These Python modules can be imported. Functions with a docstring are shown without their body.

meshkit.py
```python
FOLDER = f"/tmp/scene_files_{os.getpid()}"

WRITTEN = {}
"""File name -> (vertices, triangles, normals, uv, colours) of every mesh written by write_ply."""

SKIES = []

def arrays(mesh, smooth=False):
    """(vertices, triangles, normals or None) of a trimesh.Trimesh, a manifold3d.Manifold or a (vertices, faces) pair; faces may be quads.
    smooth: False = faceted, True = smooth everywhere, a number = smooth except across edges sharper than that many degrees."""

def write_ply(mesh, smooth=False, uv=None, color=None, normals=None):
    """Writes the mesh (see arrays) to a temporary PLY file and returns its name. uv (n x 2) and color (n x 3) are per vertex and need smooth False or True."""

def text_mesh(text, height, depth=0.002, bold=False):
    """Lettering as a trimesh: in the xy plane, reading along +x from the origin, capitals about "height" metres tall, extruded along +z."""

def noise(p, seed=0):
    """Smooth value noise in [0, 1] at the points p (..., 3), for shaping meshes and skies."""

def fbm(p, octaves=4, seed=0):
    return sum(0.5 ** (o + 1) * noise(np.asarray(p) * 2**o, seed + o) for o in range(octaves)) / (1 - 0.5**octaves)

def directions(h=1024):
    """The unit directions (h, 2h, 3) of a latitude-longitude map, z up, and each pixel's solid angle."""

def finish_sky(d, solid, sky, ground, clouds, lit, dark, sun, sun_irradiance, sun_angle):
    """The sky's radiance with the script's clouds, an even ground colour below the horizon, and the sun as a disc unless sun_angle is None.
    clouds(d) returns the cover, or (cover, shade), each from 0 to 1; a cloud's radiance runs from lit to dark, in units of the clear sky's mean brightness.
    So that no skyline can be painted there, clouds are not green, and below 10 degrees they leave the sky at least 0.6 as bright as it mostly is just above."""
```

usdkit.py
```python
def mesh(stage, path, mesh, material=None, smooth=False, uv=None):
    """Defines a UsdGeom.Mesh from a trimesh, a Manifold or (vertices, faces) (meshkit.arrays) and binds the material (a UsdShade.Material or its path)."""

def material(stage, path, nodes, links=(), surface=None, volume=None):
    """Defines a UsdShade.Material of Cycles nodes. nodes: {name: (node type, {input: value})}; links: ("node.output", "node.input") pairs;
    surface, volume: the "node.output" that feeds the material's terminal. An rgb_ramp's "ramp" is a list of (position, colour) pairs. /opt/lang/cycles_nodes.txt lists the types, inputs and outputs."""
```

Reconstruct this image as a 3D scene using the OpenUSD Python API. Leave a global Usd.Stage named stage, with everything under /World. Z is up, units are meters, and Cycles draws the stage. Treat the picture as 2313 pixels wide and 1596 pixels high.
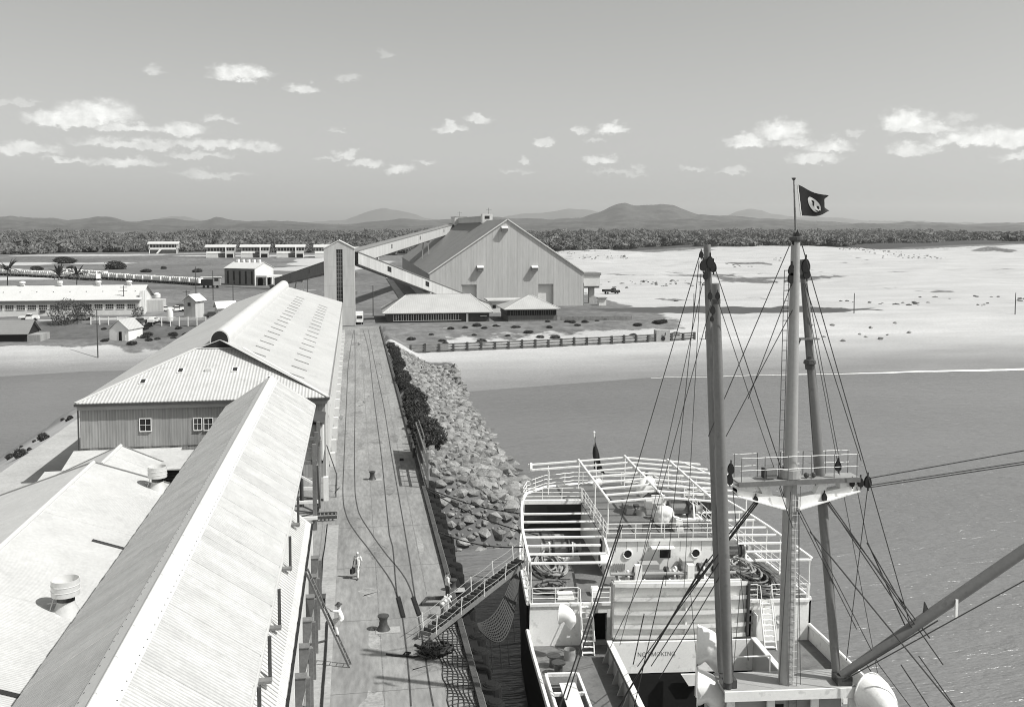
import math, random
import numpy as np, trimesh, usdkit, meshkit
import manifold3d as m3
from pxr import Usd, UsdGeom, UsdLux, UsdShade, Gf, Sdf, Vt

stage = Usd.Stage.CreateInMemory()
UsdGeom.SetStageUpAxis(stage, UsdGeom.Tokens.z)
UsdGeom.SetStageMetersPerUnit(stage, 1.0)
UsdGeom.Xform.Define(stage, '/World'); UsdGeom.Scope.Define(stage, '/World/Looks')
random.seed(7); rng = np.random.default_rng(7)

EXPO = 0.35
# ------------------------------------------------------------------ camera
F, U0, VH, H = 2236.0, 1156.5, 512.0, 23.0            # the photograph measured on a 2313 x 1596 grid
YAW, PITCH = math.atan((U0 - 799.0) / F), math.radians(3.6)
CR = np.array([math.cos(YAW), -math.sin(YAW), 0.0])
CF = np.array([math.sin(YAW) * math.cos(PITCH), math.cos(YAW) * math.cos(PITCH), -math.sin(PITCH)])
CU = np.cross(CR, CF); V0 = VH + F * math.tan(PITCH); EYE = np.array([0, 0, H])
def ray(u, v): return CF * F + CR * (u - U0) - CU * (v - V0)
def G(u, v, z=0.0):                                    # the point of the level z seen at u, v
    d = ray(u, v); return EYE + d * ((z - H) / d[2])
def A(u, v, y):                                        # the point of the upright plane y seen at u, v
    d = ray(u, v); return EYE + d * (y / d[1])
cam = UsdGeom.Camera.Define(stage, '/World/camera')
cam.AddTransformOp().Set(Gf.Matrix4d(*CR, 0, *CU, 0, *(-CF), 0, *EYE, 1))
cam.CreateHorizontalApertureAttr(36.0); cam.CreateVerticalApertureAttr(36.0 * 706 / 1024)
cam.CreateFocalLengthAttr(36.0 * F / 2313); cam.CreateVerticalApertureOffsetAttr((V0 - 798.0) / 2313 * 36.0)
cam.CreateClippingRangeAttr(Gf.Vec2f(0.5, 60000.0)); cam.CreateExposureAttr(EXPO)

# ------------------------------------------------------------------ sky and sun
SUN = np.array([0.745, -0.38, 1.02]); SUN /= np.linalg.norm(SUN)
SUN_EL, SUN_ROT = math.asin(SUN[2]), math.atan2(SUN[0], SUN[1])
def clouds():
    """(azimuth, elevation, half width, half height, strength) in radians: the fair-weather cumulus of the view and as many round the rest of the sky."""
    seen = [(60,340,60,16,.8),(150,275,75,20,1),(215,262,75,32,1),(285,292,60,14,.9),(405,297,52,20,.9),(300,328,110,14,.7),(480,330,80,14,.75),(585,338,45,16,.7),
            (150,363,45,9,.7),(290,372,70,13,.8),(450,352,70,9,.55),(480,395,75,10,.45),(30,232,45,8,.35),(350,160,20,16,.4),(543,168,60,24,.95),(680,203,36,15,.7),
            (483,270,22,13,.5),(520,276,16,9,.35),(785,352,25,14,.8),(745,360,32,7,.45),(830,373,34,12,.75),(900,385,28,14,.75),(962,370,28,7,.5),(1022,294,38,16,.75),(1015,282,14,10,.6),
            (1082,271,32,11,.65),(1228,324,24,13,.75),(1310,297,18,13,.6),(1382,295,34,17,.9),(1355,365,36,15,.85),(1345,318,24,7,.35),(1440,380,16,8,.4),(1170,390,36,7,.3),(1182,365,10,9,.5),
            (755,292,22,7,.35),(785,178,30,12,.3),(870,122,16,12,.22),(1690,325,44,20,1),(1765,300,56,26,1),(1790,325,40,18,.8),(1880,335,48,20,.9),(1838,362,52,16,.8),(1655,388,35,10,.5),(1560,385,30,8,.4),
            (2050,278,50,28,1),(2090,295,62,17,.85),(2065,340,50,17,.75),(2180,320,70,20,.95),(2250,315,80,26,1),(2300,318,60,26,1),(2330,355,60,12,.7),(2170,272,30,14,.3),(1930,300,20,8,.35),(1400,392,60,8,.3)]
    out = []
    for u, v, w, h, s in seen:
        d = ray(u, v); out.append((math.atan2(d[0], d[1]), math.atan2(d[2], math.hypot(d[0], d[1])), w / F, h / F, s))
    r = random.Random(3)
    while len(out) < len(seen) + 40:
        a = r.uniform(-math.pi, math.pi)
        if abs(a - YAW) > 0.56:
            out.append((a, r.uniform(.05, .16), r.uniform(.012, .04), r.uniform(.004, .012), r.uniform(.4, 1)))
    return out
def sky_material():
    n = {"sky": ("sky_texture", {"sky_type": "single_scattering", "sun_disc": False, "sun_elevation": SUN_EL, "sun_rotation": SUN_ROT, "altitude": 50.0, "air_density": 1.0, "aerosol_density": 1.6, "ozone_density": 1.0}),
         "bw": ("rgb_to_bw", {}), "tc": ("texture_coordinate", {}), "sep": ("separate_xyz", {}),
         "az": ("math", {"math_type": "arctan2"}), "el": ("math", {"math_type": "arcsine"}), "pos": ("combine_xyz", {}),
         "dn": ("noise_texture", {"scale": 70.0, "detail": 5.0, "roughness": 0.58}), "dm": ("mapping", {"scale": (1, 1.6, 1)}),
         "dc": ("vector_math", {"math_type": "subtract", "vector2": (.5, .5, .5)}), "ds": ("vector_math", {"math_type": "multiply", "vector2": (.030, .022, 0)}),
         "pd": ("vector_math", {"math_type": "add"}), "seph": ("separate_xyz", {}),
         "fn": ("noise_texture", {"scale": 75.0, "detail": 5.0, "roughness": 0.55})}
    l = [("sky.color", "bw.color"), ("tc.generated", "sep.vector"), ("sep.x", "az.value1"), ("sep.y", "az.value2"), ("sep.z", "el.value1"), ("az.value", "pos.x"), ("el.value", "pos.y"),
         ("pos.vector", "dm.vector"), ("dm.vector", "dn.vector"), ("dn.color", "dc.vector1"), ("dc.vector", "ds.vector1"), ("pos.vector", "pd.vector1"), ("ds.vector", "pd.vector2"), ("pos.vector", "fn.vector")]
    last = None
    for i, (a, e, w, h, s) in enumerate(clouds()):
        n[f"s{i}"] = ("vector_math", {"math_type": "subtract", "vector2": (a, e, 0)}); n[f"m{i}"] = ("vector_math", {"math_type": "multiply", "vector2": (1 / w, 1 / h, 0)}); n[f"k{i}"] = ("vector_math", {"math_type": "multiply", "vector2": (1 / w, -2.1 / h, 0)}); n[f"q{i}"] = ("vector_math", {"math_type": "maximum"})
        n[f"l{i}"] = ("vector_math", {"math_type": "length"}); n[f"r{i}"] = ("map_range", {"range_type": "smoothstep", "from_min": 1.3, "from_max": 0.45, "to_min": 0.0, "to_max": s, "clamp": True})
        l += [("pd.vector", f"s{i}.vector1"), (f"s{i}.vector", f"m{i}.vector1"), (f"s{i}.vector", f"k{i}.vector1"), (f"m{i}.vector", f"q{i}.vector1"), (f"k{i}.vector", f"q{i}.vector2"), (f"q{i}.vector", f"l{i}.vector1"), (f"l{i}.value", f"r{i}.value")]
        if last:
            n[f"x{i}"] = ("math", {"math_type": "maximum"}); l += [(last, f"x{i}.value1"), (f"r{i}.result", f"x{i}.value2")]; last = f"x{i}.value"
        else: last = f"r{i}.result"
    n["fr"] = ("map_range", {"from_min": .3, "from_max": .75, "to_min": .45, "to_max": 1.15, "clamp": True}); l.append(("fn.fac", "fr.value"))
    n["cov"] = ("math", {"math_type": "multiply", "use_clamp": True}); l += [(last, "cov.value1"), ("fr.result", "cov.value2")]
    # clear air: a little brighter towards the horizon, as the film saw it
    n["grad"] = ("map_range", {"from_min": 0.0, "from_max": 0.30, "to_min": GR0, "to_max": GR1, "clamp": True}); l.append(("el.value", "grad.value"))
    n["lim"] = ("math", {"math_type": "minimum", "value2": SKYMAX}); l.append(("bw.val", "lim.value1"))
    n["clear"] = ("math", {"math_type": "multiply"}); l += [("lim.value", "clear.value1"), ("grad.result", "clear.value2")]
    n["mix"] = ("mix_float", {"b": CLOUD}); l += [("cov.value", "mix.fac"), ("clear.value", "mix.a")]
    n["rgb"] = ("combine_color", {}); n["tr"] = ("math", {"math_type": "multiply", "value2": 0.992}); n["tb"] = ("math", {"math_type": "multiply", "value2": 0.975})
    l += [("mix.result", "rgb.g"), ("mix.result", "tr.value1"), ("mix.result", "tb.value1"), ("tr.value", "rgb.r"), ("tb.value", "rgb.b")]
    n["bg"] = ("background_shader", {"strength": 0.09}); l.append(("rgb.color", "bg.color"))
    return usdkit.material(stage, '/World/Looks/sky_material', n, l, surface="bg.background")
GR0, GR1, SKYMAX, CLOUD, HAZE = 1.12, 1.26, 50.0, 10.0, 5.0e-5
dome = UsdLux.DomeLight.Define(stage, '/World/sky')
UsdShade.MaterialBindingAPI.Apply(dome.GetPrim()).Bind(sky_material())
dome.GetPrim().SetCustomDataByKey('kind', 'structure')
sun = UsdLux.DistantLight.Define(stage, '/World/sun')
sun.CreateIntensityAttr(1.0); sun.CreateAngleAttr(0.53); sun.CreateNormalizeAttr(True); sun.CreateColorAttr(Gf.Vec3f(1.0, 0.995, 0.97))
zz = SUN; xx = np.cross([0, 0, 1.0], zz); xx /= np.linalg.norm(xx); yy = np.cross(zz, xx)
sun.AddTransformOp().Set(Gf.Matrix4d(*xx, 0, *yy, 0, *zz, 0, 0, 0, 0, 1))

# ------------------------------------------------------------------ helpers
TINT = (0.997, 1.0, 0.985)                             # a black and white print: greys only
def grey(c): return tuple(c * t for t in TINT)
USED = {}
def numbered(parent, name):
    k = USED.get((parent, name), 0); USED[(parent, name)] = k + 1
    return f'{parent}/{name}' if k == 0 else f'{parent}/{name}_{k:03d}'
def tag(prim, label=None, cat=None, group=None, kind=None):
    for k, v in (('label', label), ('category', cat), ('group', group), ('kind', kind)):
        if v: prim.SetCustomDataByKey(k, v)
    return prim
MATS = {}
def MAT(name, c, rough=0.8, var=0.12, scale=0.5, fine=0.08, fscale=9.0, bump=0.0, bscale=25.0, metal=0.0, spec=0.3, wave=None, stretch=(1, 1, 1), rand=0.0, local=False, spots=None, transl=0.0):
    """A grey procedural material. wave = (axis, period, colour depth, bump height); spots = (scale, threshold, colour factor)."""
    n = {"geo": ("geometry", {}), "tc": ("texture_coordinate", {}), "mp": ("mapping", {"scale": stretch}),
         "n1": ("noise_texture", {"scale": scale, "detail": 4.0, "roughness": .6}), "r1": ("map_range", {"from_min": .3, "from_max": .7, "to_min": 1 - var, "to_max": 1 + var, "clamp": True}),
         "n2": ("noise_texture", {"scale": fscale, "detail": 3.0}), "r2": ("map_range", {"from_min": .3, "from_max": .7, "to_min": 1 - fine, "to_max": 1 + fine, "clamp": True}),
         "a": ("math", {"math_type": "multiply"}), "b": ("math", {"math_type": "multiply", "value2": c}), "p": ("principled_bsdf", {"roughness": rough, "metallic": metal, "specular_ior_level": spec}),
         "col": ("combine_color", {}), "tb": ("math", {"math_type": "multiply", "value2": TINT[2]})}
    src = "tc.object" if local else "geo.position"
    l = [(src, "mp.vector"), ("mp.vector", "n1.vector"), ("mp.vector", "n2.vector"), ("n1.fac", "r1.value"), ("n2.fac", "r2.value"), ("r1.result", "a.value1"), ("r2.result", "a.value2"), ("a.value", "b.value1")]
    out = "b.value"; height = None
    def times(v, key):
        nonlocal out
        n[key] = ("math", {"math_type": "multiply"}); l.extend([(out, key + ".value1"), (v, key + ".value2")]); out = key + ".value"
    if wave:
        ax, per, dc, hb = wave
        n["sp"] = ("separate_xyz", {}); n["w1"] = ("math", {"math_type": "multiply", "value2": 2 * math.pi / per}); n["w2"] = ("math", {"math_type": "sine"})
        n["w3"] = ("map_range", {"from_min": -1.0, "from_max": 1.0, "to_min": 1 - dc, "to_max": 1 + dc})
        l.extend([(src, "sp.vector"), (f"sp.{ax}", "w1.value1"), ("w1.value", "w2.value1"), ("w2.value", "w3.value")]); times("w3.result", "wm")
        if hb: height = ("w2.value", hb)
    if spots:
        sc, th, k = spots
        n["sn"] = ("noise_texture", {"scale": sc, "detail": 3.0, "roughness": .55}); n["sr"] = ("map_range", {"from_min": th, "from_max": th + .1, "to_min": 1.0, "to_max": k, "clamp": True})
        l.extend([("mp.vector", "sn.vector"), ("sn.fac", "sr.value")]); times("sr.result", "sm")
    if rand:
        n["oi"] = ("object_info", {}); n["rr"] = ("map_range", {"to_min": 1 - rand, "to_max": 1 + rand}); l.append(("oi.random", "rr.value")); times("rr.result", "rm")
    l += [(out, "col.r"), (out, "col.g"), (out, "tb.value1"), ("tb.value", "col.b"), ("col.color", "p.base_color")]
    if bump or height:
        if height:
            n["bu"] = ("bump", {"strength": 1.0, "distance": height[1]}); l.append((height[0], "bu.height"))
        else:
            n["bn"] = ("noise_texture", {"scale": bscale, "detail": 4.0}); n["bu"] = ("bump", {"strength": 1.0, "distance": bump}); l += [("mp.vector", "bn.vector"), ("bn.fac", "bu.height")]
        l.append(("bu.normal", "p.normal"))
    surf = "p.BSDF"
    if transl:
        n["tl"] = ("translucent_bsdf", {}); n["mx"] = ("mix_closure", {"fac": transl}); l += [("col.color", "tl.color"), ("p.BSDF", "mx.closure1"), ("tl.BSDF", "mx.closure2")]; surf = "mx.closure"
    MATS[name] = usdkit.material(stage, '/World/Looks/' + name, n, l, surface=surf)
    return MATS[name]

class MB:
    """Collects shapes (world coordinates) that become one mesh."""
    def __init__(s): s.V, s.F, s.n = [], [], 0
    def add(s, v, f):
        v = np.asarray(v, float); f = np.asarray(f, int)
        if f.shape[1] == 4: f = np.vstack([f[:, [0, 1, 2]], f[:, [0, 2, 3]]])
        s.V.append(v); s.F.append(f + s.n); s.n += len(v); return s
    def tm(s, m): return s.add(m.vertices, m.faces)
    HF = [[0, 3, 2, 1], [4, 5, 6, 7], [0, 1, 5, 4], [1, 2, 6, 5], [2, 3, 7, 6], [3, 0, 4, 7]]
    def hexa(s, p): return s.add(p, s.HF)
    def box(s, x0, x1, y0, y1, z0, z1):
        return s.hexa([(x0, y0, z0), (x1, y0, z0), (x1, y1, z0), (x0, y1, z0), (x0, y0, z1), (x1, y0, z1), (x1, y1, z1), (x0, y1, z1)])
    def bar(s, p, q, w, h=None, up=(0, 0, 1.0)):
        p, q, up = np.asarray(p, float), np.asarray(q, float), np.asarray(up, float); h = w if h is None else h
        t = q - p; t /= np.linalg.norm(t)
        if abs(t @ up) > .98: up = np.array([0, 1.0, 0])
        a = np.cross(t, up); a /= np.linalg.norm(a); b = np.cross(a, t)
        c = [(-w / 2, -h / 2), (w / 2, -h / 2), (w / 2, h / 2), (-w / 2, h / 2)]
        return s.hexa([p + a * i + b * j for i, j in c] + [q + a * i + b * j for i, j in c]) if True else s
    def tube(s, p, q, r0, r1=None, n=8):
        return s.path([p, q], [r0, r0 if r1 is None else r1], n)
    def path(s, pts, r, n=6):
        p = np.asarray(pts, float); k = len(p); r = np.broadcast_to(np.asarray(r, float), (k,))
        t = np.gradient(p, axis=0) if k > 2 else np.repeat([p[1] - p[0]], 2, 0); t /= np.linalg.norm(t, axis=1, keepdims=True) + 1e-12
        ref = np.array([0, 0, 1.0]) if abs(t[:, 2]).mean() < .8 else np.array([1.0, 0, 0])
        a = np.cross(t, ref); a /= np.linalg.norm(a, axis=1, keepdims=True) + 1e-12; b = np.cross(t, a)
        an = np.arange(n) * 2 * np.pi / n
        v = (p[:, None] + r[:, None, None] * (np.cos(an)[None, :, None] * a[:, None] + np.sin(an)[None, :, None] * b[:, None])).reshape(-1, 3)
        f = [[i * n + j, i * n + (j + 1) % n, (i + 1) * n + (j + 1) % n, (i + 1) * n + j] for i in range(k - 1) for j in range(n)]
        f = np.array(f); f = np.vstack([f[:, [0, 1, 2]], f[:, [0, 2, 3]]])
        c0, c1 = len(v), len(v) + 1; v = np.vstack([v, p[:1], p[-1:]])
        caps = [[c0, (j + 1) % n, j] for j in range(n)] + [[c1, (k - 1) * n + j, (k - 1) * n + (j + 1) % n] for j in range(n)]
        return s.add(v, np.vstack([f, caps]))
    def lathe(s, prof, c, n=16):
        prof = np.asarray(prof, float); an = np.arange(n) * 2 * np.pi / n; k = len(prof)
        v = np.stack([np.outer(prof[:, 0], np.cos(an)) + c[0], np.outer(prof[:, 0], np.sin(an)) + c[1], np.repeat(prof[:, 1:2], n, 1) + c[2]], -1).reshape(-1, 3)
        f = [[i * n + j, i * n + (j + 1) % n, (i + 1) * n + (j + 1) % n, (i + 1) * n + j] for i in range(k - 1) for j in range(n)]
        return s.add(v, f)
    def prism(s, poly, ext):
        """A closed prism: the 3-D polygon poly (convex) swept by ext."""
        p = np.asarray(poly, float); k = len(p); q = p + np.asarray(ext, float)
        f = [[0, i + 1, i] for i in range(1, k - 1)] + [[k, k + i, k + i + 1] for i in range(1, k - 1)]
        for i in range(k):
            j = (i + 1) % k; f += [[i, j, k + j], [i, k + j, k + i]]
        return s.add(np.vstack([p, q]), f)
    def poly(s, pts): return s.add(pts, [[0, i, i + 1] for i in range(1, len(pts) - 1)])
    def ball(s, c, r, sub=1):
        m = trimesh.creation.icosphere(subdivisions=sub); return s.add(m.vertices * np.asarray(r) + np.asarray(c), m.faces)
    def xf(s, R=None, t=(0, 0, 0)):
        o = MB(); v = np.vstack(s.V)
        o.V, o.F, o.n = [(v if R is None else v @ np.asarray(R).T) + np.asarray(t)], [np.vstack(s.F)], s.n; return o
    def mesh(s): return trimesh.Trimesh(np.vstack(s.V), np.vstack(s.F), process=False)
def rotz(a): return np.array([[math.cos(a), -math.sin(a), 0], [math.sin(a), math.cos(a), 0], [0, 0, 1.0]])
def emit(path, mb, mat, o=(0, 0, 0), smooth=False):
    m = mb.mesh() if isinstance(mb, MB) else trimesh.Trimesh(np.asarray(mb.vertices), np.asarray(mb.faces), process=False)
    m.vertices = m.vertices - np.asarray(o, float); 
    if isinstance(mb, MB): trimesh.repair.fix_normals(m, multibody=False) if False else None
    return usdkit.mesh(stage, path, m, MATS[mat] if isinstance(mat, str) else mat, smooth=smooth)
class Thing:
    """One thing: an Xform at its base; the parts are given in world coordinates."""
    def __init__(s, name, label, cat, o=(0, 0, 0), group=None, rz=0.0):
        s.path = numbered('/World', name); s.o = np.asarray(o, float); x = UsdGeom.Xform.Define(stage, s.path)
        x.AddTranslateOp().Set(Gf.Vec3d(*map(float, s.o)))
        if rz: x.AddRotateZOp().Set(math.degrees(rz))
        s.prim = x.GetPrim(); tag(s.prim, label, cat, group)
    def part(s, name, mb, mat, parent=None, label=None, smooth=False, kind=None):
        p = numbered(parent or s.path, name); emit(p, mb, mat, s.o, smooth)
        if label or kind: tag(stage.GetPrimAtPath(p), label, kind=kind)
        return p
    def hold(s, name, parent=None, label=None):
        """A part that only holds sub-parts."""
        p = numbered(parent or s.path, name); UsdGeom.Xform.Define(stage, p)
        if label: tag(stage.GetPrimAtPath(p), label)
        return p
def one(name, mb, mat, label=None, cat=None, group=None, kind=None, smooth=False):
    p = numbered('/World', name); emit(p, mb, mat, (0, 0, 0), smooth); return tag(stage.GetPrimAtPath(p), label, cat, group, kind)
def dup(src, loc, rz=0.0, label=None, group=None, sc=None):
    base = src.rsplit('/', 1)[1]
    while base[-4:-3] == '_' and base[-3:].isdigit(): base = base[:-4]
    p = numbered('/World', base); x = UsdGeom.Xform.Define(stage, p)
    was = stage.GetPrimAtPath(src).GetCustomData()
    x.GetPrim().GetReferences().AddInternalReference(src)
    x.ClearXformOpOrder(); x.AddTranslateOp().Set(Gf.Vec3d(*map(float, loc))); x.AddRotateZOp().Set(math.degrees(rz))
    if sc is not None: x.AddScaleOp().Set(Gf.Vec3f(*np.broadcast_to(np.asarray(sc, float), 3).tolist()))
    x.GetPrim().SetInstanceable(True)
    return tag(x.GetPrim(), label or was.get('label'), was.get('category'), group or was.get('group'))
def sstep(a, b, x): t = np.clip((np.asarray(x, float) - a) / (b - a), 0, 1); return t * t * (3 - 2 * t)
def fb(x, y, sc, o=4, seed=0): x, y = np.broadcast_arrays(np.asarray(x, float), np.asarray(y, float)); return meshkit.fbm(np.stack([x / sc, y / sc, np.full(x.shape, seed * 3.7)], -1), o, seed) - .5

MAT('roof_bright', .48, .55, .08, .25, .06, 4, spots=(.3, .62, .90),  wave=('y', .15, .05, .012), spec=.4)
MAT('roof_sheet', .47, .55, .09, .9, .07, 5, spots=(.8, .63, .86),  wave=('y', .19, .04, .010), spec=.4, rand=.07)
MAT('roof_cap', .57, .5, .04, .4, .04, 6, spec=.4)
MAT('roof_low', .53, .55, .07, .5, .06, 4, spots=(.45, .6, .90),  wave=('y', .15, .03, .008), spec=.4)
MAT('roof_hip', .50, .5, .07, .6, .06, 4, spots=(.7, .62, .88),  wave=('x', .30, .13, .015), spec=.4)
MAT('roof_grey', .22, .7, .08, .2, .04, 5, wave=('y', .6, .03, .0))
MAT('roof_mid', .40, .7, .08, .3, .05, 5, wave=('x', .5, .05, .0))
MAT('clad_grey', .46, .8, .09, .5, .05, 3, stretch=(1, 1, .12),  wave=('x', .9, .03, .0))
MAT('clad_tower', .47, .8, .10, .9, .05, 3, stretch=(1, 1, .12))
MAT('boom_paint', .17, .5, .1, .5, .06, 7, spec=.4, spots=(2, .62, .75)); MAT('skylight', .26, .4, .1, .5, .05, 4)
MAT('wall_board', .30, .85, .16, .35, .12, 4, stretch=(1, 1, .12), wave=('x', .25, .10, .0))
MAT('wall_white', .62, .7, .06, .5, .04, 5)
MAT('white_paint', .78, .45, .05, .7, .04, 8, spec=.5)
MAT('ship_white', .84, .4, .05, .6, .03, 8, spec=.5, spots=(1.9, .60, .80))
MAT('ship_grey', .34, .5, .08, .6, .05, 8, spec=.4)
MAT('mast_paint', .33, .45, .07, .5, .05, 7, spec=.45, spots=(2.2, .66, .8))
MAT('deck_paint', .15, .6, .18, .8, .1, 6, spots=(1.1, .6, .75))
MAT('dark', .018, .6, .2, 1, .1, 8)
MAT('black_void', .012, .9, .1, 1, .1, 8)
MAT('dark_metal', .055, .5, .2, 1, .1, 8, spec=.5)
MAT('steel_mid', .16, .5, .15, 1, .1, 8, spec=.4)
MAT('timber', .17, .85, .2, .7, .15, 8, bump=.01, bscale=20)
MAT('timber_dark', .07, .85, .25, .7, .2, 8, bump=.01, bscale=20)
MAT('glass_dark', .03, .12, .2, 1, .1, 5, spec=.6)
MAT('canvas', .66, .9, .05, 1.5, .05, 9, bump=.02, bscale=6)
MAT('rope', .30, .95, .15, 5, .15, 30)
MAT('wire', .045, .6, .1, 2, .1, 9)
MAT('cloth_white', .68, .9, .05, 4, .05, 20)
MAT('cloth_grey', .36, .9, .06, 4, .05, 20)
MAT('skin', .30, .6, .05, 6, .04, 20)
MAT('hair', .05, .7, .1, 8, .1, 30)
MAT('leather', .035, .45, .1, 8, .1, 30)
MAT('leaf_dark', .065, .8, .3, .8, .25, 5, transl=.25)
MAT('leaf_mid', .10, .8, .3, .8, .25, 5, transl=.25)
MAT('bark', .12, .9, .2, 3, .2, 12)
MAT('shed_shadow_wall', .13, .85, .12, .5, .1, 5, wave=('x', .4, .1, 0))  # dark wall tone; on the gallery and unloading shed it paints shade
MAT('concrete', .34, .9, .12, .6, .1, 9)
MAT('rock', .22, .9, .3, .9, .2, 7, bump=.05, bscale=5, rand=.35, local=True)

# ------------------------------------------------------------------ ground, water, hills
WL = -7.0                                               # the tide
def shore_r(x): return np.interp(x, [6, 19, 33, 61, 99, 140, 400, 2500], [176, 178, 182, 190, 189.5, 189, 187, 170])
def wall_r(x): return np.interp(x, [6, 13.2, 38, 68.2, 79, 130, 2500], [204.5, 206.7, 211.2, 218.3, 221.2, 227, 228])
def shore_l(x): return np.interp(x, [-1500, -70, -55, -34], [205, 211, 216, 221])
def height(x, y):
    x, y = np.broadcast_arrays(np.asarray(x, float), np.asarray(y, float))
    n1, n2 = fb(x, y, 60, 4, 1), fb(x, y, 9, 3, 2)
    yw, ys = shore_r(x), wall_r(x)
    beach = np.where(y < yw, WL - (yw - y) * .07, WL + (y - yw) / (ys - yw) * 3.7)
    top = np.where(x < 84, np.where(y > ys - .1, -3.4 + 1.35 * sstep(ys + .2, ys + 3.2, y) + 2.05 * sstep(ys + 2, 237, y), -9), -3.3 + 3.2 * sstep(ys - 4, ys + 16, y))
    land = np.where(y > ys - .1, top, beach)
    dune = sstep(300, 420, y) * sstep(60, 130, x)
    land = land + dune * (n1 * 9 + n2 * 1.3 + .4) + sstep(600, 760, y) * sstep(60, 160, x) * (4.2 + fb(x, y, 110, 3, 77) * 9) * (1 - sstep(840, 980, y)) + sstep(500, 800, y) * sstep(420, 700, x) * 5 * (1 - sstep(1000, 1200, y))
    land = land + sstep(ys + 2, ys + 12, y) * sstep(80, 100, x) * (1 - sstep(300, 320, y)) * n2 * 1.6
    rx = np.where(y < 97, np.hypot(np.maximum(x - 6.1, 0) , (97 - y) * 1.7), x - 6.1)
    rev = np.where(y < 215, -.35 - np.maximum(rx - 1.6, 0) * .60 + n2 * .5, -20)
    right = np.maximum(np.maximum(land, rev), -10)
    yl = shore_l(x)
    ll = np.where(y < yl, WL - (yl - y) * .06, WL + 4.2 * sstep(yl, yl + 22, y)) + np.where(y > yl + 4, n2 * .35, 0)
    ll = ll + 2.8 * sstep(243, 257, y)
    ll = ll + sstep(600, 770, y) * 3.2 * sstep(-420, -320, x) * (1 - sstep(20, 60, x)) * (1 - sstep(820, 950, y)) + sstep(300, 500, y) * n1 * 1.2
    emb = np.where(y < 228, -.3 - np.maximum(-33.0 - x, 0) * .52 + n2 * .7, -20)
    left = np.maximum(np.maximum(ll, emb), -10)
    z = np.where(x < -14, left, right)
    mid = (x > -33.4) & (x < 6.6)
    z = np.where(mid & (y < 230.5), -1.2, z)
    return np.where((x > -60) & (x < 60) & (y > 236) & (y < 300) , np.maximum(z, np.where(y > 258, -.05, z)), z)
def axis(knots):
    out = []
    for a, b, s in knots: out += list(np.arange(a, b, s))
    return np.array(out)
gx = axis([(-2600, -600, 50), (-600, -200, 10), (-200, -100, 3), (-100, -48, 1.5), (-48, -32, .8), (-32, 4, 6), (4, 24, .7), (24, 110, 1.3), (110, 260, 3), (260, 700, 10), (700, 4200, 60)])
gy = axis([(20, 88, 4), (88, 180, 1.2), (180, 262, .9), (262, 330, 2), (330, 900, 6), (900, 2000, 30), (2000, 9001, 200)])
X, Y = np.meshgrid(gx, gy); Z = height(X, Y); nx, ny = len(gx), len(gy)
idx = np.arange(nx * ny).reshape(ny, nx)
quads = np.stack([idx[:-1, :-1], idx[:-1, 1:], idx[1:, 1:], idx[1:, :-1]], -1).reshape(-1, 4)
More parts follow.
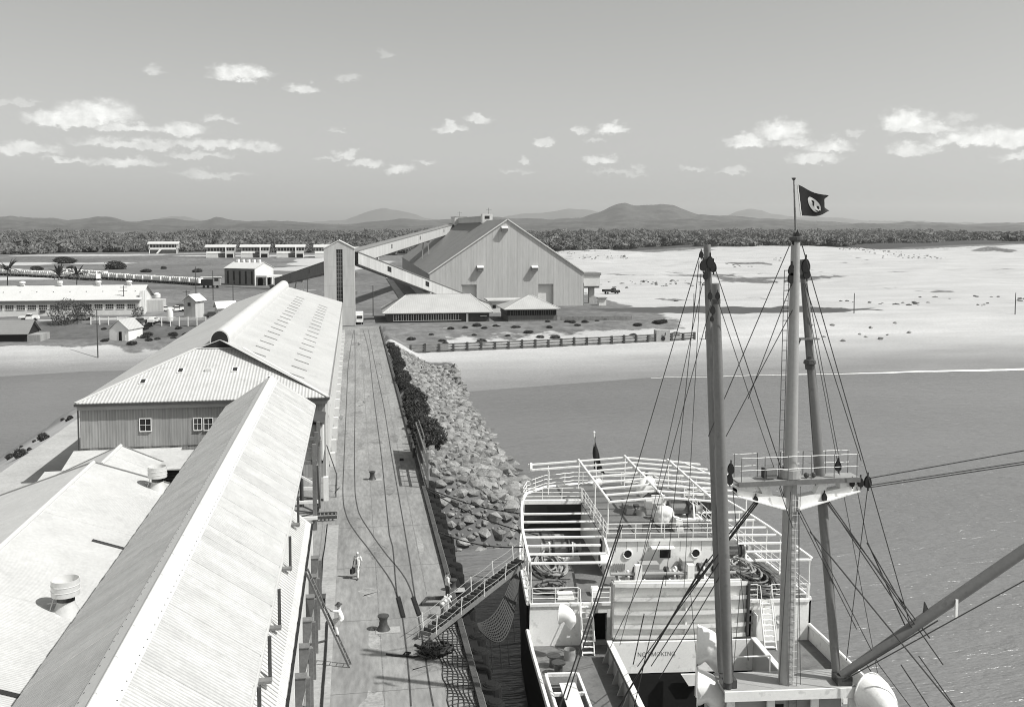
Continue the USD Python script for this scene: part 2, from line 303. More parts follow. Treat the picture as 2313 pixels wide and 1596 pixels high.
# what the ground is made of: red sand, green wetness or low scrub, blue asphalt, cinders and shade painted between the revetment stones
n8, n30, n120 = fb(X, Y, 7, 4, 5), fb(X, Y, 34, 4, 6), fb(X, Y, 130, 4, 8)
sand = np.zeros_like(X)
sand = np.maximum(sand, (X > 6) * (1 - sstep(-1, 3, Y - wall_r(X) - n8 * 3)) * sstep(3, 6, Y - shore_r(X) + 5))
shingle = (X > 20) * (Y > wall_r(X)) * (1 - sstep(-2.0, -.6, Z + n8 * 2.2)) * .7
sand = np.maximum(sand, shingle)
east = sstep(74, 84, X + n8 * 10 - np.clip((Y - 240) * .0, 0, 9)) * (1 - sstep(760, 800, Y - n30 * 90))
sand = np.maximum(sand, east * (1 - sstep(.10, .22, n30 + n8 * .5) * .65 * sstep(40, 80, Y - wall_r(X))))
sand = np.maximum(sand, (X < -14) * (1 - sstep(226, 236, Y + n8 * 14)) * sstep(-7.6, -6.8, Z))
for cx, cy, wx, wy in [(-215, 640, 75, 16), (-170, 470, 60, 16), (-185, 735, 60, 13), (-120, 770, 50, 10), (-60, 720, 75, 12), (-20, 560, 30, 40), (-205, 560, 30, 40), (-10, 640, 34, 60), (-255, 480, 60, 60)]:
    sand = np.maximum(sand, 1 - sstep(.75, 1.1, np.hypot((X - cx) / wx, (Y - cy) / wy) + n30 * .9 + n8 * .25))
road = ((np.abs(X - 15.5) < 1.6) & (Y > 262) & (Y < 460)) | ((np.abs(Y - 264 - X * .02) < 2.2) & (X > -60) & (X < 18)) | ((np.abs(Y - 360 + X * .35) < 3) & (X < -8) & (X > -140)) | ((np.abs(Y - 258.5) < 1.8) & (X < -48) & (X > -110))
sand = np.maximum(sand, road * .62)
fw = sstep(18, 3, np.abs(0)) if False else 0
scrub = np.where(Y > 800, 1, 0) * (1 - sstep(.25, .3, n120)) + (X < -14) * sstep(237, 242, Y) * (1 - sstep(252, 258, Y)) * .55 + np.clip(n30 * 1.6, 0, .4) * (Y > 262) * (Y < 790)
fields = sstep(2500, 2900, Y + n120 * 1500) * sstep(-.22, .05, fb(X, Y, 900, 4, 12))
asph_gap_shade = (1 - sstep(.8, 1.0, np.hypot((X - 104) / 45, (Y - 262 + (X - 104) * .12) / 12.5) + n8 * .8)) * (X > 60)
asph_gap_shade = np.maximum(asph_gap_shade, ((np.abs(Y - 400 + (X + 80) * .33 + 8) < 9) & (X < -28) & (X > -240)) * .5)
asph_gap_shade = np.maximum(asph_gap_shade, ((np.abs(X - 8.5) < 6) & (Y > 246) & (Y < 282)) * .35)
asph_gap_shade = np.maximum(asph_gap_shade, ((X > 7.2) & (X < 20) & (Y < 200) & (Z < -.6) & (Z > -8)) * .7 * (1 - sstep(196, 204, Y)))  # revetment darkened: shade of the gaps between stones put into the colour
zone = np.stack([np.clip(sand * (1 - asph_gap_shade), 0, 1), np.clip(scrub - fields, 0, 1), np.clip(asph_gap_shade, 0, 1)], -1).reshape(-1, 3)
gm = usdkit.mesh(stage, '/World/ground', (np.stack([X, Y, Z], -1).reshape(-1, 3), quads), None, smooth=True)
UsdGeom.PrimvarsAPI(gm).CreatePrimvar("zone", Sdf.ValueTypeNames.Color3fArray, "vertex").Set(Vt.Vec3fArray.FromNumpy(zone.astype(np.float32)))
tag(gm.GetPrim(), kind='structure')
def ground_material():
    n = {"z": ("attribute", {"attribute": "zone"}), "s": ("separate_color", {}), "geo": ("geometry", {}), "sx": ("separate_xyz", {}),
         "n1": ("noise_texture", {"scale": .35, "detail": 8.0, "roughness": .68}), "n2": ("noise_texture", {"scale": .03, "detail": 5.0, "roughness": .6}), "n3": ("noise_texture", {"scale": 2.2, "detail": 4.0, "roughness": .7}),
         "c1": ("math", {"math_type": "subtract", "value2": .5}), "c2": ("math", {"math_type": "multiply_add", "value2": .9}), "sm": ("map_range", {"range_type": "smoothstep", "from_min": .38, "from_max": .62, "clamp": True}),
         "g1": ("map_range", {"from_min": .3, "from_max": .7, "to_min": .095, "to_max": .225, "clamp": True}), "g2": ("map_range", {"from_min": .3, "from_max": .7, "to_min": .8, "to_max": 1.2, "clamp": True}), "gm": ("math", {"math_type": "multiply"}),
         "q": ("mix_float", {"b": .075}), "as": ("mix_float", {"b": .085}),
         "dry": ("map_range", {"range_type": "smoothstep", "from_min": -6.95, "from_max": -3.0, "to_min": .22, "to_max": .45, "clamp": True}), "d2": ("map_range", {"from_min": .25, "from_max": .75, "to_min": .86, "to_max": 1.12, "clamp": True}), "dm": ("math", {"math_type": "multiply"}),
         "mx": ("mix_float", {}), "m4": ("mapping", {"scale": (.03, .09, 1)}), "n4": ("noise_texture", {"scale": 1.0, "detail": 6.0, "roughness": .62}), "d4": ("map_range", {"from_min": .32, "from_max": .68, "to_min": .87, "to_max": 1.08, "clamp": True}), "dq": ("math", {"math_type": "multiply"}), "col": ("combine_color", {}), "p": ("principled_bsdf", {"roughness": .95, "specular_ior_level": .15}), "bu": ("bump", {"distance": .12, "strength": .7})}
    l = [("z.color", "s.color"), ("geo.position", "n1.vector"), ("geo.position", "n2.vector"), ("geo.position", "n3.vector"), ("geo.position", "sx.vector"), ("n1.fac", "c1.value1"), ("c1.value", "c2.value1"), ("s.r", "c2.value3"), ("c2.value", "sm.value"),
         ("n1.fac", "g1.value"), ("n2.fac", "g2.value"), ("g1.result", "gm.value1"), ("g2.result", "gm.value2"), ("gm.value", "q.a"), ("s.g", "q.fac"), ("q.result", "as.a"), ("s.b", "as.fac"),
         ("sx.z", "dry.value"), ("n3.fac", "d2.value"), ("dry.result", "dm.value1"), ("d2.result", "dm.value2"), ("geo.position", "m4.vector"), ("m4.vector", "n4.vector"), ("n4.fac", "d4.value"), ("dm.value", "dq.value1"), ("d4.result", "dq.value2"), ("as.result", "mx.a"), ("dq.value", "mx.b"), ("sm.result", "mx.fac"),
         ("mx.result", "col.r"), ("mx.result", "col.g"), ("mx.result", "col.b"), ("col.color", "p.base_color"), ("n1.fac", "bu.height"), ("bu.normal", "p.normal")]
    return usdkit.material(stage, '/World/Looks/ground', n, l, surface="p.BSDF")
UsdShade.MaterialBindingAPI.Apply(gm.GetPrim()).Bind(ground_material())

def water_material():
    n = {"geo": ("geometry", {}), "m1": ("mapping", {"scale": (.16, .62, 1)}), "n1": ("noise_texture", {"scale": 1.0, "detail": 4.0, "roughness": .6, "distortion": .4}), "m2": ("mapping", {"scale": (.012, .03, 1)}), "n2": ("noise_texture", {"scale": 1.0, "detail": 4.0}),
         "m3": ("mapping", {"scale": (.9, 3.2, 1)}), "n3": ("noise_texture", {"scale": 1.0, "detail": 3.0}), "ad": ("math", {"math_type": "multiply_add", "value2": .35}),
         "r": ("map_range", {"from_min": .3, "from_max": .7, "to_min": .14, "to_max": .18, "clamp": True}), "col": ("combine_color", {}), "bu": ("bump", {"distance": .55, "strength": 1.0}), "p": ("principled_bsdf", {"roughness": .22, "ior": 1.33, "specular_ior_level": .5})}
    l = [("geo.position", "m1.vector"), ("m1.vector", "n1.vector"), ("geo.position", "m2.vector"), ("m2.vector", "n2.vector"), ("geo.position", "m3.vector"), ("m3.vector", "n3.vector"), ("n3.fac", "ad.value1"), ("n1.fac", "ad.value3"), ("ad.value", "bu.height"), ("bu.normal", "p.normal"),
         ("n2.fac", "r.value"), ("r.result", "col.r"), ("r.result", "col.g"), ("r.result", "col.b"), ("col.color", "p.base_color")]
    return usdkit.material(stage, '/World/Looks/water', n, l, surface="p.BSDF")
one('water', MB().add([(-4000, -600, WL), (4500, -600, WL), (4500, 216, WL), (-4000, 216, WL)], [[0, 1, 2, 3]]), water_material(), kind='structure')
# the line of surf where the small waves break
fm = MB(); xs = np.arange(58, 420, 1.5); v = []
for i, x in enumerate(xs):
    w = .5 + 4.2 * sstep(70, 200, x); a = shore_r(x) - 1.4 + fb(x, 0, 9, 3, 4) * 2.2; v += [(x, a - w * (.55 + 1.1 * fb(x, 1, 3, 3, 9)), WL + .012), (x, a + w * .6 * (.7 + 1.4 * fb(x, 5, 4, 2, 3)), WL + .012)]
fm.add(v, [[2 * i, 2 * i + 2, 2 * i + 3, 2 * i + 1] for i in range(len(xs) - 1)])
MAT('foam', .72, .9, .15, 1.2, .2, 5)
one('surf', fm, 'foam', 'thin white line of breaking surf along the curved beach', 'surf', kind='stuff')

MAT('hill', .075, .95, .38, .006, .3, .03, bump=6, bscale=.02)
MAT('hill_far', .08, .95, .2, .002, .15, .02)
def hills(name, pts, dist, depth, mat, seed, rough=.18, base=0):
    """A range of hills whose skyline runs through the points (u, v); it has its own depth behind and in front."""
    us = np.array([p[0] for p in pts], float); vs = np.array([p[1] for p in pts], float)
    a = np.linspace(us[0], us[-1], 420); sky = np.interp(a, us, vs)
    k = np.exp(-np.linspace(-2, 2, 5) ** 2); sky = np.convolve(np.pad(sky, 2, 'edge'), k / k.sum(), 'valid') - fb(a, a * 0 + seed, 26, 4, seed) * 7
    rows = np.linspace(-1, 1, 33); V = np.zeros((33, 420, 3))
    for i, u in enumerate(a):
        d = ray(u, VH); d = d / np.linalg.norm(d[:2]); hgt = H + (VH - sky[i]) / F * dist * abs(1 / (d[:2] @ np.array([math.sin(YAW), math.cos(YAW)])))
        for j, t in enumerate(rows):
            q = d[:2] * (dist + t * depth) / (d[:2] @ np.array([math.sin(YAW), math.cos(YAW)]))
            V[j, i] = (*q, base - 6 + (hgt - base + 6) * math.cos(t * math.pi / 2) ** 1.3)
    nz = fb(V[..., 0], V[..., 1], depth * .35, 5, seed); prof = np.cos(rows * np.pi / 2)[:, None]
    V[..., 2] += nz * rough * (V[..., 2].max()) * prof * (1 - np.exp(-(rows[:, None] * 2.5) ** 2))
    V[..., 2] += fb(V[..., 0], V[..., 1], 420, 4, seed + 1) * 70 * prof * (dist / 7600) * np.minimum(1, np.abs(rows)[:, None] * 4)
    id_ = np.arange(33 * 420).reshape(33, 420)
    one(name, MB().add(V.reshape(-1, 3), np.stack([id_[:-1, :-1], id_[:-1, 1:], id_[1:, 1:], id_[1:, :-1]], -1).reshape(-1, 4)), mat, kind='structure', smooth=True)
hills('far_hills', [(-200, 505), (300, 503), (345, 500), (365, 493), (385, 490), (420, 491), (445, 497), (520, 502), (700, 503), (780, 497), (830, 478), (870, 471), (900, 476), (960, 494), (1060, 503), (1140, 492), (1180, 483), (1240, 480), (1290, 471), (1330, 474), (1360, 480), (1500, 492), (1640, 490), (1660, 479), (1690, 473), (1720, 475), (1740, 483), (1800, 492), (1890, 492), (1960, 500), (2100, 504), (2500, 507)], 17000, 2500, 'hill_far', 21)
hills('hills', [(-300, 500), (-60, 494), (0, 491), (30, 490), (70, 495), (110, 494), (150, 500), (180, 498), (210, 492), (240, 491), (270, 498), (310, 503), (350, 497), (400, 495), (440, 500), (470, 498), (490, 490), (510, 497), (560, 503), (610, 500), (680, 503), (740, 509), (800, 508), (860, 500), (910, 495), (960, 498), (1040, 496), (1100, 492), (1180, 495), (1250, 499), (1310, 492), (1360, 478), (1390, 465), (1408, 459), (1430, 464), (1460, 466), (1490, 462), (1520, 466), (1550, 479), (1575, 488), (1620, 488), (1660, 490), (1700, 494), (1740, 494), (1800, 497), (1860, 503), (1920, 505), (1990, 507), (2050, 504), (2110, 505), (2180, 508), (2260, 505), (2500, 506)], 7600, 1900, 'hill', 22)
hills('low_hills', [(-300, 504), (-40, 502), (60, 505), (150, 509), (250, 503), (330, 507), (420, 511), (520, 507), (620, 505), (700, 509), (780, 514), (900, 513), (1100, 508), (1240, 503), (1300, 499), (1380, 497), (1460, 497), (1560, 496), (1640, 500), (1700, 498), (1760, 500), (1830, 508), (1900, 509), (1980, 505), (2040, 511), (2120, 508), (2200, 512), (2320, 508), (2500, 508)], 5200, 1000, 'hill', 23)

# ------------------------------------------------------------------ the bush beyond the dunes: nobody could count it
def clump(seed, leaves=150, r=(1, 1, .8)):
    q = np.random.default_rng(seed); mb = MB()
    m = trimesh.creation.icosphere(subdivisions=2); nn = meshkit.fbm(m.vertices * 1.6 + seed, 3, seed); mb.add(m.vertices * (.55 + .62 * nn[:, None]) * np.array(r) + [0, 0, r[2] * .55], m.faces)
    d = q.normal(size=(leaves, 3)); d /= np.linalg.norm(d, axis=1, keepdims=True); d[:, 2] = np.abs(d[:, 2]) * .95 - .1
    nn = meshkit.fbm(d * 1.6 + seed, 3, seed)
    for c, k in zip(d, nn):
        p = c * (.62 + .62 * k) * np.array(r) + [0, 0, r[2] * .55]; a = q.normal(size=3) * .13; b = q.normal(size=3) * .13
        mb.add([p - a, p + b, p + a, p - b], [[0, 1, 2, 3]])
    return mb.mesh()
MAT('bush', .14, .9, .2, .02, .15, .5, rand=.22)
def scatter(name, pts, size, protos, mat, label, cat, seed, zs=0):
    q = np.random.default_rng(seed); pi = UsdGeom.PointInstancer.Define(stage, '/World/' + name); n = len(pts)
    for k, pr in enumerate(protos):
        m = usdkit.mesh(stage, f'/World/{name}/clump_{k:03d}' if k else f'/World/{name}/clump', pr, MATS[mat], smooth=False); pi.CreatePrototypesRel().AddTarget(m.GetPath())
    pi.CreateProtoIndicesAttr(Vt.IntArray.FromNumpy(q.integers(0, len(protos), n).astype(np.int32)))
    pi.CreatePositionsAttr(Vt.Vec3fArray.FromNumpy(np.asarray(pts, np.float32)))
    s = size[:, None] * q.uniform(.75, 1.25, (n, 3)); pi.CreateScalesAttr(Vt.Vec3fArray.FromNumpy(s.astype(np.float32)))
    an = q.uniform(0, 2 * math.pi, n); qh = np.zeros((n, 4), np.float16); qh[:, 2] = np.sin(an / 2); qh[:, 3] = np.cos(an / 2)
    pi.CreateOrientationsAttr(Vt.QuathArray([Gf.Quath(float(w), 0, 0, float(z)) for z, w in zip(qh[:, 2], qh[:, 3])]))
    return tag(pi.GetPrim(), label, cat, kind='stuff')
def bush_points():
    q = np.random.default_rng(40); P, S = [], []
    for y0, y1, sp, sz in [(770, 1300, 7.2, 5.2), (1300, 2400, 12, 7.0), (2400, 3000, 26, 9.0)]:
        nn = int(.545 * (y1 * y1 - y0 * y0) / sp ** 2 * 1.0)
        y = np.sqrt(q.uniform(y0 * y0, y1 * y1, nn)); a = q.uniform(-.36, .70, nn); x = y * np.tan(a) 
        edge = 800 + fb(x, y, 60, 3, 30) * 120 + sstep(300, 800, x) * 150 + np.where(x < 30, -4, 30) 
        keep = (y > edge) & ~((fb(x, y, 700, 3, 12) > .02) & (y > 2000)) & ~((np.abs(y - 1180 - x * .06) < 75) & (x > 230) & (x < 700)) & (q.uniform(size=nn) < .9)
        x, y = x[keep], y[keep]; z = height(x, y); s = sz * q.uniform(.55, 1.35, len(x)) * (1 + .5 * np.clip(fb(x, y, 120, 2, 31) * 3, -.6, .8))
        P.append(np.stack([x, y, z - .3], -1)); S.append(s)
    return np.vstack(P), np.concatenate(S)
bp, bs = bush_points()
scatter('woodland', bp, bs, [clump(1, r=(1, 1, .65)), clump(2, r=(1, .9, .8)), clump(3, r=(.8, 1.1, .75)), clump(4, r=(1.1, 1, .65))], 'bush', 'dark coastal bush covering the plain behind the houses and dunes', 'woodland', 41)

# ------------------------------------------------------------------ the wharf
def cr(ox, oy, s, x, y): return ((ox + x / s) / 1.6965, (oy + y / s) / 1.6965)
MAT('wharf_concrete', .235, .9, .20, .5, .14, 4.0, bump=.01, bscale=6, stretch=(1, .22, 1), spots=(.35, .6, 1.28))
MAT('road_grey', .40, .9, .12, .25, .1, 3)
one('wharf', MB().box(-25.2, 6.1, 14, 231, -9, 0), 'wharf_concrete', kind='structure')
one('road', MB().hexa([(-33.0, 14, -9), (-25.2, 14, -9), (-25.2, 226, -9), (-33, 226, -9), (-33.0, 14, -.05), (-25.2, 14, -.05), (-25.2, 226, -.05), (-33.0, 226, -.05)]), 'road_grey', kind='structure')
one('quay_wall', MB().box(6.11, 6.6, 14, 90.5, -9, -.12), 'black_void', kind='structure')  # added black slab; the dark shadow band along the quay is its colour
MAT('pale_concrete', .33, .9, .14, .5, .12, 4)
one('pavement', MB().hexa([(*G(739, 1184)[:2], .002), (*G(762, 1184)[:2], .002), (*G(762, 1184)[:2], .002) , (*G(739, 1184)[:2], .002)] + [(0, 0, 0)] * 4) if False else MB().add([(-2.45, 40, .015), (-1.35, 40, .015), (-1.35, 76.5, .015), (-2.35, 76.5, .015)], [[0, 1, 2, 3]]), 'pale_concrete', kind='structure')
q = np.random.default_rng(33); pm, dm_ = MB(), MB()
put = []
for k in range(90):
    y = q.uniform(38, 215); x = q.uniform(-1.9, 4.6); w, l = q.uniform(.25, 1.1), q.uniform(.4, 1.8) * (1 + y / 120); nn_ = 13
    if any(abs(y - b) < 1.2 * (l + d) + .2 and abs(x - a) < 1.2 * (w + c) + .1 for a, b, c, d in put): continue
    put.append((x, y, w, l)); t = np.linspace(0, 2 * math.pi, nn_ + 1)[:-1]
    (pm if k % 2 else dm_).poly([(min(5.4, x + w * math.cos(a) * q.uniform(.45, 1.15)), y + l * math.sin(a) * q.uniform(.45, 1.15), .003) for a in t])
for k in range(24): x, y = q.uniform(-2.2, 2.8), 92 + k * 2.4; a = q.uniform(-.2, .2); L = q.uniform(.8, 2.6); pm.add([(x, y, .006), (x + L, y + a, .006), (x + L, y + a + .12, .006), (x, y + .16, .006)], [[0, 1, 2, 3]])
for x in (-2.6, 1.25, 4.3): dm_.add([(x, 16, .009), (x + .05, 16, .009), (x + .05, 229, .009), (x, 229, .009)], [[0, 1, 2, 3]])
for k in range(22): y = 30 + k * 9.1; dm_.add([(-2.4, y, .012), (5.7, y + .02, .012), (5.7, y + .06, .012), (-2.4, y + .04, .012)], [[0, 1, 2, 3]])
MAT('stain_dark', .195, .9, .25, .8, .25, 5); MAT('stain_pale', .285, .9, .2, .8, .2, 5)
one('pavement', pm, 'stain_pale', kind='structure'); one('pavement', dm_, 'stain_dark', kind='structure')
kerb = Thing('kerb', 'dark timber kerb running along the seaward edge of the wharf', 'kerb', (6.0, 60, 0))
y = 16.0
while y < 229:
    L = min(6.5, 229 - y); kerb.part('beam', MB().box(5.72, 6.02, y + .03, y + L - .03, .004, .24 + .01 * math.sin(y)), 'timber_dark'); y += L
# rails let into the concrete, from points of the print laid on the deck
def rail(pts, name, th, z=.018):
    P = np.array([G(u, v, 0) for u, v in pts]); P = P[np.argsort(-P[:, 1])]
    t = np.concatenate([[0], np.cumsum(np.linalg.norm(np.diff(P[:, :2], axis=0), axis=1))]); s = np.linspace(0, t[-1], max(8, int(t[-1] / 1.2)))
    from scipy.interpolate import PchipInterpolator
    x, yy = (PchipInterpolator(t, P[:, k])(s) for k in (0, 1)); n = np.stack([-np.gradient(yy), np.gradient(x)], -1); n /= np.linalg.norm(n, axis=1, keepdims=True)
    mb = MB(); w = .04
    for sd, ww, mat in ((0, w, 'steel_mid'),):
        v = np.concatenate([np.stack([x + n[:, 0] * k * ww, yy + n[:, 1] * k * ww, np.full(len(s), z)], -1) for k in (-1, 1)]); m = len(s)
        mb.add(v, [[i, i + 1, m + i + 1, m + i] for i in range(m - 1)])
    th.part(name, mb, 'dark_metal')
Lo = (900, 2008, 2.28); Mi = (900, 1350, 2.28)
C = lambda o, *p: [cr(*o, *q) for q in p]
t1 = Thing('rail_track', 'railway track in the wharf nearest the shed, curving across to join the other track', 'railway track', (-.5, 100, 0))
rail([(799.5, 745), (790, 800), (785, 847)] + C(Mi, (985, 200), (960, 800), (945, 1150), (948, 1300), (980, 1440), (1070, 1590)) + C(Lo, (1150, 190), (1250, 330), (1330, 440), (1400, 570), (1440, 740)), 'rail', t1)
rail([(801, 745), (802, 795)] + C(Mi, (1050, 500), (1045, 900), (1050, 1200), (1075, 1370), (1200, 1590)) + C(Lo, (1330, 270), (1440, 400), (1500, 490), (1560, 640), (1590, 780)), 'rail', t1)
t2 = Thing('rail_track', 'railway track running straight down the middle of the wharf towards the ship', 'railway track', (3, 100, 0))
rail([(820, 745), (835, 809)] + C(Mi, (1215, 400), (1280, 900), (1330, 1400), (1350, 1590)) + C(Lo, (1380, 200), (1415, 600), (1470, 850), (1500, 1100), (1540, 1590)), 'rail', t2)
rail([(832, 745), (853, 852)] + C(Mi, (1310, 520), (1370, 900), (1440, 1300), (1490, 1590)) + C(Lo, (1530, 330), (1575, 640), (1620, 900), (1650, 1060), (1700, 1400), (1735, 1590)), 'rail', t2)
for i, (p, l) in enumerate([((1430, 640, 1475, 815), 'left'), ((1560, 640, 1615, 800), 'right')]):
    a, b = G(*cr(*Lo, p[0], p[1])), G(*cr(*Lo, p[2], p[3])); one('switch_blade', MB().bar(a + [0, 0, .05], b + [0, 0, .05], .22, .09), 'dark', f'dark iron switch blade lying on the {l} rail where the two tracks meet', 'rail switch')
hose = [G(*p, .05) for p in C(Lo, (805, 850), (800, 1000), (788, 1200), (770, 1420), (755, 1650))]
one('drain', MB().path(hose, .07, 6), 'dark', 'long dark pipe lying along the wharf in front of the shed awning', 'pipe')
one('drain', MB().path([G(*p, .03) for p in C(Lo, (808, 0), (785, 200), (768, 300), (760, 460), (745, 610))], .04, 6), 'dark', 'thin dark pipe lying along the wharf beside the pale concrete strip', 'pipe')
# fender piles against the quay wall
fp = None
ys = list(np.arange(40.3, 90, 2.0))
for k, y in enumerate(ys):
    if fp is None:
        f0 = Thing('fender_pile', 'round black fender pile standing in the row against the quay wall', 'fender pile', (6.55, y, 0), 'black fender piles along the quay wall')
        mb = MB().lathe([(0, .02), (.42, .0), (.5, -.12), (.52, -.5), (.5, -5), (.5, -9)], (6.55, y, 0), 14); f0.part('pile', mb, 'black_void')
        f0.part('cap', MB().lathe([(0, .07), (.3, .06), (.36, .015)], (6.55, y, 0), 12), 'black_void'); fp = f0.path
    else: dup(fp, (6.55 + .14 * math.sin(k * 2.1), y, -.06 * (k % 3)))
def bollard(u, v, label, s=1.0):
    p = G(u, v); t = Thing('bollard', label, 'bollard', p)
    t.part('base', MB().box(p[0] - .45 * s, p[0] + .95 * s, p[1] - .55 * s, p[1] + .35 * s, .004, .03), 'concrete')
    t.part('post', MB().lathe([(.40 * s, .03), (.36 * s, .12 * s), (.25 * s, .3 * s), (.22 * s, .55 * s), (.26 * s, .72 * s), (.33 * s, .80 * s), (.33 * s, .86 * s), (.2 * s, .9 * s), (0, .9 * s)], p, 18), 'dark_metal', smooth=40)
bollard(866, 1422, 'waisted iron bollard on the near part of the wharf, between the tracks')
bollard(841, 1083, 'waisted iron bollard on the far part of the wharf, beyond the walking man', .9)
p = G(*cr(*Mi, 1455, 942)); one('block', MB().hexa([(p[0] - .2, p[1] - .12, .004), (p[0] + .22, p[1] - .2, .004), (p[0] + .25, p[1] + .1, .004), (p[0] - .17, p[1] + .18, .004), (p[0] - .17, p[1] - .1, .2), (p[0] + .2, p[1] - .16, .2), (p[0] + .22, p[1] + .08, .2), (p[0] - .14, p[1] + .14, .2)]), 'dark', 'small dark chock lying on the far part of the wharf', 'chock')
# timber screen at the wharf edge that throws the ladder-like shadow
sc = Thing('edge_screen', 'tall weathered plank screen standing at the wharf edge above the rocks', 'screen', (6.25, 93, 0))
for k in range(9): sc.part('post', MB().box(6.18, 6.34, 86.2 + k * 1.72, 86.36 + k * 1.72, -.6, 3.2), 'timber')
for z in (.5, 1.7, 2.9): sc.part('rail', MB().box(6.06, 6.18, 86.1, 100.4, z, z + .2), 'timber')
for k in range(14): sc.part('plank', MB().box(6.35, 6.42, 92.3 + k * .57, 92.3 + k * .57 + .53, .3, 3.3 + .05 * (k % 3)), 'timber')
for k in range(3): one('mooring_post', MB().lathe([(.16, -.1), (.15, .8), (.2, .95), (0, 1.0)], (5.75, 98 + k * 3.1, 0), 8), 'timber_dark', ['first', 'second', 'third'][k] + ' dark mooring post from the plank screen going away along the wharf edge', 'mooring post')

# ------------------------------------------------------------------ the long transit shed
def zr(x): return 11.7 - abs(x + 13.4) * .385
big = Thing('transit_shed', 'long corrugated iron wharf shed with hipped end and round ridge vent', 'shed', (-13.4, 150, 0))
XL, XR, Y0, Y1 = -24.3, -2.45, 91.2, 206.8; gl, gr, gy0, gy1 = -15.65, -11.15, 102.2, 195.0; zl = zr(gl)
rf = big.hold('roof')
big.part('roof_slope', MB().prism([(XR, Y0, 7.5), (gr, gy0, zl), (-13.4, gy0, 11.7), (-13.4, gy1, 11.7), (XR, Y1, 7.5)], (0, 0, -.08)), 'roof_bright', rf)
big.part('roof_slope', MB().prism([(XL, Y1, 7.5), (-13.4, gy1, 11.7), (-13.4, gy0, 11.7), (gl, gy0, zl), (XL, Y0, 7.5)], (0, 0, -.08)), 'roof_bright', rf)
big.part('hip_end', MB().prism([(XL, Y0 - .02, 7.5), (XR, Y0 - .02, 7.5), (gr, gy0, zl), (gl, gy0, zl)], (0, 0.001, -.08)), 'roof_hip', rf)
big.part('hip_end', MB().prism([(XR, Y1, 7.5), (XL, Y1, 7.5), (-13.4, gy1, 11.7)], (0, 0, -.08)), 'roof_bright', rf)
big.part('gablet', MB().prism([(gl + .1, gy0 + .05, zl - .02), (gr - .1, gy0 + .05, zl - .02), (-13.4, gy0 + .05, 11.66)], (0, .1, 0)), 'dark', rf)
for a, b, nm in [((XL, Y0, 7.55), (gl, gy0, zl + .05), 'hip_cap'), ((XR, Y0, 7.55), (gr, gy0, zl + .05), 'hip_cap'), ((gl, gy0, zl + .05), (gr, gy0, zl + .05), 'gablet_sill')]:
    big.part(nm, MB().bar(a, b, .34, .07), 'roof_cap', rf)
an = np.linspace(0, math.pi, 13); rv = .95
prof = [(-13.4 + rv * math.cos(a), 11.62 + rv * math.sin(a) * 1.1) for a in an] + [(-13.4 - rv, 11.3), (-13.4 + rv, 11.3)]
rvp = big.hold('ridge_vent')
ylen = np.linspace(gy0 + .25, gy1 + .3, 20)
for k in range(19):
    big.part('vent_sheet', MB().prism([(x, ylen[k], z + .006 * (k % 2)) for x, z in prof], (0, ylen[k + 1] - ylen[k], 0)), 'roof_cap', rvp, smooth=40)
big.part('vent_mouth', MB().prism([((x + 13.4) * .86 - 13.4, gy0 + .22, (z - 11.6) * .88 + 11.6) for x, z in prof], (0, .02, 0)), 'dark', rvp)
sk = big.hold('skylights')
for i in range(17):
    y = 101.4 + i * 4.95; x0, x1 = -10.25, -8.8
    big.part('skylight', MB().hexa([(x0, y, zr(x0)), (x1, y, zr(x1)), (x1, y + .16, zr(x1)), (x0, y + .16, zr(x0)), (x0, y, zr(x0) + .1), (x1, y, zr(x1) + .1), (x1, y + .16, zr(x1) + .1), (x0, y + .16, zr(x0) + .1)]), 'skylight', sk)
for i in range(18):
    y = 96.5 + i * 4.95; x0, x1 = -6.3, -4.8
    big.part('skylight', MB().hexa([(x0, y, zr(x0)), (x1, y, zr(x1)), (x1, y + .16, zr(x1)), (x0, y + .16, zr(x0)), (x0, y, zr(x0) + .1), (x1, y, zr(x1) + .1), (x1, y + .16, zr(x1) + .1), (x0, y + .16, zr(x0) + .1)]), 'skylight', sk)
wl = big.hold('wall')
bw = (XR - XL - .5) / 28
for k in range(28):
    x = XL + .25 + k * bw; big.part('board', MB().box(x, x + bw - .012, Y0 + .35 + .012 * (k % 2), Y0 + .43, 3.4, 7.25), 'wall_board', wl); big.part('board', MB().box(x, x + bw - .012, Y0 + .39 + .012 * ((k + 1) % 2), Y0 + .46, .004, 3.42), 'wall_board', wl)
big.part('wall_side', MB().box(-3.0, -2.72, Y0 + .6, Y1 - .4, .004, 7.3), 'wall_white', wl); big.part('wall_side', MB().box(XL + .25, XL + .45, Y0 + .6, Y1 - .4, .004, 7.3), 'wall_board', wl)
big.part('wall_end', MB().box(XL + .45, -3.0, Y1 - .7, Y1 - .4, .004, 7.3), 'wall_board', wl)
big.part('gutter', MB().box(XL - .1, XR + .1, Y0 - .16, Y0 + .02, 7.22, 7.44), 'dark_metal'); big.part('gutter', MB().box(XR - .02, XR + .16, Y0 + .03, Y1, 7.24, 7.42), 'roof_grey')
big.part('fascia', MB().box(XL + .1, XR - .1, Y0 + .05, Y0 + .3, 6.86, 7.2), 'ship_grey')
big.part('downpipe', MB().tube((XL + .12, Y0 + .3, .01), (XL + .12, Y0 + .3, 7.2), .07), 'dark_metal')
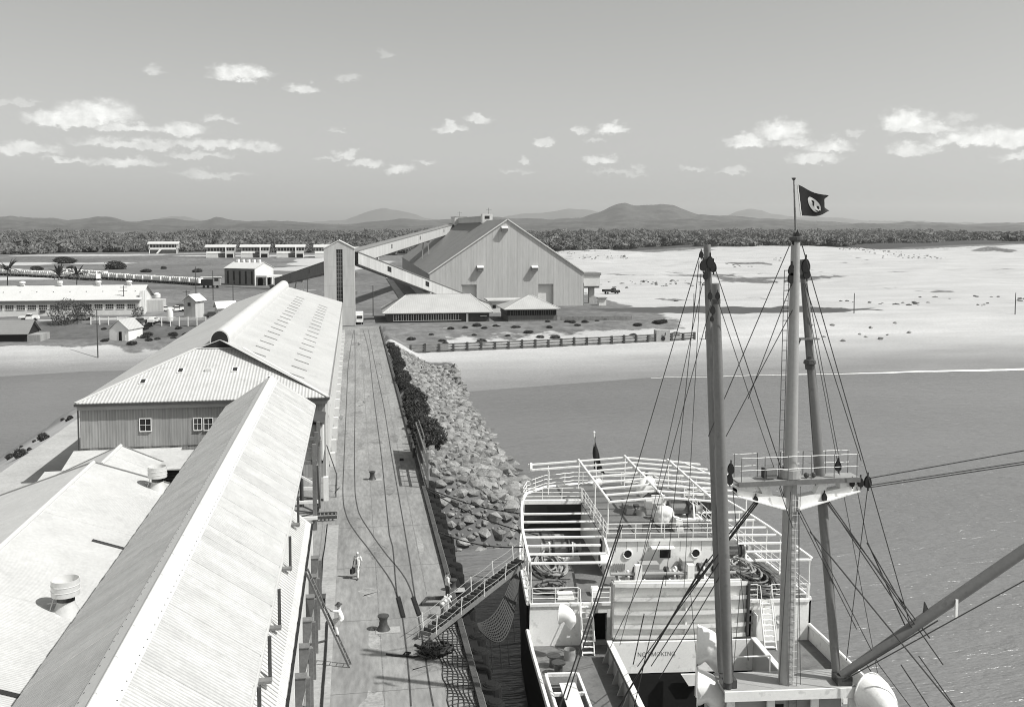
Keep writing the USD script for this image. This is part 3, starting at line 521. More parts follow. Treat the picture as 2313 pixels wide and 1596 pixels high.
for k in range(20):
    y = Y0 + .7 + k * 6.0
    big.part('pilaster', MB().box(-2.72, -2.45, y, y + .45, .004, 7.2), 'wall_white')
    big.part('drain_box', MB().box(-2.44, -1.95, y + 3.6, y + 4.2, .004, 1.3), 'wall_white')
    if k < 19: d = big.part('sliding_door', MB().box(-2.715, -2.6, y + 1.0, y + 5.2, .05, 4.4), 'ship_grey'); big.part('door_rail', MB().box(-2.71, -2.56, y + .6, y + 5.7, 4.45, 4.62), 'dark_metal', d)
def window(th, xa, xb, za, zb, y, nx_=2, nz=2, parent=None, depth=.06, frame='white_paint', fr=.07):
    w = th.part('window', MB().box(xa, xb, y - .012, y + .06, za, zb), 'glass_dark', parent)
    # the frame and bars stand proud of the pane
    m = MB().box(xa - fr, xa, y - depth, y, za - fr, zb + fr).box(xb, xb + fr, y - depth, y, za - fr, zb + fr).box(xa, xb, y - depth, y, zb, zb + fr).box(xa, xb, y - depth - .05, y, za - fr, za)
    th.part('frame', m, frame, w if w.count('/') < 4 else None)
    b = MB()
    for i in range(1, nx_): x = xa + (xb - xa) * i / nx_; b.box(x - .02, x + .02, y - .035, y - .014, za, zb)
    for i in range(1, nz): z = za + (zb - za) * i / nz; b.box(xa, xb, y - .04, y - .036, z - .02, z + .02) if False else b.box(xa, xb, y - .033, y - .015, z - .02, z + .02)
    if b.n: th.part('glazing_bars', b, frame, w if w.count('/') < 4 else None)
    return w
for a, b in [((316, 946), (341, 972)), ((438, 945), (455, 970)), ((461, 945), (480, 970))]:
    p, q = A(*a, Y0 + .33), A(*b, Y0 + .33); window(big, p[0], q[0], q[2], p[2], Y0 + .33)
hipn = np.cross(np.array([1.0, 0, 0]), np.array([0, gy0 - Y0, zl - 7.5])); hipn /= np.linalg.norm(hipn)
def on_hip(u, v): d = ray(u, v); p0 = np.array([0, Y0, 7.5]); return EYE + d * (((p0 - EYE) @ hipn) / (d @ hipn))
for u, v in [(323, 862), (408, 837), (531, 835), (609, 856)]:
    c = on_hip(u, v); s = np.array([0, gy0 - Y0, zl - 7.5]); s /= np.linalg.norm(s); x = np.array([1.0, 0, 0])
    q = [c - x * .26 - s * .5, c + x * .26 - s * .5, c + x * .26 + s * .5, c - x * .26 + s * .5]
    w = big.part('roof_window', MB().hexa([p + hipn * .01 for p in q] + [p + hipn * .05 for p in q]), 'glass_dark'); 
    fr_ = MB()
    for i in range(4): fr_.bar(q[i] + hipn * .04, q[(i + 1) % 4] + hipn * .04, .09, .1, up=hipn)
    big.part('frame', fr_, 'white_paint', w)
q = on_hip(471, 835); one('roof_hatch', MB().box(q[0] - .3, q[0] + .3, q[1] - .4, q[1] + .4, q[2] - .1, q[2] + .14), 'roof_cap', 'small pale square hatch in the middle of the corrugated hip end', 'hatch')

# ------------------------------------------------------------------ the near shed: every roof sheet by itself
near = Thing('gallery_shed', 'near shed with steep sheeted roof and broad pale ridge capping', 'shed', (-7.2, 55, 0))
RX, RZ, EXR, EXL, EZ, NY0, NY1 = -7.2, 10.0, -3.5, -11.05, 7.5, 21.0, 87.6
rs = near.hold('roof_slope', label='sunlit slope facing the wharf'); ls = near.hold('roof_slope', label='greyer slope facing away from the wharf')
nrow = 84; pit = (NY1 - NY0) / nrow
for side, ex, par in ((1, EXR, rs), (-1, EXL, ls)):
    e = np.array([ex - RX, 0, EZ - RZ]); nrm = np.array([-e[2] * side, 0, e[0] * side]); nrm /= np.linalg.norm(nrm); nrm *= np.sign(nrm[2])
    for k in range(nrow):
        ya = NY0 + k * pit; up_ = nrm * (.012 * (k % 2) + .004 * ((k * 7) % 3)); a = np.array([RX, 0, RZ]) + e * .02; b = np.array([RX, 0, RZ]) + e * (1.0 + .004 * ((k * 5) % 3))
        near.part('roof_sheet', MB().hexa([a + up_ + [0, ya - .05, -.02], b + up_ + [0, ya - .05, -.02], b + up_ + [0, ya + pit + .01, -.02], a + up_ + [0, ya + pit + .01, -.02], a + up_ + [0, ya - .05, .012], b + up_ + [0, ya - .05, .012], b + up_ + [0, ya + pit + .01, .012], a + up_ + [0, ya + pit + .01, .012]]), 'roof_sheet', par)
cap = near.hold('ridge_cap'); nails = MB()
for k in range(28):
    y = NY0 + k * 2.38; L = min(2.42, NY1 - y + .1)
    if L < .3: break
    m = MB()
    for side, ex in ((1, EXR), (-1, EXL)):
        e = np.array([ex - RX, 0, EZ - RZ]); e /= np.linalg.norm(e); nn = np.array([-e[2] * side, 0, e[0] * side]); nn *= np.sign(nn[2]); lift = nn * (.05 + .006 * (k % 2)); a = np.array([RX, y, RZ]) + lift; b = a + e * .68
        m.hexa([a - nn * .01, b - nn * .01, b - nn * .01 + [0, L, 0], a - nn * .01 + [0, L, 0], a + nn * .008, b + nn * .008, b + nn * .008 + [0, L, 0], a + nn * .008 + [0, L, 0]])
        for j in range(4): c = a + e * .57 + [0, .3 + j * .6, 0] + nn * .012; nails.ball(c, (.03, .03, .015), 0)
    m.tube((RX, y, RZ + .07), (RX, y + L, RZ + .07), .06, n=8); near.part('cap_sheet', m, 'roof_cap', cap)
near.part('roof_screws', nails, 'dark_metal', cap)
near.part('gable_end', MB().prism([(EXL + .25, NY1 - .35, 2.0), (EXR - .3, NY1 - .35, 6.6), (EXR - .3, NY1 - .35, 7.2), (RX, NY1 - .35, RZ - .15), (EXL + .25, NY1 - .35, 7.3)], (0, .12, 0)), 'wall_board')
near.part('wall', MB().box(-3.85, -3.72, NY0, 60.3, 4.9, 7.35), 'wall_white'); near.part('wall', MB().box(-10.8, -10.6, NY0, NY1 - .5, .004, 7.25), 'wall_board')
near.part('wall', MB().box(-3.0, -2.86, NY0, 60.3, .004, 4.7), 'ship_grey')
near.part('floor', MB().box(-10.6, -3.9, NY0, 60.3, 4.6, 4.8), 'timber')
near.part('eave_gutter', MB().box(EXR - .02, EXR + .1, NY0, NY1, EZ - .17, EZ - .05), 'roof_cap')
aw = near.hold('awning')
for k in range(26):
    ya = 21 + k * 1.51; near.part('awning_sheet', MB().hexa([(-3.72, ya, 5.86), (-2.72, ya, 4.98), (-2.72, ya + 1.5, 4.98), (-3.72, ya + 1.5, 5.86), (-3.72, ya, 5.90 + .006 * (k % 2)), (-2.72, ya, 5.02 + .006 * (k % 2)), (-2.72, ya + 1.5, 5.02 + .006 * (k % 2)), (-3.72, ya + 1.5, 5.90 + .006 * (k % 2))]), 'roof_low', aw)
near.part('edge_beam', MB().box(-2.70, -2.60, 20.5, 60.4, 4.80, 5.0), 'dark', aw)
ribs = MB()
for k in range(120): y = 21 + k * .325; ribs.bar((-3.70, y, 5.93), (-3.0, y, 5.31), .03, .03)
near.part('awning_ribs', ribs, 'roof_cap', aw)
for v in (1178, 1274, 1403, 1517, 1640):
    y = G(657, v, 5.95)[1] ; m = MB().box(-3.40, -3.27, y + .1, y + .25, 5.6, 7.34).bar((-3.34, y + .1, 5.7), (-3.75, y - .2, 5.62), .12, .12); near.part('downpipe', m, 'dark_metal')
    m = MB().box(-3.75, -3.2, y - .8, y - .45, 5.92, 6.02); near.part('ledge', m, 'steel_mid')
for k in range(8):
    y = 36.5 + k * 3.15
    b = near.part('chute', MB().prism([(-2.86, y, 3.4), (-2.25, y, 3.4), (-2.25, y, 3.0), (-2.68, y, 1.0), (-2.86, y, 1.0)], (0, .5, 0)), 'steel_mid')
    near.part('chute_lid', MB().box(-2.86, -2.22, y - .03, y + .53, 3.41, 3.45), 'steel_mid', b)
    near.part('column', MB().box(-2.84, -2.62, y + 1.5, y + 1.75, .004, 4.78), 'white_paint')
    near.part('column', MB().box(-2.3, -2.1, y + .9, y + 1.1, .004, 3.0), 'timber')
# trestle and hopper house between the two sheds
tr = Thing('trestle', 'timber trestle with cross braces standing open under the near shed', 'trestle', (-4.2, 84, 0))
for x in (-5.2, -3.1):
    for y in (75.5, 80, 84.2): tr.part('leg', MB().bar((x, y, .004), (x, y, 6.6), .3, .3), 'timber')
for y in (75.5, 80, 84.2): tr.part('beam', MB().bar((-5.3, y, 5.2), (-2.9, y, 5.2), .22, .28), 'timber'); tr.part('beam', MB().bar((-5.3, y - .3, 1.0), (-2.9, y - .3, 1.0), .2, .22), 'white_paint')
for x in (-5.2, -3.1): tr.part('brace', MB().bar((x + .2, 75.6, 5), (x + .2, 79.8, .5), .16, .2), 'timber'); tr.part('brace', MB().bar((x + .2, 80.1, .5), (x + .2, 84, 5), .16, .2), 'timber')
tr.part('brace', MB().bar((-5.1, 79.7, 3.6), (-3.2, 79.7, 2.4), .12, .16), 'white_paint')
tr.part('screw_feeder', MB().tube((-4.4, 82, .004), (-4.5, 82.3, 6.4), .16, n=10), 'dark_metal')
hp = Thing('hopper_house', 'pale boarded hopper house hanging between the two sheds', 'hopper', (-3.3, 86, 3))
hp.part('wall', MB().box(-4.2, -2.75, 84.6, 89.0, 3.2, 6.3), 'wall_white'); hp.part('roof', MB().hexa([(-4.4, 84.2, 6.85), (-2.6, 84.2, 6.35), (-2.6, 89.3, 6.35), (-4.4, 89.3, 6.85), (-4.4, 84.2, 6.95), (-2.6, 84.2, 6.45), (-2.6, 89.3, 6.45), (-4.4, 89.3, 6.95)]), 'dark_metal')
for k in range(5): hp.part('board', MB().box(-4.15 + k * .28, -4.15 + k * .28 + .26, 84.56, 84.59, 3.3, 6.2), 'wall_white')
hp.part('skirt', MB().box(-4.2, -2.75, 84.6, 89.0, 2.95, 3.19), 'dark')
dp = Thing('handrail', 'dark handrail of a short loading stage at the shed corner', 'handrail', (-2, 88, 0))
for y in (84.5, 86.4, 88.3): dp.part('post', MB().tube((-1.7, y, .004), (-1.7, y, 1.1), .05), 'dark_metal')
dp.part('rail', MB().tube((-1.7, 84.4, 1.1), (-1.7, 88.4, 1.1), .045), 'dark_metal'); dp.part('rail', MB().tube((-1.7, 88.3, 1.05), (-2.6, 90.5, 3.2), .05), 'dark_metal')
one('white_post', MB().box(-2.7, -2.3, 83.4, 83.9, .004, 2.0), 'white_paint', 'stout white post at the near corner of the long shed', 'post')
lg = Thing('loading_gate', 'low timber gate lying flat at the end of the awning', 'gate', (-2, 60, 0))
for y in (77.6, 78.7): lg.part('rail', MB().bar((-3.2, y, .3), (-1.5, y, .3), .12, .22), 'timber_dark')
for k in range(6): lg.part('slat', MB().bar((-3.1 + k * .3, 77.68, .34), (-3.1 + k * .3, 78.62, .34), .08, .06), 'timber')

# ------------------------------------------------------------------ low roofs on the left
def gable_roof(name, label, rx, rz_, exl, exr, slope, ya, yb, mat, zwall=0.004):
    t = Thing(name, label, 'shed', (rx, (ya + yb) / 2, 0)); zl_, zr_ = rz_ - (rx - exl) * slope, rz_ - (exr - rx) * slope
    n = max(2, int((yb - ya) / 6.1)); st = (yb - ya) / n
    for ex, ez in ((exr, zr_), (exl, zl_)):
        par = t.hold('roof_slope')
        for k in range(n):
            a, b = ya + k * st, ya + (k + 1) * st - .004; d = .012 * (k % 2)
            t.part('roof_sheet', MB().hexa([(rx, a, rz_ - .06), (ex, a, ez - .06), (ex, b, ez - .06), (rx, b, rz_ - .06), (rx, a, rz_ + d), (ex, a, ez + d), (ex, b, ez + d), (rx, b, rz_ + d)]), mat, par)
    t.part('ridge_cap', MB().tube((rx, ya, rz_ + .02), (rx, yb, rz_ + .02), .16, n=8), 'roof_cap')
    t.part('wall', MB().prism([(exl + .3, yb - .5, zwall), (exr - .3, yb - .5, zwall), (exr - .3, yb - .5, zr_), (rx, yb - .5, rz_ - .1), (exl + .3, yb - .5, zl_)], (0, .2, 0)), 'wall_board')
    t.part('wall', MB().box(exl + .3, exl + .5, ya, yb - .51, zwall, zl_), 'wall_board'); t.part('barge_board', MB().bar((rx, yb + .04, rz_ + .04), (exr, yb + .04, zr_ + .04), .1, .12), 'roof_grey'); t.part('barge_board', MB().bar((rx, yb + .04, rz_ + .04), (exl, yb + .04, zl_ + .04), .1, .12), 'roof_grey')
    return t
rA = gable_roof('store_shed', 'low store shed with wide white iron roof carrying two drum ventilators', -19.6, 5.2, -26.6, -11.15, .34, 20, 78, 'roof_low')
for (u1, v1), (u2, v2) in [((720 / 2.28, 2008 + 160 / 2.28), (1050 / 2.28, 2008 + 275 / 2.28)), ((-60 / 2.28, 2008 + 1405 / 2.28), (155 / 2.28, 2008 + 1495 / 2.28))]:
    a = G(u1 / 1.6965, v1 / 1.6965, 3.7); x0, x1 = -15.9, -12.6; y = a[1] - .6
    z = lambda x: 5.2 - (x + 19.6) * .34
    rA.part('skylight', MB().hexa([(x0, y, z(x0)), (x1, y, z(x1)), (x1, y + .34, z(x1)), (x0, y + .34, z(x0)), (x0, y, z(x0) + .05), (x1, y, z(x1) + .05), (x1, y + .34, z(x1) + .05), (x0, y + .34, z(x0) + .05)]), 'glass_dark')
rB = gable_roof('store_shed', 'smaller white-roofed gable behind the low store shed', -19.1, 5.0, -24.6, -15.6, .45, 78.2, 84.6, 'roof_low')
sd = Thing('lean_to', 'lean-to of white corrugated iron against the boarded shed end', 'lean-to', (-19, 88, 0))
for k in range(10): x = -24.6 + k * .92; sd.part('roof_sheet', MB().hexa([(x, 87.6, 2.4), (x + .93, 87.6, 2.4), (x + .93, 91.4, 3.2), (x, 91.4, 3.2), (x, 87.6, 2.44 + .01 * (k % 2)), (x + .93, 87.6, 2.44 + .01 * (k % 2)), (x + .93, 91.4, 3.24 + .01 * (k % 2)), (x, 91.4, 3.24 + .01 * (k % 2))]), 'roof_low')
sd.part('wall', MB().box(-24.4, -15.5, 87.9, 88.0, .004, 2.38), 'wall_board'); sd.part('roof_sheet', MB().hexa([(-25.9, 84.8, 2.0), (-20, 84.8, 2.0), (-20, 87.5, 2.36), (-25.9, 87.5, 2.36), (-25.9, 84.8, 2.05), (-20, 84.8, 2.05), (-20, 87.5, 2.41), (-25.9, 87.5, 2.41)]), 'roof_low'); sd.part('wall', MB().box(-25.7, -20.2, 85.1, 85.2, .004, 1.98), 'wall_board')
lv = Thing('louvre_house', 'small dark louvred building with white posts and pale flat roof', 'louvred house', (-14, 84, 0))
lv.part('roof', MB().hexa([(-17.2, 82.4, 3.35), (-11.1, 82.4, 3.35), (-11.1, 88, 3.65), (-17.2, 88, 3.65), (-17.2, 82.4, 3.45), (-11.1, 82.4, 3.45), (-11.1, 88, 3.75), (-17.2, 88, 3.75)]), 'roof_low')
lv.part('wall', MB().box(-16.9, -11.2, 83.2, 83.3, .004, 3.3), 'dark')
for k in range(12): lv.part('louvre', MB().hexa([(-16.8, 82.95, .6 + k * .23), (-11.25, 82.95, .6 + k * .23), (-11.25, 83.18, .72 + k * .23), (-16.8, 83.18, .72 + k * .23), (-16.8, 82.95, .63 + k * .23), (-11.25, 82.95, .63 + k * .23), (-11.25, 83.18, .75 + k * .23), (-16.8, 83.18, .75 + k * .23)]), 'steel_mid')
for x in (-15.6, -13.1): lv.part('post', MB().box(x, x + .16, 82.82, 82.93, .004, 2.6), 'white_paint')
def drum_vent(x, y, label):
    z = 5.2 - (x + 19.6) * .34; t = Thing('roof_ventilator', label, 'ventilator', (x, y, z))
    t.part('base', MB().lathe([(.78, -.3), (.62, .1), (.45, .42), (.42, .6)], (x, y, z), 20), 'roof_cap', smooth=40)
    t.part('neck', MB().lathe([(.43, .6), (.43, .95)], (x, y, z), 20), 'dark_metal')
    t.part('drum', MB().lathe([(.42, .92), (.68, .9), (.68, 1.15), (.70, 1.17), (.68, 1.19), (.68, 1.42), (.70, 1.44), (.68, 1.46), (.68, 1.72), (.65, 1.72), (.64, 1.2), (0, 1.15)], (x, y, z), 28), 'wall_white', smooth=35)
    t.part('stay', MB().tube((x - .75, y - .35, z - .0), (x - .45, y - .3, z + .95), .025).tube((x - .85, y - .2, z + .55), (x - .4, y - .3, z + .6), .02), 'roof_cap')
drum_vent(-14.6, 52.1, 'large white drum ventilator on the near part of the low roof'); drum_vent(-14.6, 76.0, 'smaller white drum ventilator beside the louvred building')

# ------------------------------------------------------------------ tower, conveyor galleries, raw sugar store
tw = Thing('transfer_tower', 'tall slab-sided conveyor transfer tower with gabled top', 'tower', (-3.4, 237, 0))
TX0, TX1, TY0, TY1 = -6.85, 0.15, 233.5, 240.5
for xa, xb in ((TX0, -4.05), (-2.55, TX1)):
    tw.part('wall_panel', MB().prism([(xa, TY0, .004), (xb, TY0, .004), (xb, TY0, 19.7 - abs(xb + 3.35) * .5), (xa, TY0, 19.7 - abs(xa + 3.35) * .5)], (0, .25, 0)), 'clad_tower')
tw.part('wall_panel', MB().box(-4.05, -2.55, TY0, TY0 + .25, .004, 5.3), 'clad_tower'); tw.part('wall_panel', MB().prism([(-4.05, TY0, 17.75), (-2.55, TY0, 17.75), (-2.55, TY0, 19.3), (-3.3, TY0, 19.68), (-4.05, TY0, 19.35)], (0, .25, 0)), 'clad_tower')
tw.part('side_wall', MB().box(TX0, TX0 + .25, TY0 + .26, TY1, .004, 17.9), 'clad_tower'); tw.part('side_wall', MB().box(TX1 - .25, TX1, TY0 + .26, TY1, .004, 17.9), 'clad_tower'); tw.part('back_wall', MB().box(TX0 + .25, TX1 - .25, TY1 - .25, TY1, .004, 17.9), 'clad_tower')
for k in range(13):
    za = 5.34 + k * .955; w = tw.part('window', MB().box(-4.04, -2.56, TY0 + .2, TY0 + .24, za, za + .9), 'glass_dark')
    fr_ = MB().box(-4.04, -2.56, TY0 + .12, TY0 + .19, za + .9, za + .95)
    for x in (-4.04, -3.56, -3.06, -2.6): fr_.box(x, x + .05, TY0 + .13, TY0 + .185, za, za + .9)
    tw.part('frame', fr_, 'ship_grey', w)
for xa, za, xb, zb in ((TX0 - .2, 17.85, -3.35, 19.78), (TX1 + .2, 17.85, -3.35, 19.78)): tw.part('roof', MB().hexa([(xa, TY0 - .15, za), (xb, TY0 - .15, zb), (xb, TY1 + .15, zb), (xa, TY1 + .15, za), (xa, TY0 - .15, za + .14), (xb, TY0 - .15, zb + .14), (xb, TY1 + .15, zb + .14), (xa, TY1 + .15, za + .14)]), 'wall_white')
tw.part('corner_trim', MB().box(TX1 - .02, TX1 + .1, TY0 - .03, TY0 + .1, .004, 17.8), 'white_paint'); tw.part('balcony', MB().box(TX1 + .12, TX1 + .7, TY0 + 2, TY0 + 5, 11.2, 12.2), 'steel_mid'); tw.part('balcony', MB().box(TX1 + .12, TX1 + .6, TY0 + 2, TY0 + 5, 7.0, 7.9), 'steel_mid')
for z in (4.4, 9.2, 13.8): tw.part('joint', MB().box(TX0, -4.06, TY0 - .012, TY0 - .003, z, z + .04), 'ship_grey'); tw.part('joint', MB().box(-2.54, TX1 - .03, TY0 - .012, TY0 - .003, z, z + .04), 'ship_grey')
def gallery(name, label, p, q, w, h, mat, wins, trestles=(), n=14):
    """An enclosed conveyor gallery; p and q are the middles of its roof line."""
    p, q = np.array(p, float), np.array(q, float); t = Thing(name, label, 'conveyor gallery', p * [1, 1, 0]); d = q - p; L = np.linalg.norm(d); d /= L; s = np.cross(d, [0, 0, 1]); s /= np.linalg.norm(s); dn = np.array([0, 0, -1.0])
    wp = t.hold('wall')
    for sd in (-1, 1):
        for k in range(n):
            a, b = p + d * L * k / n, p + d * (L * (k + 1) / n - .03); o = s * sd * w / 2 ; i = s * sd * (w / 2 - .1)
            t.part('wall_panel', MB().hexa([a + i + dn * h, b + i + dn * h, b + o + dn * h, a + o + dn * h, a + i, b + i, b + o, a + o]), mat, wp)
    t.part('roof', MB().hexa([p - s * (w / 2 + .15) + [0, 0, .02], q - s * (w / 2 + .15) + [0, 0, .02], q + s * (w / 2 + .15) + [0, 0, .02], p + s * (w / 2 + .15) + [0, 0, .02]] + [x + np.array([0, 0, .16]) for x in (p - s * (w / 2 + .15), q - s * (w / 2 + .15), q + s * (w / 2 + .15), p + s * (w / 2 + .15))]), 'roof_grey')
    t.part('floor', MB().hexa([x + dn * (h + .2) for x in (p - s * w / 2, q - s * w / 2, q + s * w / 2, p + s * w / 2)] + [x + dn * (h + .01) for x in (p - s * w / 2, q - s * w / 2, q + s * w / 2, p + s * w / 2)]), 'dark_metal')
    for f in wins:
        for sd in (-1, 1):
            c = p + d * L * f + s * sd * (w / 2 + .02) + dn * h * .42; t.part('window', MB().hexa([c - d * .6 + dn * .6 - s * .02, c + d * .6 + dn * .6 - s * .02, c + d * .6 + dn * .6 + s * .02, c - d * .6 + dn * .6 + s * .02, c - d * .6 - dn * .6 - s * .02, c + d * .6 - dn * .6 - s * .02, c + d * .6 - dn * .6 + s * .02, c - d * .6 - dn * .6 + s * .02]), 'dark')
    for f in trestles:
        c = p + d * L * f
        for sd in (-1, 1): t.part('leg', MB().bar(np.array([c[0], c[1], .0]) + s * sd * (w / 2 + .7) - [0, 0, .05], c + dn * (h + .2) + s * sd * .8, .35, .35), 'concrete')
        t.part('cross_beam', MB().bar(c + dn * (h + .45) - s * (w / 2 + .3), c + dn * (h + .45) + s * (w / 2 + .3), .4, .4), 'concrete')
    return t
gallery('conveyor_gallery', 'pale conveyor gallery sloping down from the tower towards the hipped building', (.3, 237, 17.0), (37.5, 264.5, 1.4), 2.6, 2.75, 'clad_grey', (.20, .46, .70), (.48,))
gallery('conveyor_gallery', 'conveyor gallery climbing from the tower to the ridge of the sugar store', (-2.5, 240.7, 16.6), (42.2, 420, 24.2), 2.8, 3.1, 'clad_grey', (.27, .52, .8), (.62,))
gallery('conveyor_gallery', 'shaded conveyor gallery rising to the tower from the wagon unloading shed', (-4.8, 240.7, 14.9), (-29.5, 398, 2.6), 2.6, 2.5, 'shed_shadow_wall', (.25, .6), (.5,))  # darker cladding than the other galleries: its shade is put into the colour
ss = Thing('sugar_store', 'huge grey sheeted storage shed with steep gable front', 'storage shed', (43.8, 360, 0))
SX0, SX1, SA, SY0, SY1, SE, SZ = 21.3, 66.3, 43.8, 282.0, 442.0, 9.65, 25.0
fw_ = ss.hold('front_wall')
nb = 30; bw = (SX1 - SX0) / nb; zt = lambda x: SE + (SZ - SE) * (1 - abs(x - SA) / ((SX1 - SX0) / 2))
doors = [(30.7, 34.8, 6.4), (52.8, 57.1, 6.4)]
for k in range(nb):
    xa, xb = SX0 + k * bw, SX0 + (k + 1) * bw - .02; zb = .004
    for dx0, dx1, dz in doors:
        if xb > dx0 and xa < dx1: zb = dz
    pts = [(xa, SY0, zb), (xb, SY0, zb), (xb, SY0, zt(xb))] + ([(SA, SY0, SZ)] if xa < SA < xb else []) + [(xa, SY0, zt(xa))]
    ss.part('cladding_panel', MB().prism(pts, (0, .12 + .006 * (k % 2), 0)), 'clad_grey', fw_)
for dx0, dx1, dz in doors:
    f = ss.part('door', MB().box(dx0 - .4, dx1 + .4, SY0 + 1.0, SY0 + 1.1, .01, dz), 'wall_white')
    ss.part('door_jamb', MB().box(dx0 - .55, dx0 - .05, SY0 + .14, SY0 + 1.0, .01, dz).box(dx1 + .05, dx1 + .55, SY0 + .14, SY0 + 1.0, .01, dz), 'clad_grey', f)
rr = ss.hold('roof')
for sx, sg in ((SX0 - .3, -1), (SX1 + .3, 1)):
    for k in range(20):
        ya, yb = SY0 - .25 + k * 8.02, SY0 - .25 + (k + 1) * 8.02 - .03; e = .015 * (k % 2)
        ss.part('roof_sheet', MB().hexa([(sx, ya, SE - .2), (SA, ya, SZ), (SA, yb, SZ), (sx, yb, SE - .2), (sx, ya, SE - .05 + e), (SA, ya, SZ + .15 + e), (SA, yb, SZ + .15 + e), (sx, yb, SE - .05 + e)]), 'roof_grey', rr)
ss.part('barge_board', MB().bar((SX0 - .3, SY0 - .3, SE), (SA, SY0 - .3, SZ + .16), .14, .3).bar((SX1 + .3, SY0 - .3, SE), (SA, SY0 - .3, SZ + .16), .14, .3), 'wall_white')
sw = ss.hold('side_wall')
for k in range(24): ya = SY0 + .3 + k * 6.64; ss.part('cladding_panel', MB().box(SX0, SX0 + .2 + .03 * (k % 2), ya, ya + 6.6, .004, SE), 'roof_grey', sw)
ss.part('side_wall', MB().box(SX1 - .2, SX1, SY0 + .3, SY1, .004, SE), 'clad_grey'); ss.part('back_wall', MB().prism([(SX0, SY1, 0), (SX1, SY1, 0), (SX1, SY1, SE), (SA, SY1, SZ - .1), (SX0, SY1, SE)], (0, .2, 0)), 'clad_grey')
for k, (u, v) in enumerate([(1140, 517), (1085, 606), (1208, 606)]):
    c = A(u, v, SY0 - .5); m = ss.part('hood_vent', MB().box(c[0] - .85, c[0] + .85, SY0 - 1.15, SY0 - .01, c[2] - .75, c[2] + .35), 'steel_mid'); ss.part('hood', MB().hexa([(c[0] - .95, SY0 - 1.3, c[2] + .1), (c[0] + .95, SY0 - 1.3, c[2] + .1), (c[0] + .95, SY0 - .01, c[2] + .6), (c[0] - .95, SY0 - .01, c[2] + .6), (c[0] - .95, SY0 - 1.3, c[2] + .3), (c[0] + .95, SY0 - 1.3, c[2] + .3), (c[0] + .95, SY0 - .01, c[2] + .8), (c[0] - .95, SY0 - .01, c[2] + .8)]), 'wall_white', m)
ss.part('light_strip', MB().box(66.31, 66.45, SY0 + .2, SY0 + .5, .004, 6.6), 'dark')  # plain dark strip up the front corner
rh = Thing('ridge_house', 'pale conveyor head house on the ridge of the sugar store', 'head house', (43.8, 400, 25))
rh.part('wall', MB().box(42.4, 45.2, 330, 428, 24.4, 26.4), 'clad_grey'); rh.part('wall', MB().box(41.0, 45.8, 405, 420, 22.5, 26.9), 'wall_white'); rh.part('roof', MB().box(42.2, 45.4, 330, 404.8, 26.42, 26.6), 'wall_white'); rh.part('roof', MB().box(40.8, 46.0, 404.9, 420.2, 26.92, 27.1), 'roof_grey')
rh.part('wall', MB().box(42.2, 45.6, 326, 329.9, 24.2, 27.2), 'wall_white'); rh.part('window', MB().box(43.0, 44.6, 325.95, 325.99, 25.6, 26.6), 'dark')
for x, y in ((43.4, 408), (44.6, 328)): rh.part('mast', MB().tube((x, y, 27), (x, y, 29.2), .08).tube((x - .9, y, 28.6), (x + .9, y, 28.6), .05), 'steel_mid')
ax = Thing('loading_annex', 'pale box annex raised on a pier at the seaward side of the sugar store', 'annex', (70.5, 292, 0))
ax.part('body', MB().box(66.6, 73.1, 289.5, 296, 5.2, 8.4), 'wall_white'); ax.part('roof', MB().box(66.5, 73.4, 289.2, 296.3, 8.42, 9.2), 'roof_grey'); ax.part('pier', MB().box(70.1, 71.7, 290.8, 292.4, -.3, 5.18), 'concrete'); ax.part('soffit_beam', MB().box(66.6, 73.0, 289.9, 290.4, 4.6, 5.18), 'steel_mid')
kk = Thing('kiosk', 'tiny white kiosk with dark roof beside the pier of the annex', 'kiosk', (76, 284, 0)); c = G(1361, 690); kk.part('wall', MB().box(c[0] - 1.1, c[0] + 1.1, c[1], c[1] + 2, -.1, 2.1), 'wall_white'); kk.part('roof', MB().box(c[0] - 1.4, c[0] + 1.3, c[1] - .5, c[1] + 2.2, 2.12, 2.35), 'roof_grey')
# two hipped buildings in front of it
def hip_house(name, label, x0, x1, y0, y1, ze, zr0, rx0, rx1, mat, oh=.9):
    t = Thing(name, label, 'building', ((x0 + x1) / 2, (y0 + y1) / 2, 0)); ym = (y0 + y1) / 2; E_ = [(x0, y0, ze), (x1, y0, ze), (x1, y1, ze), (x0, y1, ze)]; r0, r1 = (rx0, ym, zr0), (rx1, ym, zr0)
    rf_ = t.hold('roof')
    for pts in ([E_[0], E_[1], r1, r0], [E_[2], E_[3], r0, r1], [E_[3], E_[0], r0], [E_[1], E_[2], r1]): t.part('roof_plane', MB().prism(pts, (0, 0, -.12)), mat, rf_)
    for a, b in ((E_[0], r0), (E_[1], r1), (r0, r1)): 
        if np.linalg.norm(np.subtract(a, b)) > .1: t.part('hip_cap', MB().bar(np.add(a, (0, 0, .04)), np.add(b, (0, 0, .04)), .22, .08), 'roof_cap', rf_)
    t.part('gutter', MB().box(x0, x1, y0 - .12, y0 - .01, ze - .2, ze - .03), 'steel_mid')
    return t
h1 = hip_house('office', 'long low office with hipped roof and louvred windows', 6.7, 33.3, 237.3, 257, 2.35, 6.15, 12.9, 28.7, 'roof_mid')
h1.part('wall', MB().box(7.8, 32.5, 238.3, 256, -.6, 2.2), 'timber_dark')
for k in range(27): x = 9.3 + k * .6; w = h1.part('window', MB().box(x + .06, x + .54, 238.22, 238.27, .55, 1.85), 'glass_dark'); h1.part('mullion', MB().box(x - .05, x + .05, 238.12, 238.21, .5, 1.9), 'white_paint', w)
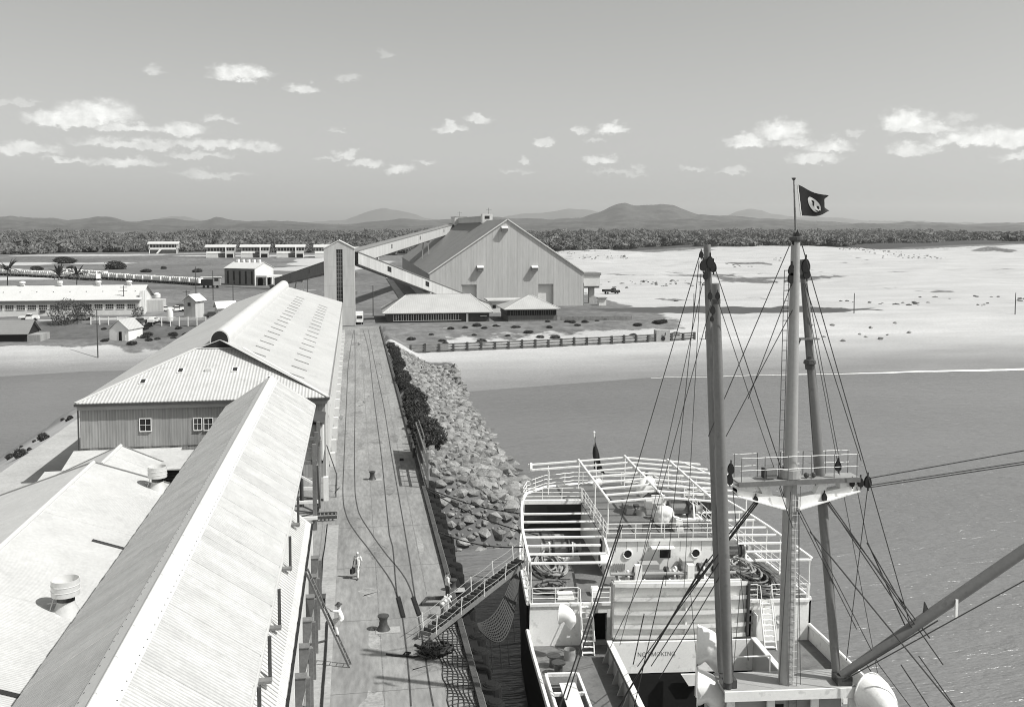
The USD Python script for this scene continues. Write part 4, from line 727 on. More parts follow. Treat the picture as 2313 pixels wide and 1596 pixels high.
h1.part('sill', MB().box(9.2, 25.6, 238.05, 238.29, .34, .49), 'white_paint'); h1.part('post', MB().box(26.8, 27.3, 238.0, 238.28, -.4, 2.0), 'white_paint'); h1.part('awning', MB().box(30.2, 31.8, 237.6, 238.28, 1.3, 1.42), 'white_paint')
h2 = hip_house('office', 'small square pavilion with pyramid roof on a dark brick base', 35.9, 49.8, 236.5, 250, 3.0, 5.9, 43.2, 43.9, 'roof_mid')
h2.part('base', MB().box(37.0, 49.2, 237.3, 249, -.8, 1.4), 'shed_shadow_wall'); h2.part('wall', MB().box(36.8, 49.0, 237.4, 249, 1.41, 2.9), 'dark')
for k in range(19): x = 37.6 + k * .58; h2.part('mullion', MB().box(x, x + .09, 237.28, 237.38, 1.5, 2.6), 'steel_mid')
an_ = Thing('amenities_block', 'low white block with flat roof in front of the sugar store', 'building', (41, 264, 0)); an_.part('wall', MB().box(35.6, 47, 262, 268, -.1, 3.1), 'wall_white'); an_.part('roof', MB().box(35.2, 47.4, 261.3, 268.4, 3.12, 3.5), 'roof_low')
for x in (36.6, 39.4, 42.2): an_.part('window', MB().box(x, x + .9, 261.93, 261.99, 1.2, 2.1), 'glass_dark')
one('bench', MB().box(20.3, 22.3, 228.6, 229.4, -.9, -.45).box(20.4, 20.6, 228.7, 229.3, -1.9, -.91).box(22.0, 22.2, 228.7, 229.3, -1.9, -.91), 'white_paint', 'small white bench on the grass below the long office', 'bench')
vh = Thing('parked_lorry', 'white lorry parked at the foot of the tower', 'lorry', (1.0, 236, 0)); vh.part('cab', MB().box(.45, 2.0, 235.2, 237, .55, 2.3), 'white_paint'); vh.part('body', MB().box(.35, 2.1, 237.1, 240.5, .7, 2.7), 'wall_white'); vh.part('windscreen', MB().box(.6, 1.85, 235.15, 235.19, 1.4, 2.1), 'glass_dark')
for x in (.5, 1.9):
    for y in (235.8, 239.4): vh.part('wheel', MB().tube((x - .12, y, .42), (x + .12, y, .42), .42, n=12), 'dark')

# ------------------------------------------------------------------ sea wall of posts and rails
wall = Thing('sea_wall', 'timber sea wall of posts and rails along the top of the beach', 'sea wall', (45, 212, -3))
xs = np.arange(11.5, 84, 3.05)
for k, x in enumerate(xs):
    y = float(wall_r(x)); wall.part('post', MB().box(x - .22, x + .22, y - .35, y + .1, -4.6, -1.55 + .12 * math.sin(k * 1.7)), 'timber_dark')
    if k < len(xs) - 1 and x < 78:
        y2 = float(wall_r(xs[k + 1]))
        for j, z in enumerate((-3.1, -2.55, -2.0)): wall.part('rail', MB().hexa([(x + .2, y - .1, z), (xs[k + 1] - .2, y2 - .1, z), (xs[k + 1] - .2, y2 + .06, z), (x + .2, y + .06, z), (x + .2, y - .1, z + .4), (xs[k + 1] - .2, y2 - .1, z + .4), (xs[k + 1] - .2, y2 + .06, z + .4), (x + .2, y + .06, z + .4)]), 'timber')
c = np.array([70.0, float(wall_r(70.0)), -3.0]); ob = Thing('outfall', 'pale concrete outfall block breaking the timber sea wall', 'outfall', c); ob.part('block', MB().box(68.4, 71.6, c[1] - .9, c[1] + 1.2, -5, -.7), 'concrete'); ob.part('pipe_mouth', MB().tube((70.0, c[1] - .97, -2.6), (70.0, c[1] - .85, -2.6), .5, n=14), 'dark'); ob.part('ring', MB().path([(70.1 + .5 * math.cos(a), c[1] - .95, -1.5 + .5 * math.sin(a)) for a in np.linspace(-2.6, .6, 12)], .07), 'dark_metal')
fc = Thing('paling_fence', 'thin grey paling fence running seaward from the pyramid-roofed pavilion', 'fence', (56, 239, 0))
for k in range(60): x = 49.9 + k * .3; y = 237.5 - k * .02; fc.part('paling', MB().box(x, x + .2, y, y + .05, -1.0, 1.0 - .1 * math.sin(k * .9) ** 2), 'timber')

# ------------------------------------------------------------------ the ship, seen from its own bridge towards the stern
PIV = np.array([19.6, 57.0, -3.5]); YS, HE = math.radians(-3.0), math.radians(1.3)
RS = rotz(YS) @ np.array([[math.cos(HE), 0, math.sin(HE)], [0, 1, 0], [-math.sin(HE), 0, math.cos(HE)]])
def T(p): return PIV + RS @ (np.asarray(p, float) - PIV)
class Ship(Thing):
    def part(s, name, mb, mat, *a, **k): return Thing.part(s, name, mb.xf(RS, PIV - RS @ PIV), mat, *a, **k)
sh = Ship('cargo_ship', 'white-upperworks cargo ship lying stern away alongside the wharf', 'ship', (19.6, 57, WL))
XC, DM, DP, DU = 19.6, -3.5, -0.8, 1.8                  # main deck, poop deck, boat deck
def half(y): return float(np.interp(y, [18, 56, 60, 66, 70, 73.5, 75.5, 77.6, 79.0], [9.5, 9.35, 9.25, 8.95, 8.55, 8.05, 7.5, 5.6, 1.0]))
ys = np.concatenate([np.arange(18, 56, 4), np.arange(56, 74, 1.5), np.linspace(74, 79, 9)])
def edge_z(y): return -2.55 if y < 59.4 else (-.85 if y < 73.4 else 1.75)
for sd, nm in ((-1, 'hull_side'), (1, 'hull_side')):
    V = []; zz = [-9.5, -7.0, -5.0, -3.6]
    for y in ys:
        for z in zz: V.append((XC + sd * half(y) * (np.interp(z, [-9.5, -7, -3.6], [.93 if y < 66 else .5, .985 if y < 66 else .86, 1.0])), y - (0 if y < 74 else max(0, (-3.6 - z)) * .5), z))
    n = len(zz); sh.part(nm, MB().add(V, [[i * n + j, (i + 1) * n + j, (i + 1) * n + j + 1, i * n + j + 1] for i in range(len(ys) - 1) for j in range(n - 1)]), 'dark', smooth=50)
    for (ya, yb, z0, z1, mat, nm2) in ((18, 59.4, -3.6, -2.55, 'dark', 'bulwark'), (59.4, 73.4, -3.6, -.82, 'dark', 'bulwark'), (73.4, 78.9, -3.6, 1.78, 'ship_white', 'bulwark')):
        yy_ = [y for y in np.linspace(ya, yb, 14)]; V = [(XC + sd * half(y) * 1.001, y, z) for y in yy_ for z in (z0, z1)] ; W = [(XC + sd * (half(y) - .09), y, z) for y in yy_ for z in (z0, z1)]
        sh.part(nm2, MB().add(V, [[2 * i, 2 * i + 2, 2 * i + 3, 2 * i + 1] for i in range(13)]), mat)
        sh.part('bulwark_lining', MB().add(W, [[2 * i, 2 * i + 2, 2 * i + 3, 2 * i + 1] for i in range(13)]), 'ship_white' if ya < 59 else 'ship_grey')
        sh.part('rail_capping', MB().path([(XC + sd * (half(y) - .05), y, z1 + .02) for y in yy_], .13, 6), 'ship_white')
HX0, HX1, HY0, HY1 = 15.2, 24.2, 46.2, 57.0
deck = lambda x0, x1, y0, y1, z: MB().box(x0, x1, y0, y1, z - .12, z)
sh.part('main_deck', deck(XC - 9.2, HX0 - .2, 18, 59.3, DM), 'deck_paint'); sh.part('main_deck', deck(HX1 + .2, XC + 9.2, 18, 59.3, DM), 'deck_paint'); sh.part('main_deck', deck(HX0 - .19, HX1 + .19, HY1 + .2, 59.3, DM), 'deck_paint'); sh.part('main_deck', deck(HX0 - .19, HX1 + .19, 18, HY0 - .2, DM), 'deck_paint')
def plan(ya, yb, z, inset=.08): 
    yy_ = np.linspace(ya, yb, 12); p = [(XC - half(y) + inset, y) for y in yy_] + [(XC + half(y) - inset, y) for y in yy_[::-1]]
    c = (XC, (ya + yb) / 2); v = [(x, y, z) for x, y in p] + [(*c, z)]; n = len(p); v += [(x, y, z - .15) for x, y in p]
    return MB().add(v, [[n, i, (i + 1) % n] for i in range(n)] + [[i, n + 1 + i, n + 1 + (i + 1) % n] for i in range(n)] + [[i, n + 1 + (i + 1) % n, (i + 1) % n] for i in range(n)])
sh.part('poop_deck', plan(59.4, 76, DP), 'deck_paint'); sh.part('boat_deck', plan(73.4, 78.9, DU), 'deck_paint')
# hatch: coaming, the white painted end, the hold, its darkness put into black walls
co = sh.hold('hatch_coaming')
for x, w in ((HX0, -1), (HX1, 1)):
    sh.part('coaming_side', MB().box(min(x, x + w * .18), max(x, x + w * .18), HY0, HY1, -9, -2.4), 'ship_grey', co); sh.part('coaming_rail', MB().box(x - .22 if w < 0 else x - .1, x + .1 if w < 0 else x + .22, HY0 - .1, HY1 + .1, -2.39, -2.3), 'ship_white', co)
    sh.part('runner', MB().box(x - .28 if w < 0 else x + .24, x - .24 if w < 0 else x + .28, HY0, HY1, -2.46, -2.4), 'dark_metal', co)
    for k in range(8): sh.part('stay', MB().prism([(x + w * .18, HY0 + .6 + k * 1.4, -2.5), (x + w * .55, HY0 + .6 + k * 1.4, DM), (x + w * .18, HY0 + .6 + k * 1.4, DM)], (0, .08, 0)), 'ship_grey', co)
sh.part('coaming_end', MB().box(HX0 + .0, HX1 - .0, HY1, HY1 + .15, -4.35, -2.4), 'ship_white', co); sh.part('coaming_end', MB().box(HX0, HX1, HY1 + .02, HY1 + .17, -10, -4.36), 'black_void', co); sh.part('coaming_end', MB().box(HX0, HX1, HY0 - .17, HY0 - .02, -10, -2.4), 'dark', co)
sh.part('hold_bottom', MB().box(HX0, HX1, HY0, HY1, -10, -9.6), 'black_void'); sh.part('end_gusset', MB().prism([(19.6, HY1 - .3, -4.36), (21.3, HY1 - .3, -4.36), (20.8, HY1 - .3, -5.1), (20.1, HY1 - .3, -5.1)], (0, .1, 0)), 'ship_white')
tx = meshkit.text_mesh('NO SMOKING', .26, .01); tx.vertices = tx.vertices @ np.array([[1, 0, 0], [0, 0, 1], [0, -1, 0]]).astype(float) ; tx.vertices = tx.vertices * [1, -1, 1] + [16.9, HY1 - .006, -3.3]
tm_ = MB().tm(tx); sh.part('lettering', tm_, 'steel_mid')
sh.part('post', MB().box(20.3, 20.6, 55.8, 56.1, -5.4, -2.1), 'ship_white')
# hatch covers folded upright against the deckhouse
hc = Ship('hatch_cover', 'white ribbed hatch cover folded upright at the aft end of the hold', 'hatch cover', T((19.6, 57.6, -2.3)))
hc.part('plate', MB().box(15.5, 23.9, 57.75, 57.83, -2.25, 1.0), 'ship_white')
for k, z in enumerate((1.0, .13, -.74, -1.6, -2.25)):
    n = 13; xs = np.linspace(15.5, 23.9, n); d = .2 + .2 * np.sin(np.linspace(0, math.pi, n)) ** .8; m = MB()
    v = [(x, 57.75, z) for x in xs] + [(x, 57.75 - dd, z) for x, dd in zip(xs, d)] + [(x, 57.75, z - .05) for x in xs] + [(x, 57.75 - dd, z - .05) for x, dd in zip(xs, d)]
    m.add(v, [[i, i + 1, n + i + 1, n + i] for i in range(n - 1)] + [[2 * n + i, 2 * n + i + 1, 3 * n + i + 1, 3 * n + i] for i in range(n - 1)] + [[n + i, n + i + 1, 3 * n + i + 1, 3 * n + i] for i in range(n - 1)])
    r = hc.part('rib', m, 'ship_white'); hc.part('flange', MB().add([(x, 57.75 - dd - .015, z + s * .13 - .03) for s in (-1, 1) for x, dd in zip(xs, d)], [[i, i + 1, n + i + 1, n + i] for i in range(n - 1)]), 'ship_white', r)
hc.part('web', MB().box(20.0, 20.1, 57.5, 57.74, -2.2, .95), 'ship_white'); hc.part('edge', MB().box(15.38, 15.48, 57.5, 58.1, -2.3, 1.05), 'ship_grey'); hc.part('edge', MB().box(23.92, 24.05, 57.4, 58.2, -2.3, 1.0), 'dark_metal')
hc2 = Ship('hatch_cover', 'second hatch cover standing upright just behind the ribbed one', 'hatch cover', T((19.6, 58.4, -2.3))); hc2.part('plate', MB().box(15.6, 23.8, 58.3, 58.42, -2.25, .95), 'ship_white'); hc2.part('edge', MB().box(15.5, 15.59, 58.2, 58.6, -2.25, .95), 'dark_metal')
for x in (16, 17.6, 19.2, 20.8, 22.4): hc2.part('web', MB().box(x, x + .08, 58.43, 58.75, -2.2, .9), 'ship_white')
# poop front, doors, ladders
pf = sh.hold('poop_front')
for xa, xb in ((XC - 9.1, 14.5), (15.45, 23.75), (24.9, XC + 9.1)): sh.part('bulkhead', MB().box(xa, xb, 59.3, 59.4, DM, DP - .16), 'ship_white', pf)
for xa, xb in ((14.5, 15.45), (23.75, 24.9)):
    sh.part('doorway', MB().box(xa, xb, 59.75, 59.8, DM, DP - .16), 'black_void', pf); sh.part('lintel', MB().box(xa, xb, 59.31, 59.41, -1.45, DP - .17), 'ship_white', pf); sh.part('door_coaming', MB().box(xa, xb, 59.26, 59.42, DM, -3.2), 'ship_grey', pf)
sh.part('door', MB().box(24.95, 25.02, 58.5, 59.28, -3.2, -1.5), 'ship_white', pf); sh.part('door', MB().box(14.4, 14.46, 58.6, 59.28, -3.2, -1.5), 'ship_grey', pf)
sh.part('deck_edge', MB().box(XC - 9.1, XC + 9.1, 59.22, 59.45, DP - .15, DP + .03), 'ship_white', pf)
def stair(x, y0, y1, z0, z1, w=.75):
    st = sh.hold('ladder'); n = 9
    for s in (-1, 1): sh.part('stringer', MB().bar((x + s * w / 2, y0, z0), (x + s * w / 2, y1, z1 + .1), .06, .16), 'ship_white', st); sh.part('handrail', MB().path([(x + s * w / 2, y0, z0 + .9), (x + s * w / 2, y1, z1 + 1.0), (x + s * w / 2, y1 + .4, z1 + .9)], .03), 'ship_white', st)
    for k in range(n): t = (k + .5) / n; sh.part('tread', MB().box(x - w / 2 + .03, x + w / 2 - .03, y0 + (y1 - y0) * t - .1, y0 + (y1 - y0) * t + .1, z0 + (z1 - z0) * t, z0 + (z1 - z0) * t + .04), 'ship_white', st)
stair(14.0, 57.7, 59.1, DM, DP); stair(25.7, 57.9, 59.1, DM, DP)
def guard(name, pts, h=1.0, nr=3, sp=1.5, r=.028, closed=False):
    pts = np.asarray(pts, float); g = sh.hold(name); t = np.concatenate([[0], np.cumsum(np.linalg.norm(np.diff(pts, axis=0), axis=1))]); n = max(1, int(round(t[-1] / sp)))
    for k in range(nr): sh.part('rail', MB().path(pts + [0, 0, h * (k + 1) / nr], r, 5), 'ship_white', g)
    for s in np.linspace(0, t[-1], n + 1): p = [np.interp(s, t, pts[:, i]) for i in range(3)]; sh.part('stanchion', MB().tube(p, np.add(p, (0, 0, h)), r * 1.15, n=5), 'ship_white', g)
L_ = lambda y, i=.12: (XC - half(y) + i, y); R_ = lambda y, i=.12: (XC + half(y) - i, y)
guard('guard_rail', [(XC - 8.95, 59.35, DP), (14.0 - .45, 59.35, DP)]); guard('guard_rail', [(14.45, 59.35, DP), (15.6, 59.35, DP)]); guard('guard_rail', [(24.3, 59.35, DP), (25.25, 59.35, DP)]); guard('guard_rail', [(26.15, 59.35, DP), (XC + 8.95, 59.35, DP)])
guard('guard_rail', [(*L_(y), DP) for y in np.linspace(59.4, 73, 8)]); guard('guard_rail', [(*R_(y), DP) for y in np.linspace(59.4, 73, 8)])
HW0, HW1, HF, HB = 16.2, 24.4, 64.0, 73.4
guard('guard_rail', [(HW0 + .08, HF + .1, DU), (HW1 - .08, HF + .1, DU)], sp=1.05); guard('guard_rail', [(HW0 + .08, HF + .12, DU), (HW0 + .08, HB, DU)], sp=1.2); guard('guard_rail', [(HW1 - .08, HF + .12, DU), (HW1 - .08, HB, DU)], sp=1.2)
guard('guard_rail', [(*L_(73.5), DU), (HW0, 73.5, DU)]); guard('guard_rail', [(HW1, 73.5, DU), (*R_(73.5), DU)]); guard('guard_rail', [(*L_(y), DU) for y in np.linspace(73.5, 78.3, 6)] + [(*R_(y), DU) for y in np.linspace(78.3, 73.5, 6)], sp=1.6)
# deckhouse
dh = sh.hold('deckhouse')
sh.part('front', MB().box(HW0, HW1, HF, HF + .1, DP, DU - .13), 'ship_white', dh); sh.part('side', MB().box(HW0, HW0 + .1, HF + .11, HB, DP, DU - .13), 'ship_white', dh); sh.part('side', MB().box(HW1 - .1, HW1, HF + .11, HB, DP, DU - .13), 'ship_white', dh)
sh.part('house_top', MB().box(HW0 - .1, HW1 + .1, HF - .1, HB, DU - .12, DU), 'deck_paint', dh); sh.part('eave', MB().box(HW0 - .12, HW1 + .12, HF - .14, HF - .11, DU - .16, DU + .02), 'ship_white', dh)
for x in np.arange(16.9, 24.2, .75): sh.part('seam', MB().box(x, x + .03, HF - .012, HF - .002, .9, DU - .16), 'ship_grey', dh)
for x in (17.75, 22.5):
    p = sh.part('porthole', MB().tube((x, HF - .05, .75), (x, HF - .005, .75), .26, n=18), 'dark', dh); sh.part('porthole_rim', MB().path([(x + .3 * math.cos(a), HF - .05, .75 + .3 * math.sin(a)) for a in np.linspace(0, 2 * math.pi, 20)], .045), 'ship_white', dh)
sh.part('window', MB().box(20.0, 20.75, HF - .03, HF - .005, .45, 1.1), 'dark', dh); sh.part('window_hood', MB().box(19.3, 20.9, HF - .6, HF - .04, 1.2, 1.3), 'ship_white', dh); sh.part('side_door', MB().box(HW0 - .03, HW0 - .005, 65, 65.8, DP + .1, 1.3), 'dark', dh)
for x in (16.7, 22.9):
    for k in range(7): sh.part('grille_bar', MB().box(x + k * .14, x + k * .14 + .05, HF - .08, HF - .02, -.35, .12), 'ship_grey', dh)
def winch(x, y, z, w, name='winch'):
    g = sh.hold(name); sh.part('bed', MB().box(x - w / 2, x + w / 2, y - .7, y + .7, z, z + .15), 'ship_white', g); sh.part('drum', MB().tube((x - w * .18, y, z + .75), (x + w * .18, y, z + .75), .38, n=16), 'steel_mid', g)
    for s in (-1, 1): sh.part('flange', MB().tube((x + s * w * .19, y, z + .75), (x + s * w * .23, y, z + .75), .58, n=18), 'dark_metal', g); sh.part('warping_head', MB().lathe([(0, 0), (.34, .0), (.22, .22), (.24, .36), (.36, .5), (0, .5)], (0, 0, 0), 14).xf(np.array([[0, 0, s], [0, 1, 0], [1, 0, 0]], float), (x + s * w * .36, y, z + .75)), 'ship_grey', g); sh.part('bearing', MB().prism([(x + s * w * .3, y - .5, z + .15), (x + s * w * .3, y + .5, z + .15), (x + s * w * .3, y + .15, z + 1.1), (x + s * w * .3, y - .15, z + 1.1)], (s * .12, 0, 0)), 'ship_white', g)
    sh.part('shaft', MB().tube((x - w * .48, y, z + .75), (x + w * .48, y, z + .75), .09, n=8), 'steel_mid', g); sh.part('motor', MB().box(x - w * .12, x + w * .14, y + .5, y + 1.3, z + .15, z + 1.3), 'ship_grey', g)
winch(18.9, 62.0, DP, 5.0); winch(21.7, 62.6, DP, 3.0); winch(22.5, 68.5, DU, 3.4); winch(13.8, 68, DP, 2.6); winch(26.2, 67, DP, 2.6)
sh.part('pipe', MB().tube((16.0, 61.2, .35), (24.4, 61.2, .35), .11, n=8), 'ship_grey'); 
for x in (17.6, 21.1): sh.part('post', MB().box(x, x + .45, 61.0, 61.4, DP, .95), 'ship_white')
# ventilators: a neck that bends into a bell
def cowl(x, y, z, h, rn, rm, ang, band=True, th=sh, mat='ship_white'):
    g = th.hold('ventilator'); d = np.array([math.cos(ang), math.sin(ang), 0]); pts = [(x, y, z), (x, y, z + h * .25), (x, y, z + h * .55), (x, y, z + h * .72)]; rad = [rn, rn, rn, rn * 1.04]
    for a in np.linspace(.25, 1.0, 5): t = a * math.pi / 2; b = rn * 1.35; c = np.array([x, y, z + h * .72]) + d * b * (1 - math.cos(t)) + np.array([0, 0, b * math.sin(t)]); pts.append(tuple(c)); rad.append(rn + (rm - rn) * a * .8)
    e = np.array(pts[-1]) + d * rn * .5; pts.append(tuple(e)); rad.append(rm)
    P = MB().path(pts, rad, 20); th.part('cowl', P, mat, g, smooth=60); th.part('mouth', MB().tube(e + d * .006, e + d * .02, rm * .9, n=20), 'dark', g); th.part('lip', MB().path([tuple(e + rm * (math.cos(a) * np.array([-d[1], d[0], 0]) + math.sin(a) * np.array([0, 0, 1.0]))) for a in np.linspace(0, 2 * math.pi, 22)], .04), mat, g)
    if band: th.part('base_band', MB().lathe([(rn * 1.03, 0), (rn * 1.03, h * .2)], (x, y, z), 20), 'ship_grey', g)
cowl(12.75, 57.3, DM, 3.2, .34, .60, math.pi * .87); cowl(20.0, 69.6, DU, 2.3, .40, .62, math.pi * .15); cowl(17.3, 73.6, DU, 1.5, .2, .3, math.pi * .2, False); cowl(22.5, 74.2, DU, 1.6, .2, .3, math.pi, False); cowl(23.3, 61.4, DP, 1.5, .24, .4, math.pi * 1.3, False); cowl(16.1, 62.6, DP, 1.8, .3, .45, math.pi, False)
cowl(18.35, 46.3, -1.7, 3.9, .55, 1.0, math.pi * .9); cowl(17.6, 43.9, -1.7, 2.6, .5, .85, math.pi * .9); cowl(24.75, 41.3, -2.2, 3.9, .55, .9, math.pi * .62); cowl(24.6, 38.9, -2.2, 2.9, .5, .8, math.pi * .62)
# awning spars: side frames over the poop, peaked frame over the boat deck
aw_ = sh.hold('awning_frame')
def spar(p, q, w=.2, h=.1): sh.part('spar', MB().bar(p, q, w, h), 'ship_white', aw_)
for y in (59.3, 61.0, 62.7, 64.5, 66.2, 68.0, 70.0): spar((XC - half(y) + .15, y, DU), (15.6 if y < 64 else HW0 - .02, y, DU)); spar((25.0 if y < 64 else HW1 + .02, y, DU), (XC + half(y) - .15, y, DU))
spar((XC - half(73.2) + .1, 73.2, DU), (HW0 - .02, 73.2, DU), .3, .3)
for s in (-1, 1):
    for ya, yb in zip(np.linspace(59.3, 73, 7)[:-1], np.linspace(59.3, 73, 7)[1:]): spar((XC + s * (half(ya) - .1), ya, DU + .11), (XC + s * (half(yb) - .1), yb, DU + .11), .16, .1)
    for y in np.linspace(59.4, 72.9, 7): sh.part('awning_post', MB().tube((XC + s * (half(y) - .2), y, DP), (XC + s * (half(y) - .2), y, DU - .06), .045, n=6), 'ship_white', aw_)
spar((15.6, 59.3, DU + .1), (16.1, 63.9, DU + .1), .12, .08)
AZ, RZ_ = 4.0, 4.3; AX0, AX1, AXM = 16.6, 24.0, 20.4
for y in np.linspace(65.2, 77.2, 8):
    k = (y - 65.2) / 12; a0 = AX0 if y < 75 else XC - half(min(y, 75.6)) + .3; a1 = AX1 if y < 75 else XC + half(min(y, 75.6)) - .3
    if y >= 75: sh.part('spar', MB().bar((a0, y, AZ - .3), (AX0, y, AZ), .2, .12), 'ship_white', aw_); sh.part('spar', MB().bar((AX1, y, AZ), (a1, y, AZ - .3), .2, .12), 'ship_white', aw_)
    spar((AX0, y, AZ), (AXM, y, RZ_)); spar((AXM, y, RZ_), (AX1 + (4 if y > 66 and y < 75 else 0), y, AZ - (.3 if 66 < y < 75 else 0)))
for (xa, xb, z) in ((AX0, AX0, AZ), (AXM, AXM, RZ_), (AX1, AX1, AZ)): sh.part('spar', MB().bar((xa, 65.1, z + .12), (xb, 77.3, z + .12), .13, .1), 'ship_white', aw_)
sh.part('spar', MB().bar((XC - half(75.6) + .3, 75.2, AZ - .18), (XC - half(75.6) + .55, 77.3, AZ - .18), .16, .1), 'ship_white', aw_); sh.part('spar', MB().bar((28, 67, AZ - .2), (25.4, 77.2, AZ - .2), .13, .1), 'ship_white', aw_)
for x, y in ((AX0, 65.3), (AX0, 70), (AX0, 77), (AXM, 77.1), (AXM, 65.3), (AX1, 65.3), (AX1, 70), (AX1, 77), (13.9, 75.3), (14.1, 77.0), (27.6, 68.5), (26.8, 72)): sh.part('awning_post', MB().tube((x, y, DU if x < 25 or y > 73 else DP), (x, y, RZ_ - .08 if x == AXM else (AZ if AX0 <= x <= AX1 else AZ - .3) - .05), .05, n=6), 'ship_white', aw_)
sh.part('signal_lamp', MB().tube((21.2, 73, DU), (21.2, 73, 3.9), .05).ball((21.2, 73, 4.05), .16, 1), 'dark_metal')
# covered gear and stowed ropes on the after decks
cv = MB().ball((20.9, 66.6, DU + .75), (.75, .6, .75), 3); cm = cv.mesh(); nn = meshkit.fbm(cm.vertices * 2.3, 3, 4); cm.vertices = cm.vertices + cm.vertex_normals * (nn[:, None] - .5) * .35
Ship('canvas_cover', 'bunched white canvas cover over deck gear at the front of the boat deck', 'canvas cover', T((20.9, 66.6, DU))).part('canvas', MB().tm(cm), 'canvas', smooth=60)
cv = MB().hexa([(21.4, 65.2, DU), (22.0, 65.2, DU), (22.0, 66.4, DU), (21.4, 66.4, DU), (21.45, 65.3, DU + .9), (21.9, 65.3, DU + .8), (21.9, 66.3, DU + .8), (21.45, 66.3, DU + .9)]); Ship('canvas_cover', 'narrow white canvas bundle leaning beside the bunched cover', 'canvas cover', T((21.7, 65.8, DU))).part('canvas', cv, 'canvas')
def rope_heap(label, x, y, z, rx, ry, n, seed, mat='rope'):
    q = np.random.default_rng(seed); t = Ship('rope_heap', label, 'rope', T((x, y, z)))
    for k in range(n):
        a0 = q.uniform(0, 6.28); ra, rb = rx * q.uniform(.45, 1), ry * q.uniform(.4, 1); cx, cy = q.normal(0, rx * .16), q.normal(0, ry * .16); a = np.linspace(a0, a0 + q.uniform(3, 6.3), 18)
        t.part('coil', MB().path([(x + cx + ra * math.cos(i), y + cy + rb * math.sin(i), z + .06 + .05 * k % .5 + .05 * math.sin(3 * i + k)) for i in a], .07, 5), mat)
rope_heap('tangled pale mooring ropes heaped under the port side awning spars', 12.6, 65.6, DP, 1.2, 2.6, 16, 1); rope_heap('loose coils of hose and rope on the port side near the poop front', 12.2, 61.6, DP, 1.1, 1.0, 8, 2, 'steel_mid'); rope_heap('dark heap of hawsers on the starboard side of the poop', 26.3, 62.5, DP, 1.3, 3.0, 20, 3, 'steel_mid'); rope_heap('pale hawser loops lying over the starboard heap', 25.6, 63.6, DP + .45, .9, 1.6, 9, 4)
bn = Ship('cargo_bin', 'white open timber frame box standing on the port side of the main deck', 'box frame', T((11.6, 51, DM)))
for x in (10.75, 12.6): bn.part('side_rail', MB().bar((x, 46.5, -2.7), (x, 53.6, -2.7), .14, .14), 'ship_white'); bn.part('side', MB().box(x - .04, x + .04, 46.5, 53.6, DM, -2.78), 'ship_grey')
for y in (46.6, 48.9, 51.2, 53.6): bn.part('cross_rail', MB().bar((10.83, y, -2.72), (12.52, y, -2.72), .16, .18), 'ship_white')
bn.part('board', MB().box(11.3, 12.2, 47, 52.2, -2.62, -2.55), 'canvas'); bn.part('inside', MB().box(10.8, 12.5, 46.6, 53.5, DM + .01, DM + .05), 'dark')
q = np.random.default_rng(55)
for k in range(16):
    x, y = (q.uniform(16.9, 23.8), q.uniform(64.8, 76)) if k < 9 else (q.choice([q.uniform(11.6, 15), q.uniform(24.8, 27.5)]), q.uniform(60.2, 72)); z0 = DU if k < 9 else DP; a, b, h = q.uniform(.2, .6), q.uniform(.2, .5), q.uniform(.25, .8)
    sh.part('deck_locker', MB().hexa([(x - a, y - b, z0), (x + a, y - b, z0), (x + a, y + b, z0), (x - a, y + b, z0), (x - a * .9, y - b * .9, z0 + h), (x + a * .9, y - b * .9, z0 + h), (x + a * .9, y + b * .9, z0 + h * 1.1), (x - a * .9, y + b * .9, z0 + h * 1.1)]), ['dark_metal', 'ship_white', 'steel_mid', 'dark'][k % 4])
for x in (17.2, 19.0, 21.4, 23.2): sh.part('pipe', MB().path([(x, 65.0, DU), (x, 65.0, DU + .5), (x + .8, 65.0, DU + .55), (x + 1.2, 65.0, DU + .1)], .06, 6), 'dark_metal')
for x in (-9, -6): sh.part('life_ring', MB().path([(24.9 + .3 * math.cos(a), 59.25, -2.0 + .3 * math.sin(a)) for a in np.linspace(0, 6.28, 16)] if x == -9 else [(26.8 + .3 * math.cos(a), 59.25, -2.1 + .3 * math.sin(a)) for a in np.linspace(0, 6.28, 16)], .06, 6), 'ship_grey')
for k, (x, y) in enumerate([(11.6, 56.3), (11.75, 55.3), (26.0, 52.8), (26.2, 51.6)]):
    sh.part('mooring_bitt', MB().lathe([(.25, 0), (.25, .62), (.42, .66), (.42, .74), (0, .78)], (x, y, DM), 14), 'dark_metal', label=None)
for x, y, w in ((25.5, 50.5, 1.5), (27.2, 50.7, .9)): sh.part('deck_locker', MB().box(x, x + w, y, y + .9, DM, DM + .6), 'ship_white')
0 and sh.part('wash_port_plate', MB().prism([(28.6, 56.8, -2.5), (28.9, 52.5, -2.4), (28.9, 52.5, .3), (28.6, 57.0, -.9)], (.05, 0, 0)), 'dark_metal')
# stern flag staff
fs = Ship('ensign', 'dark ensign hanging limp from the white staff at the stern', 'flag', T((18.3, 78.0, DU))); fs.part('staff', MB().tube((18.3, 78.0, DU), (18.0, 78.2, 6.1), .055, .04).ball((18.0, 78.2, 6.15), .1, 1), 'ship_white')
z = np.linspace(0, 1, 14); V = []
for i, t in enumerate(z):
    for j, s in enumerate(np.linspace(0, 1, 6)): V.append((17.98 + s * (.15 + .85 * t ** 1.4) + .06 * math.sin(9 * t + 4 * s), 78.15 + .12 * math.sin(6 * s + 5 * t), 5.8 - 2.6 * t - s * .5 * t))
fs.part('cloth', MB().add(V, [[i * 6 + j, i * 6 + j + 1, (i + 1) * 6 + j + 1, (i + 1) * 6 + j] for i in range(13) for j in range(5)]), 'dark', smooth=60)

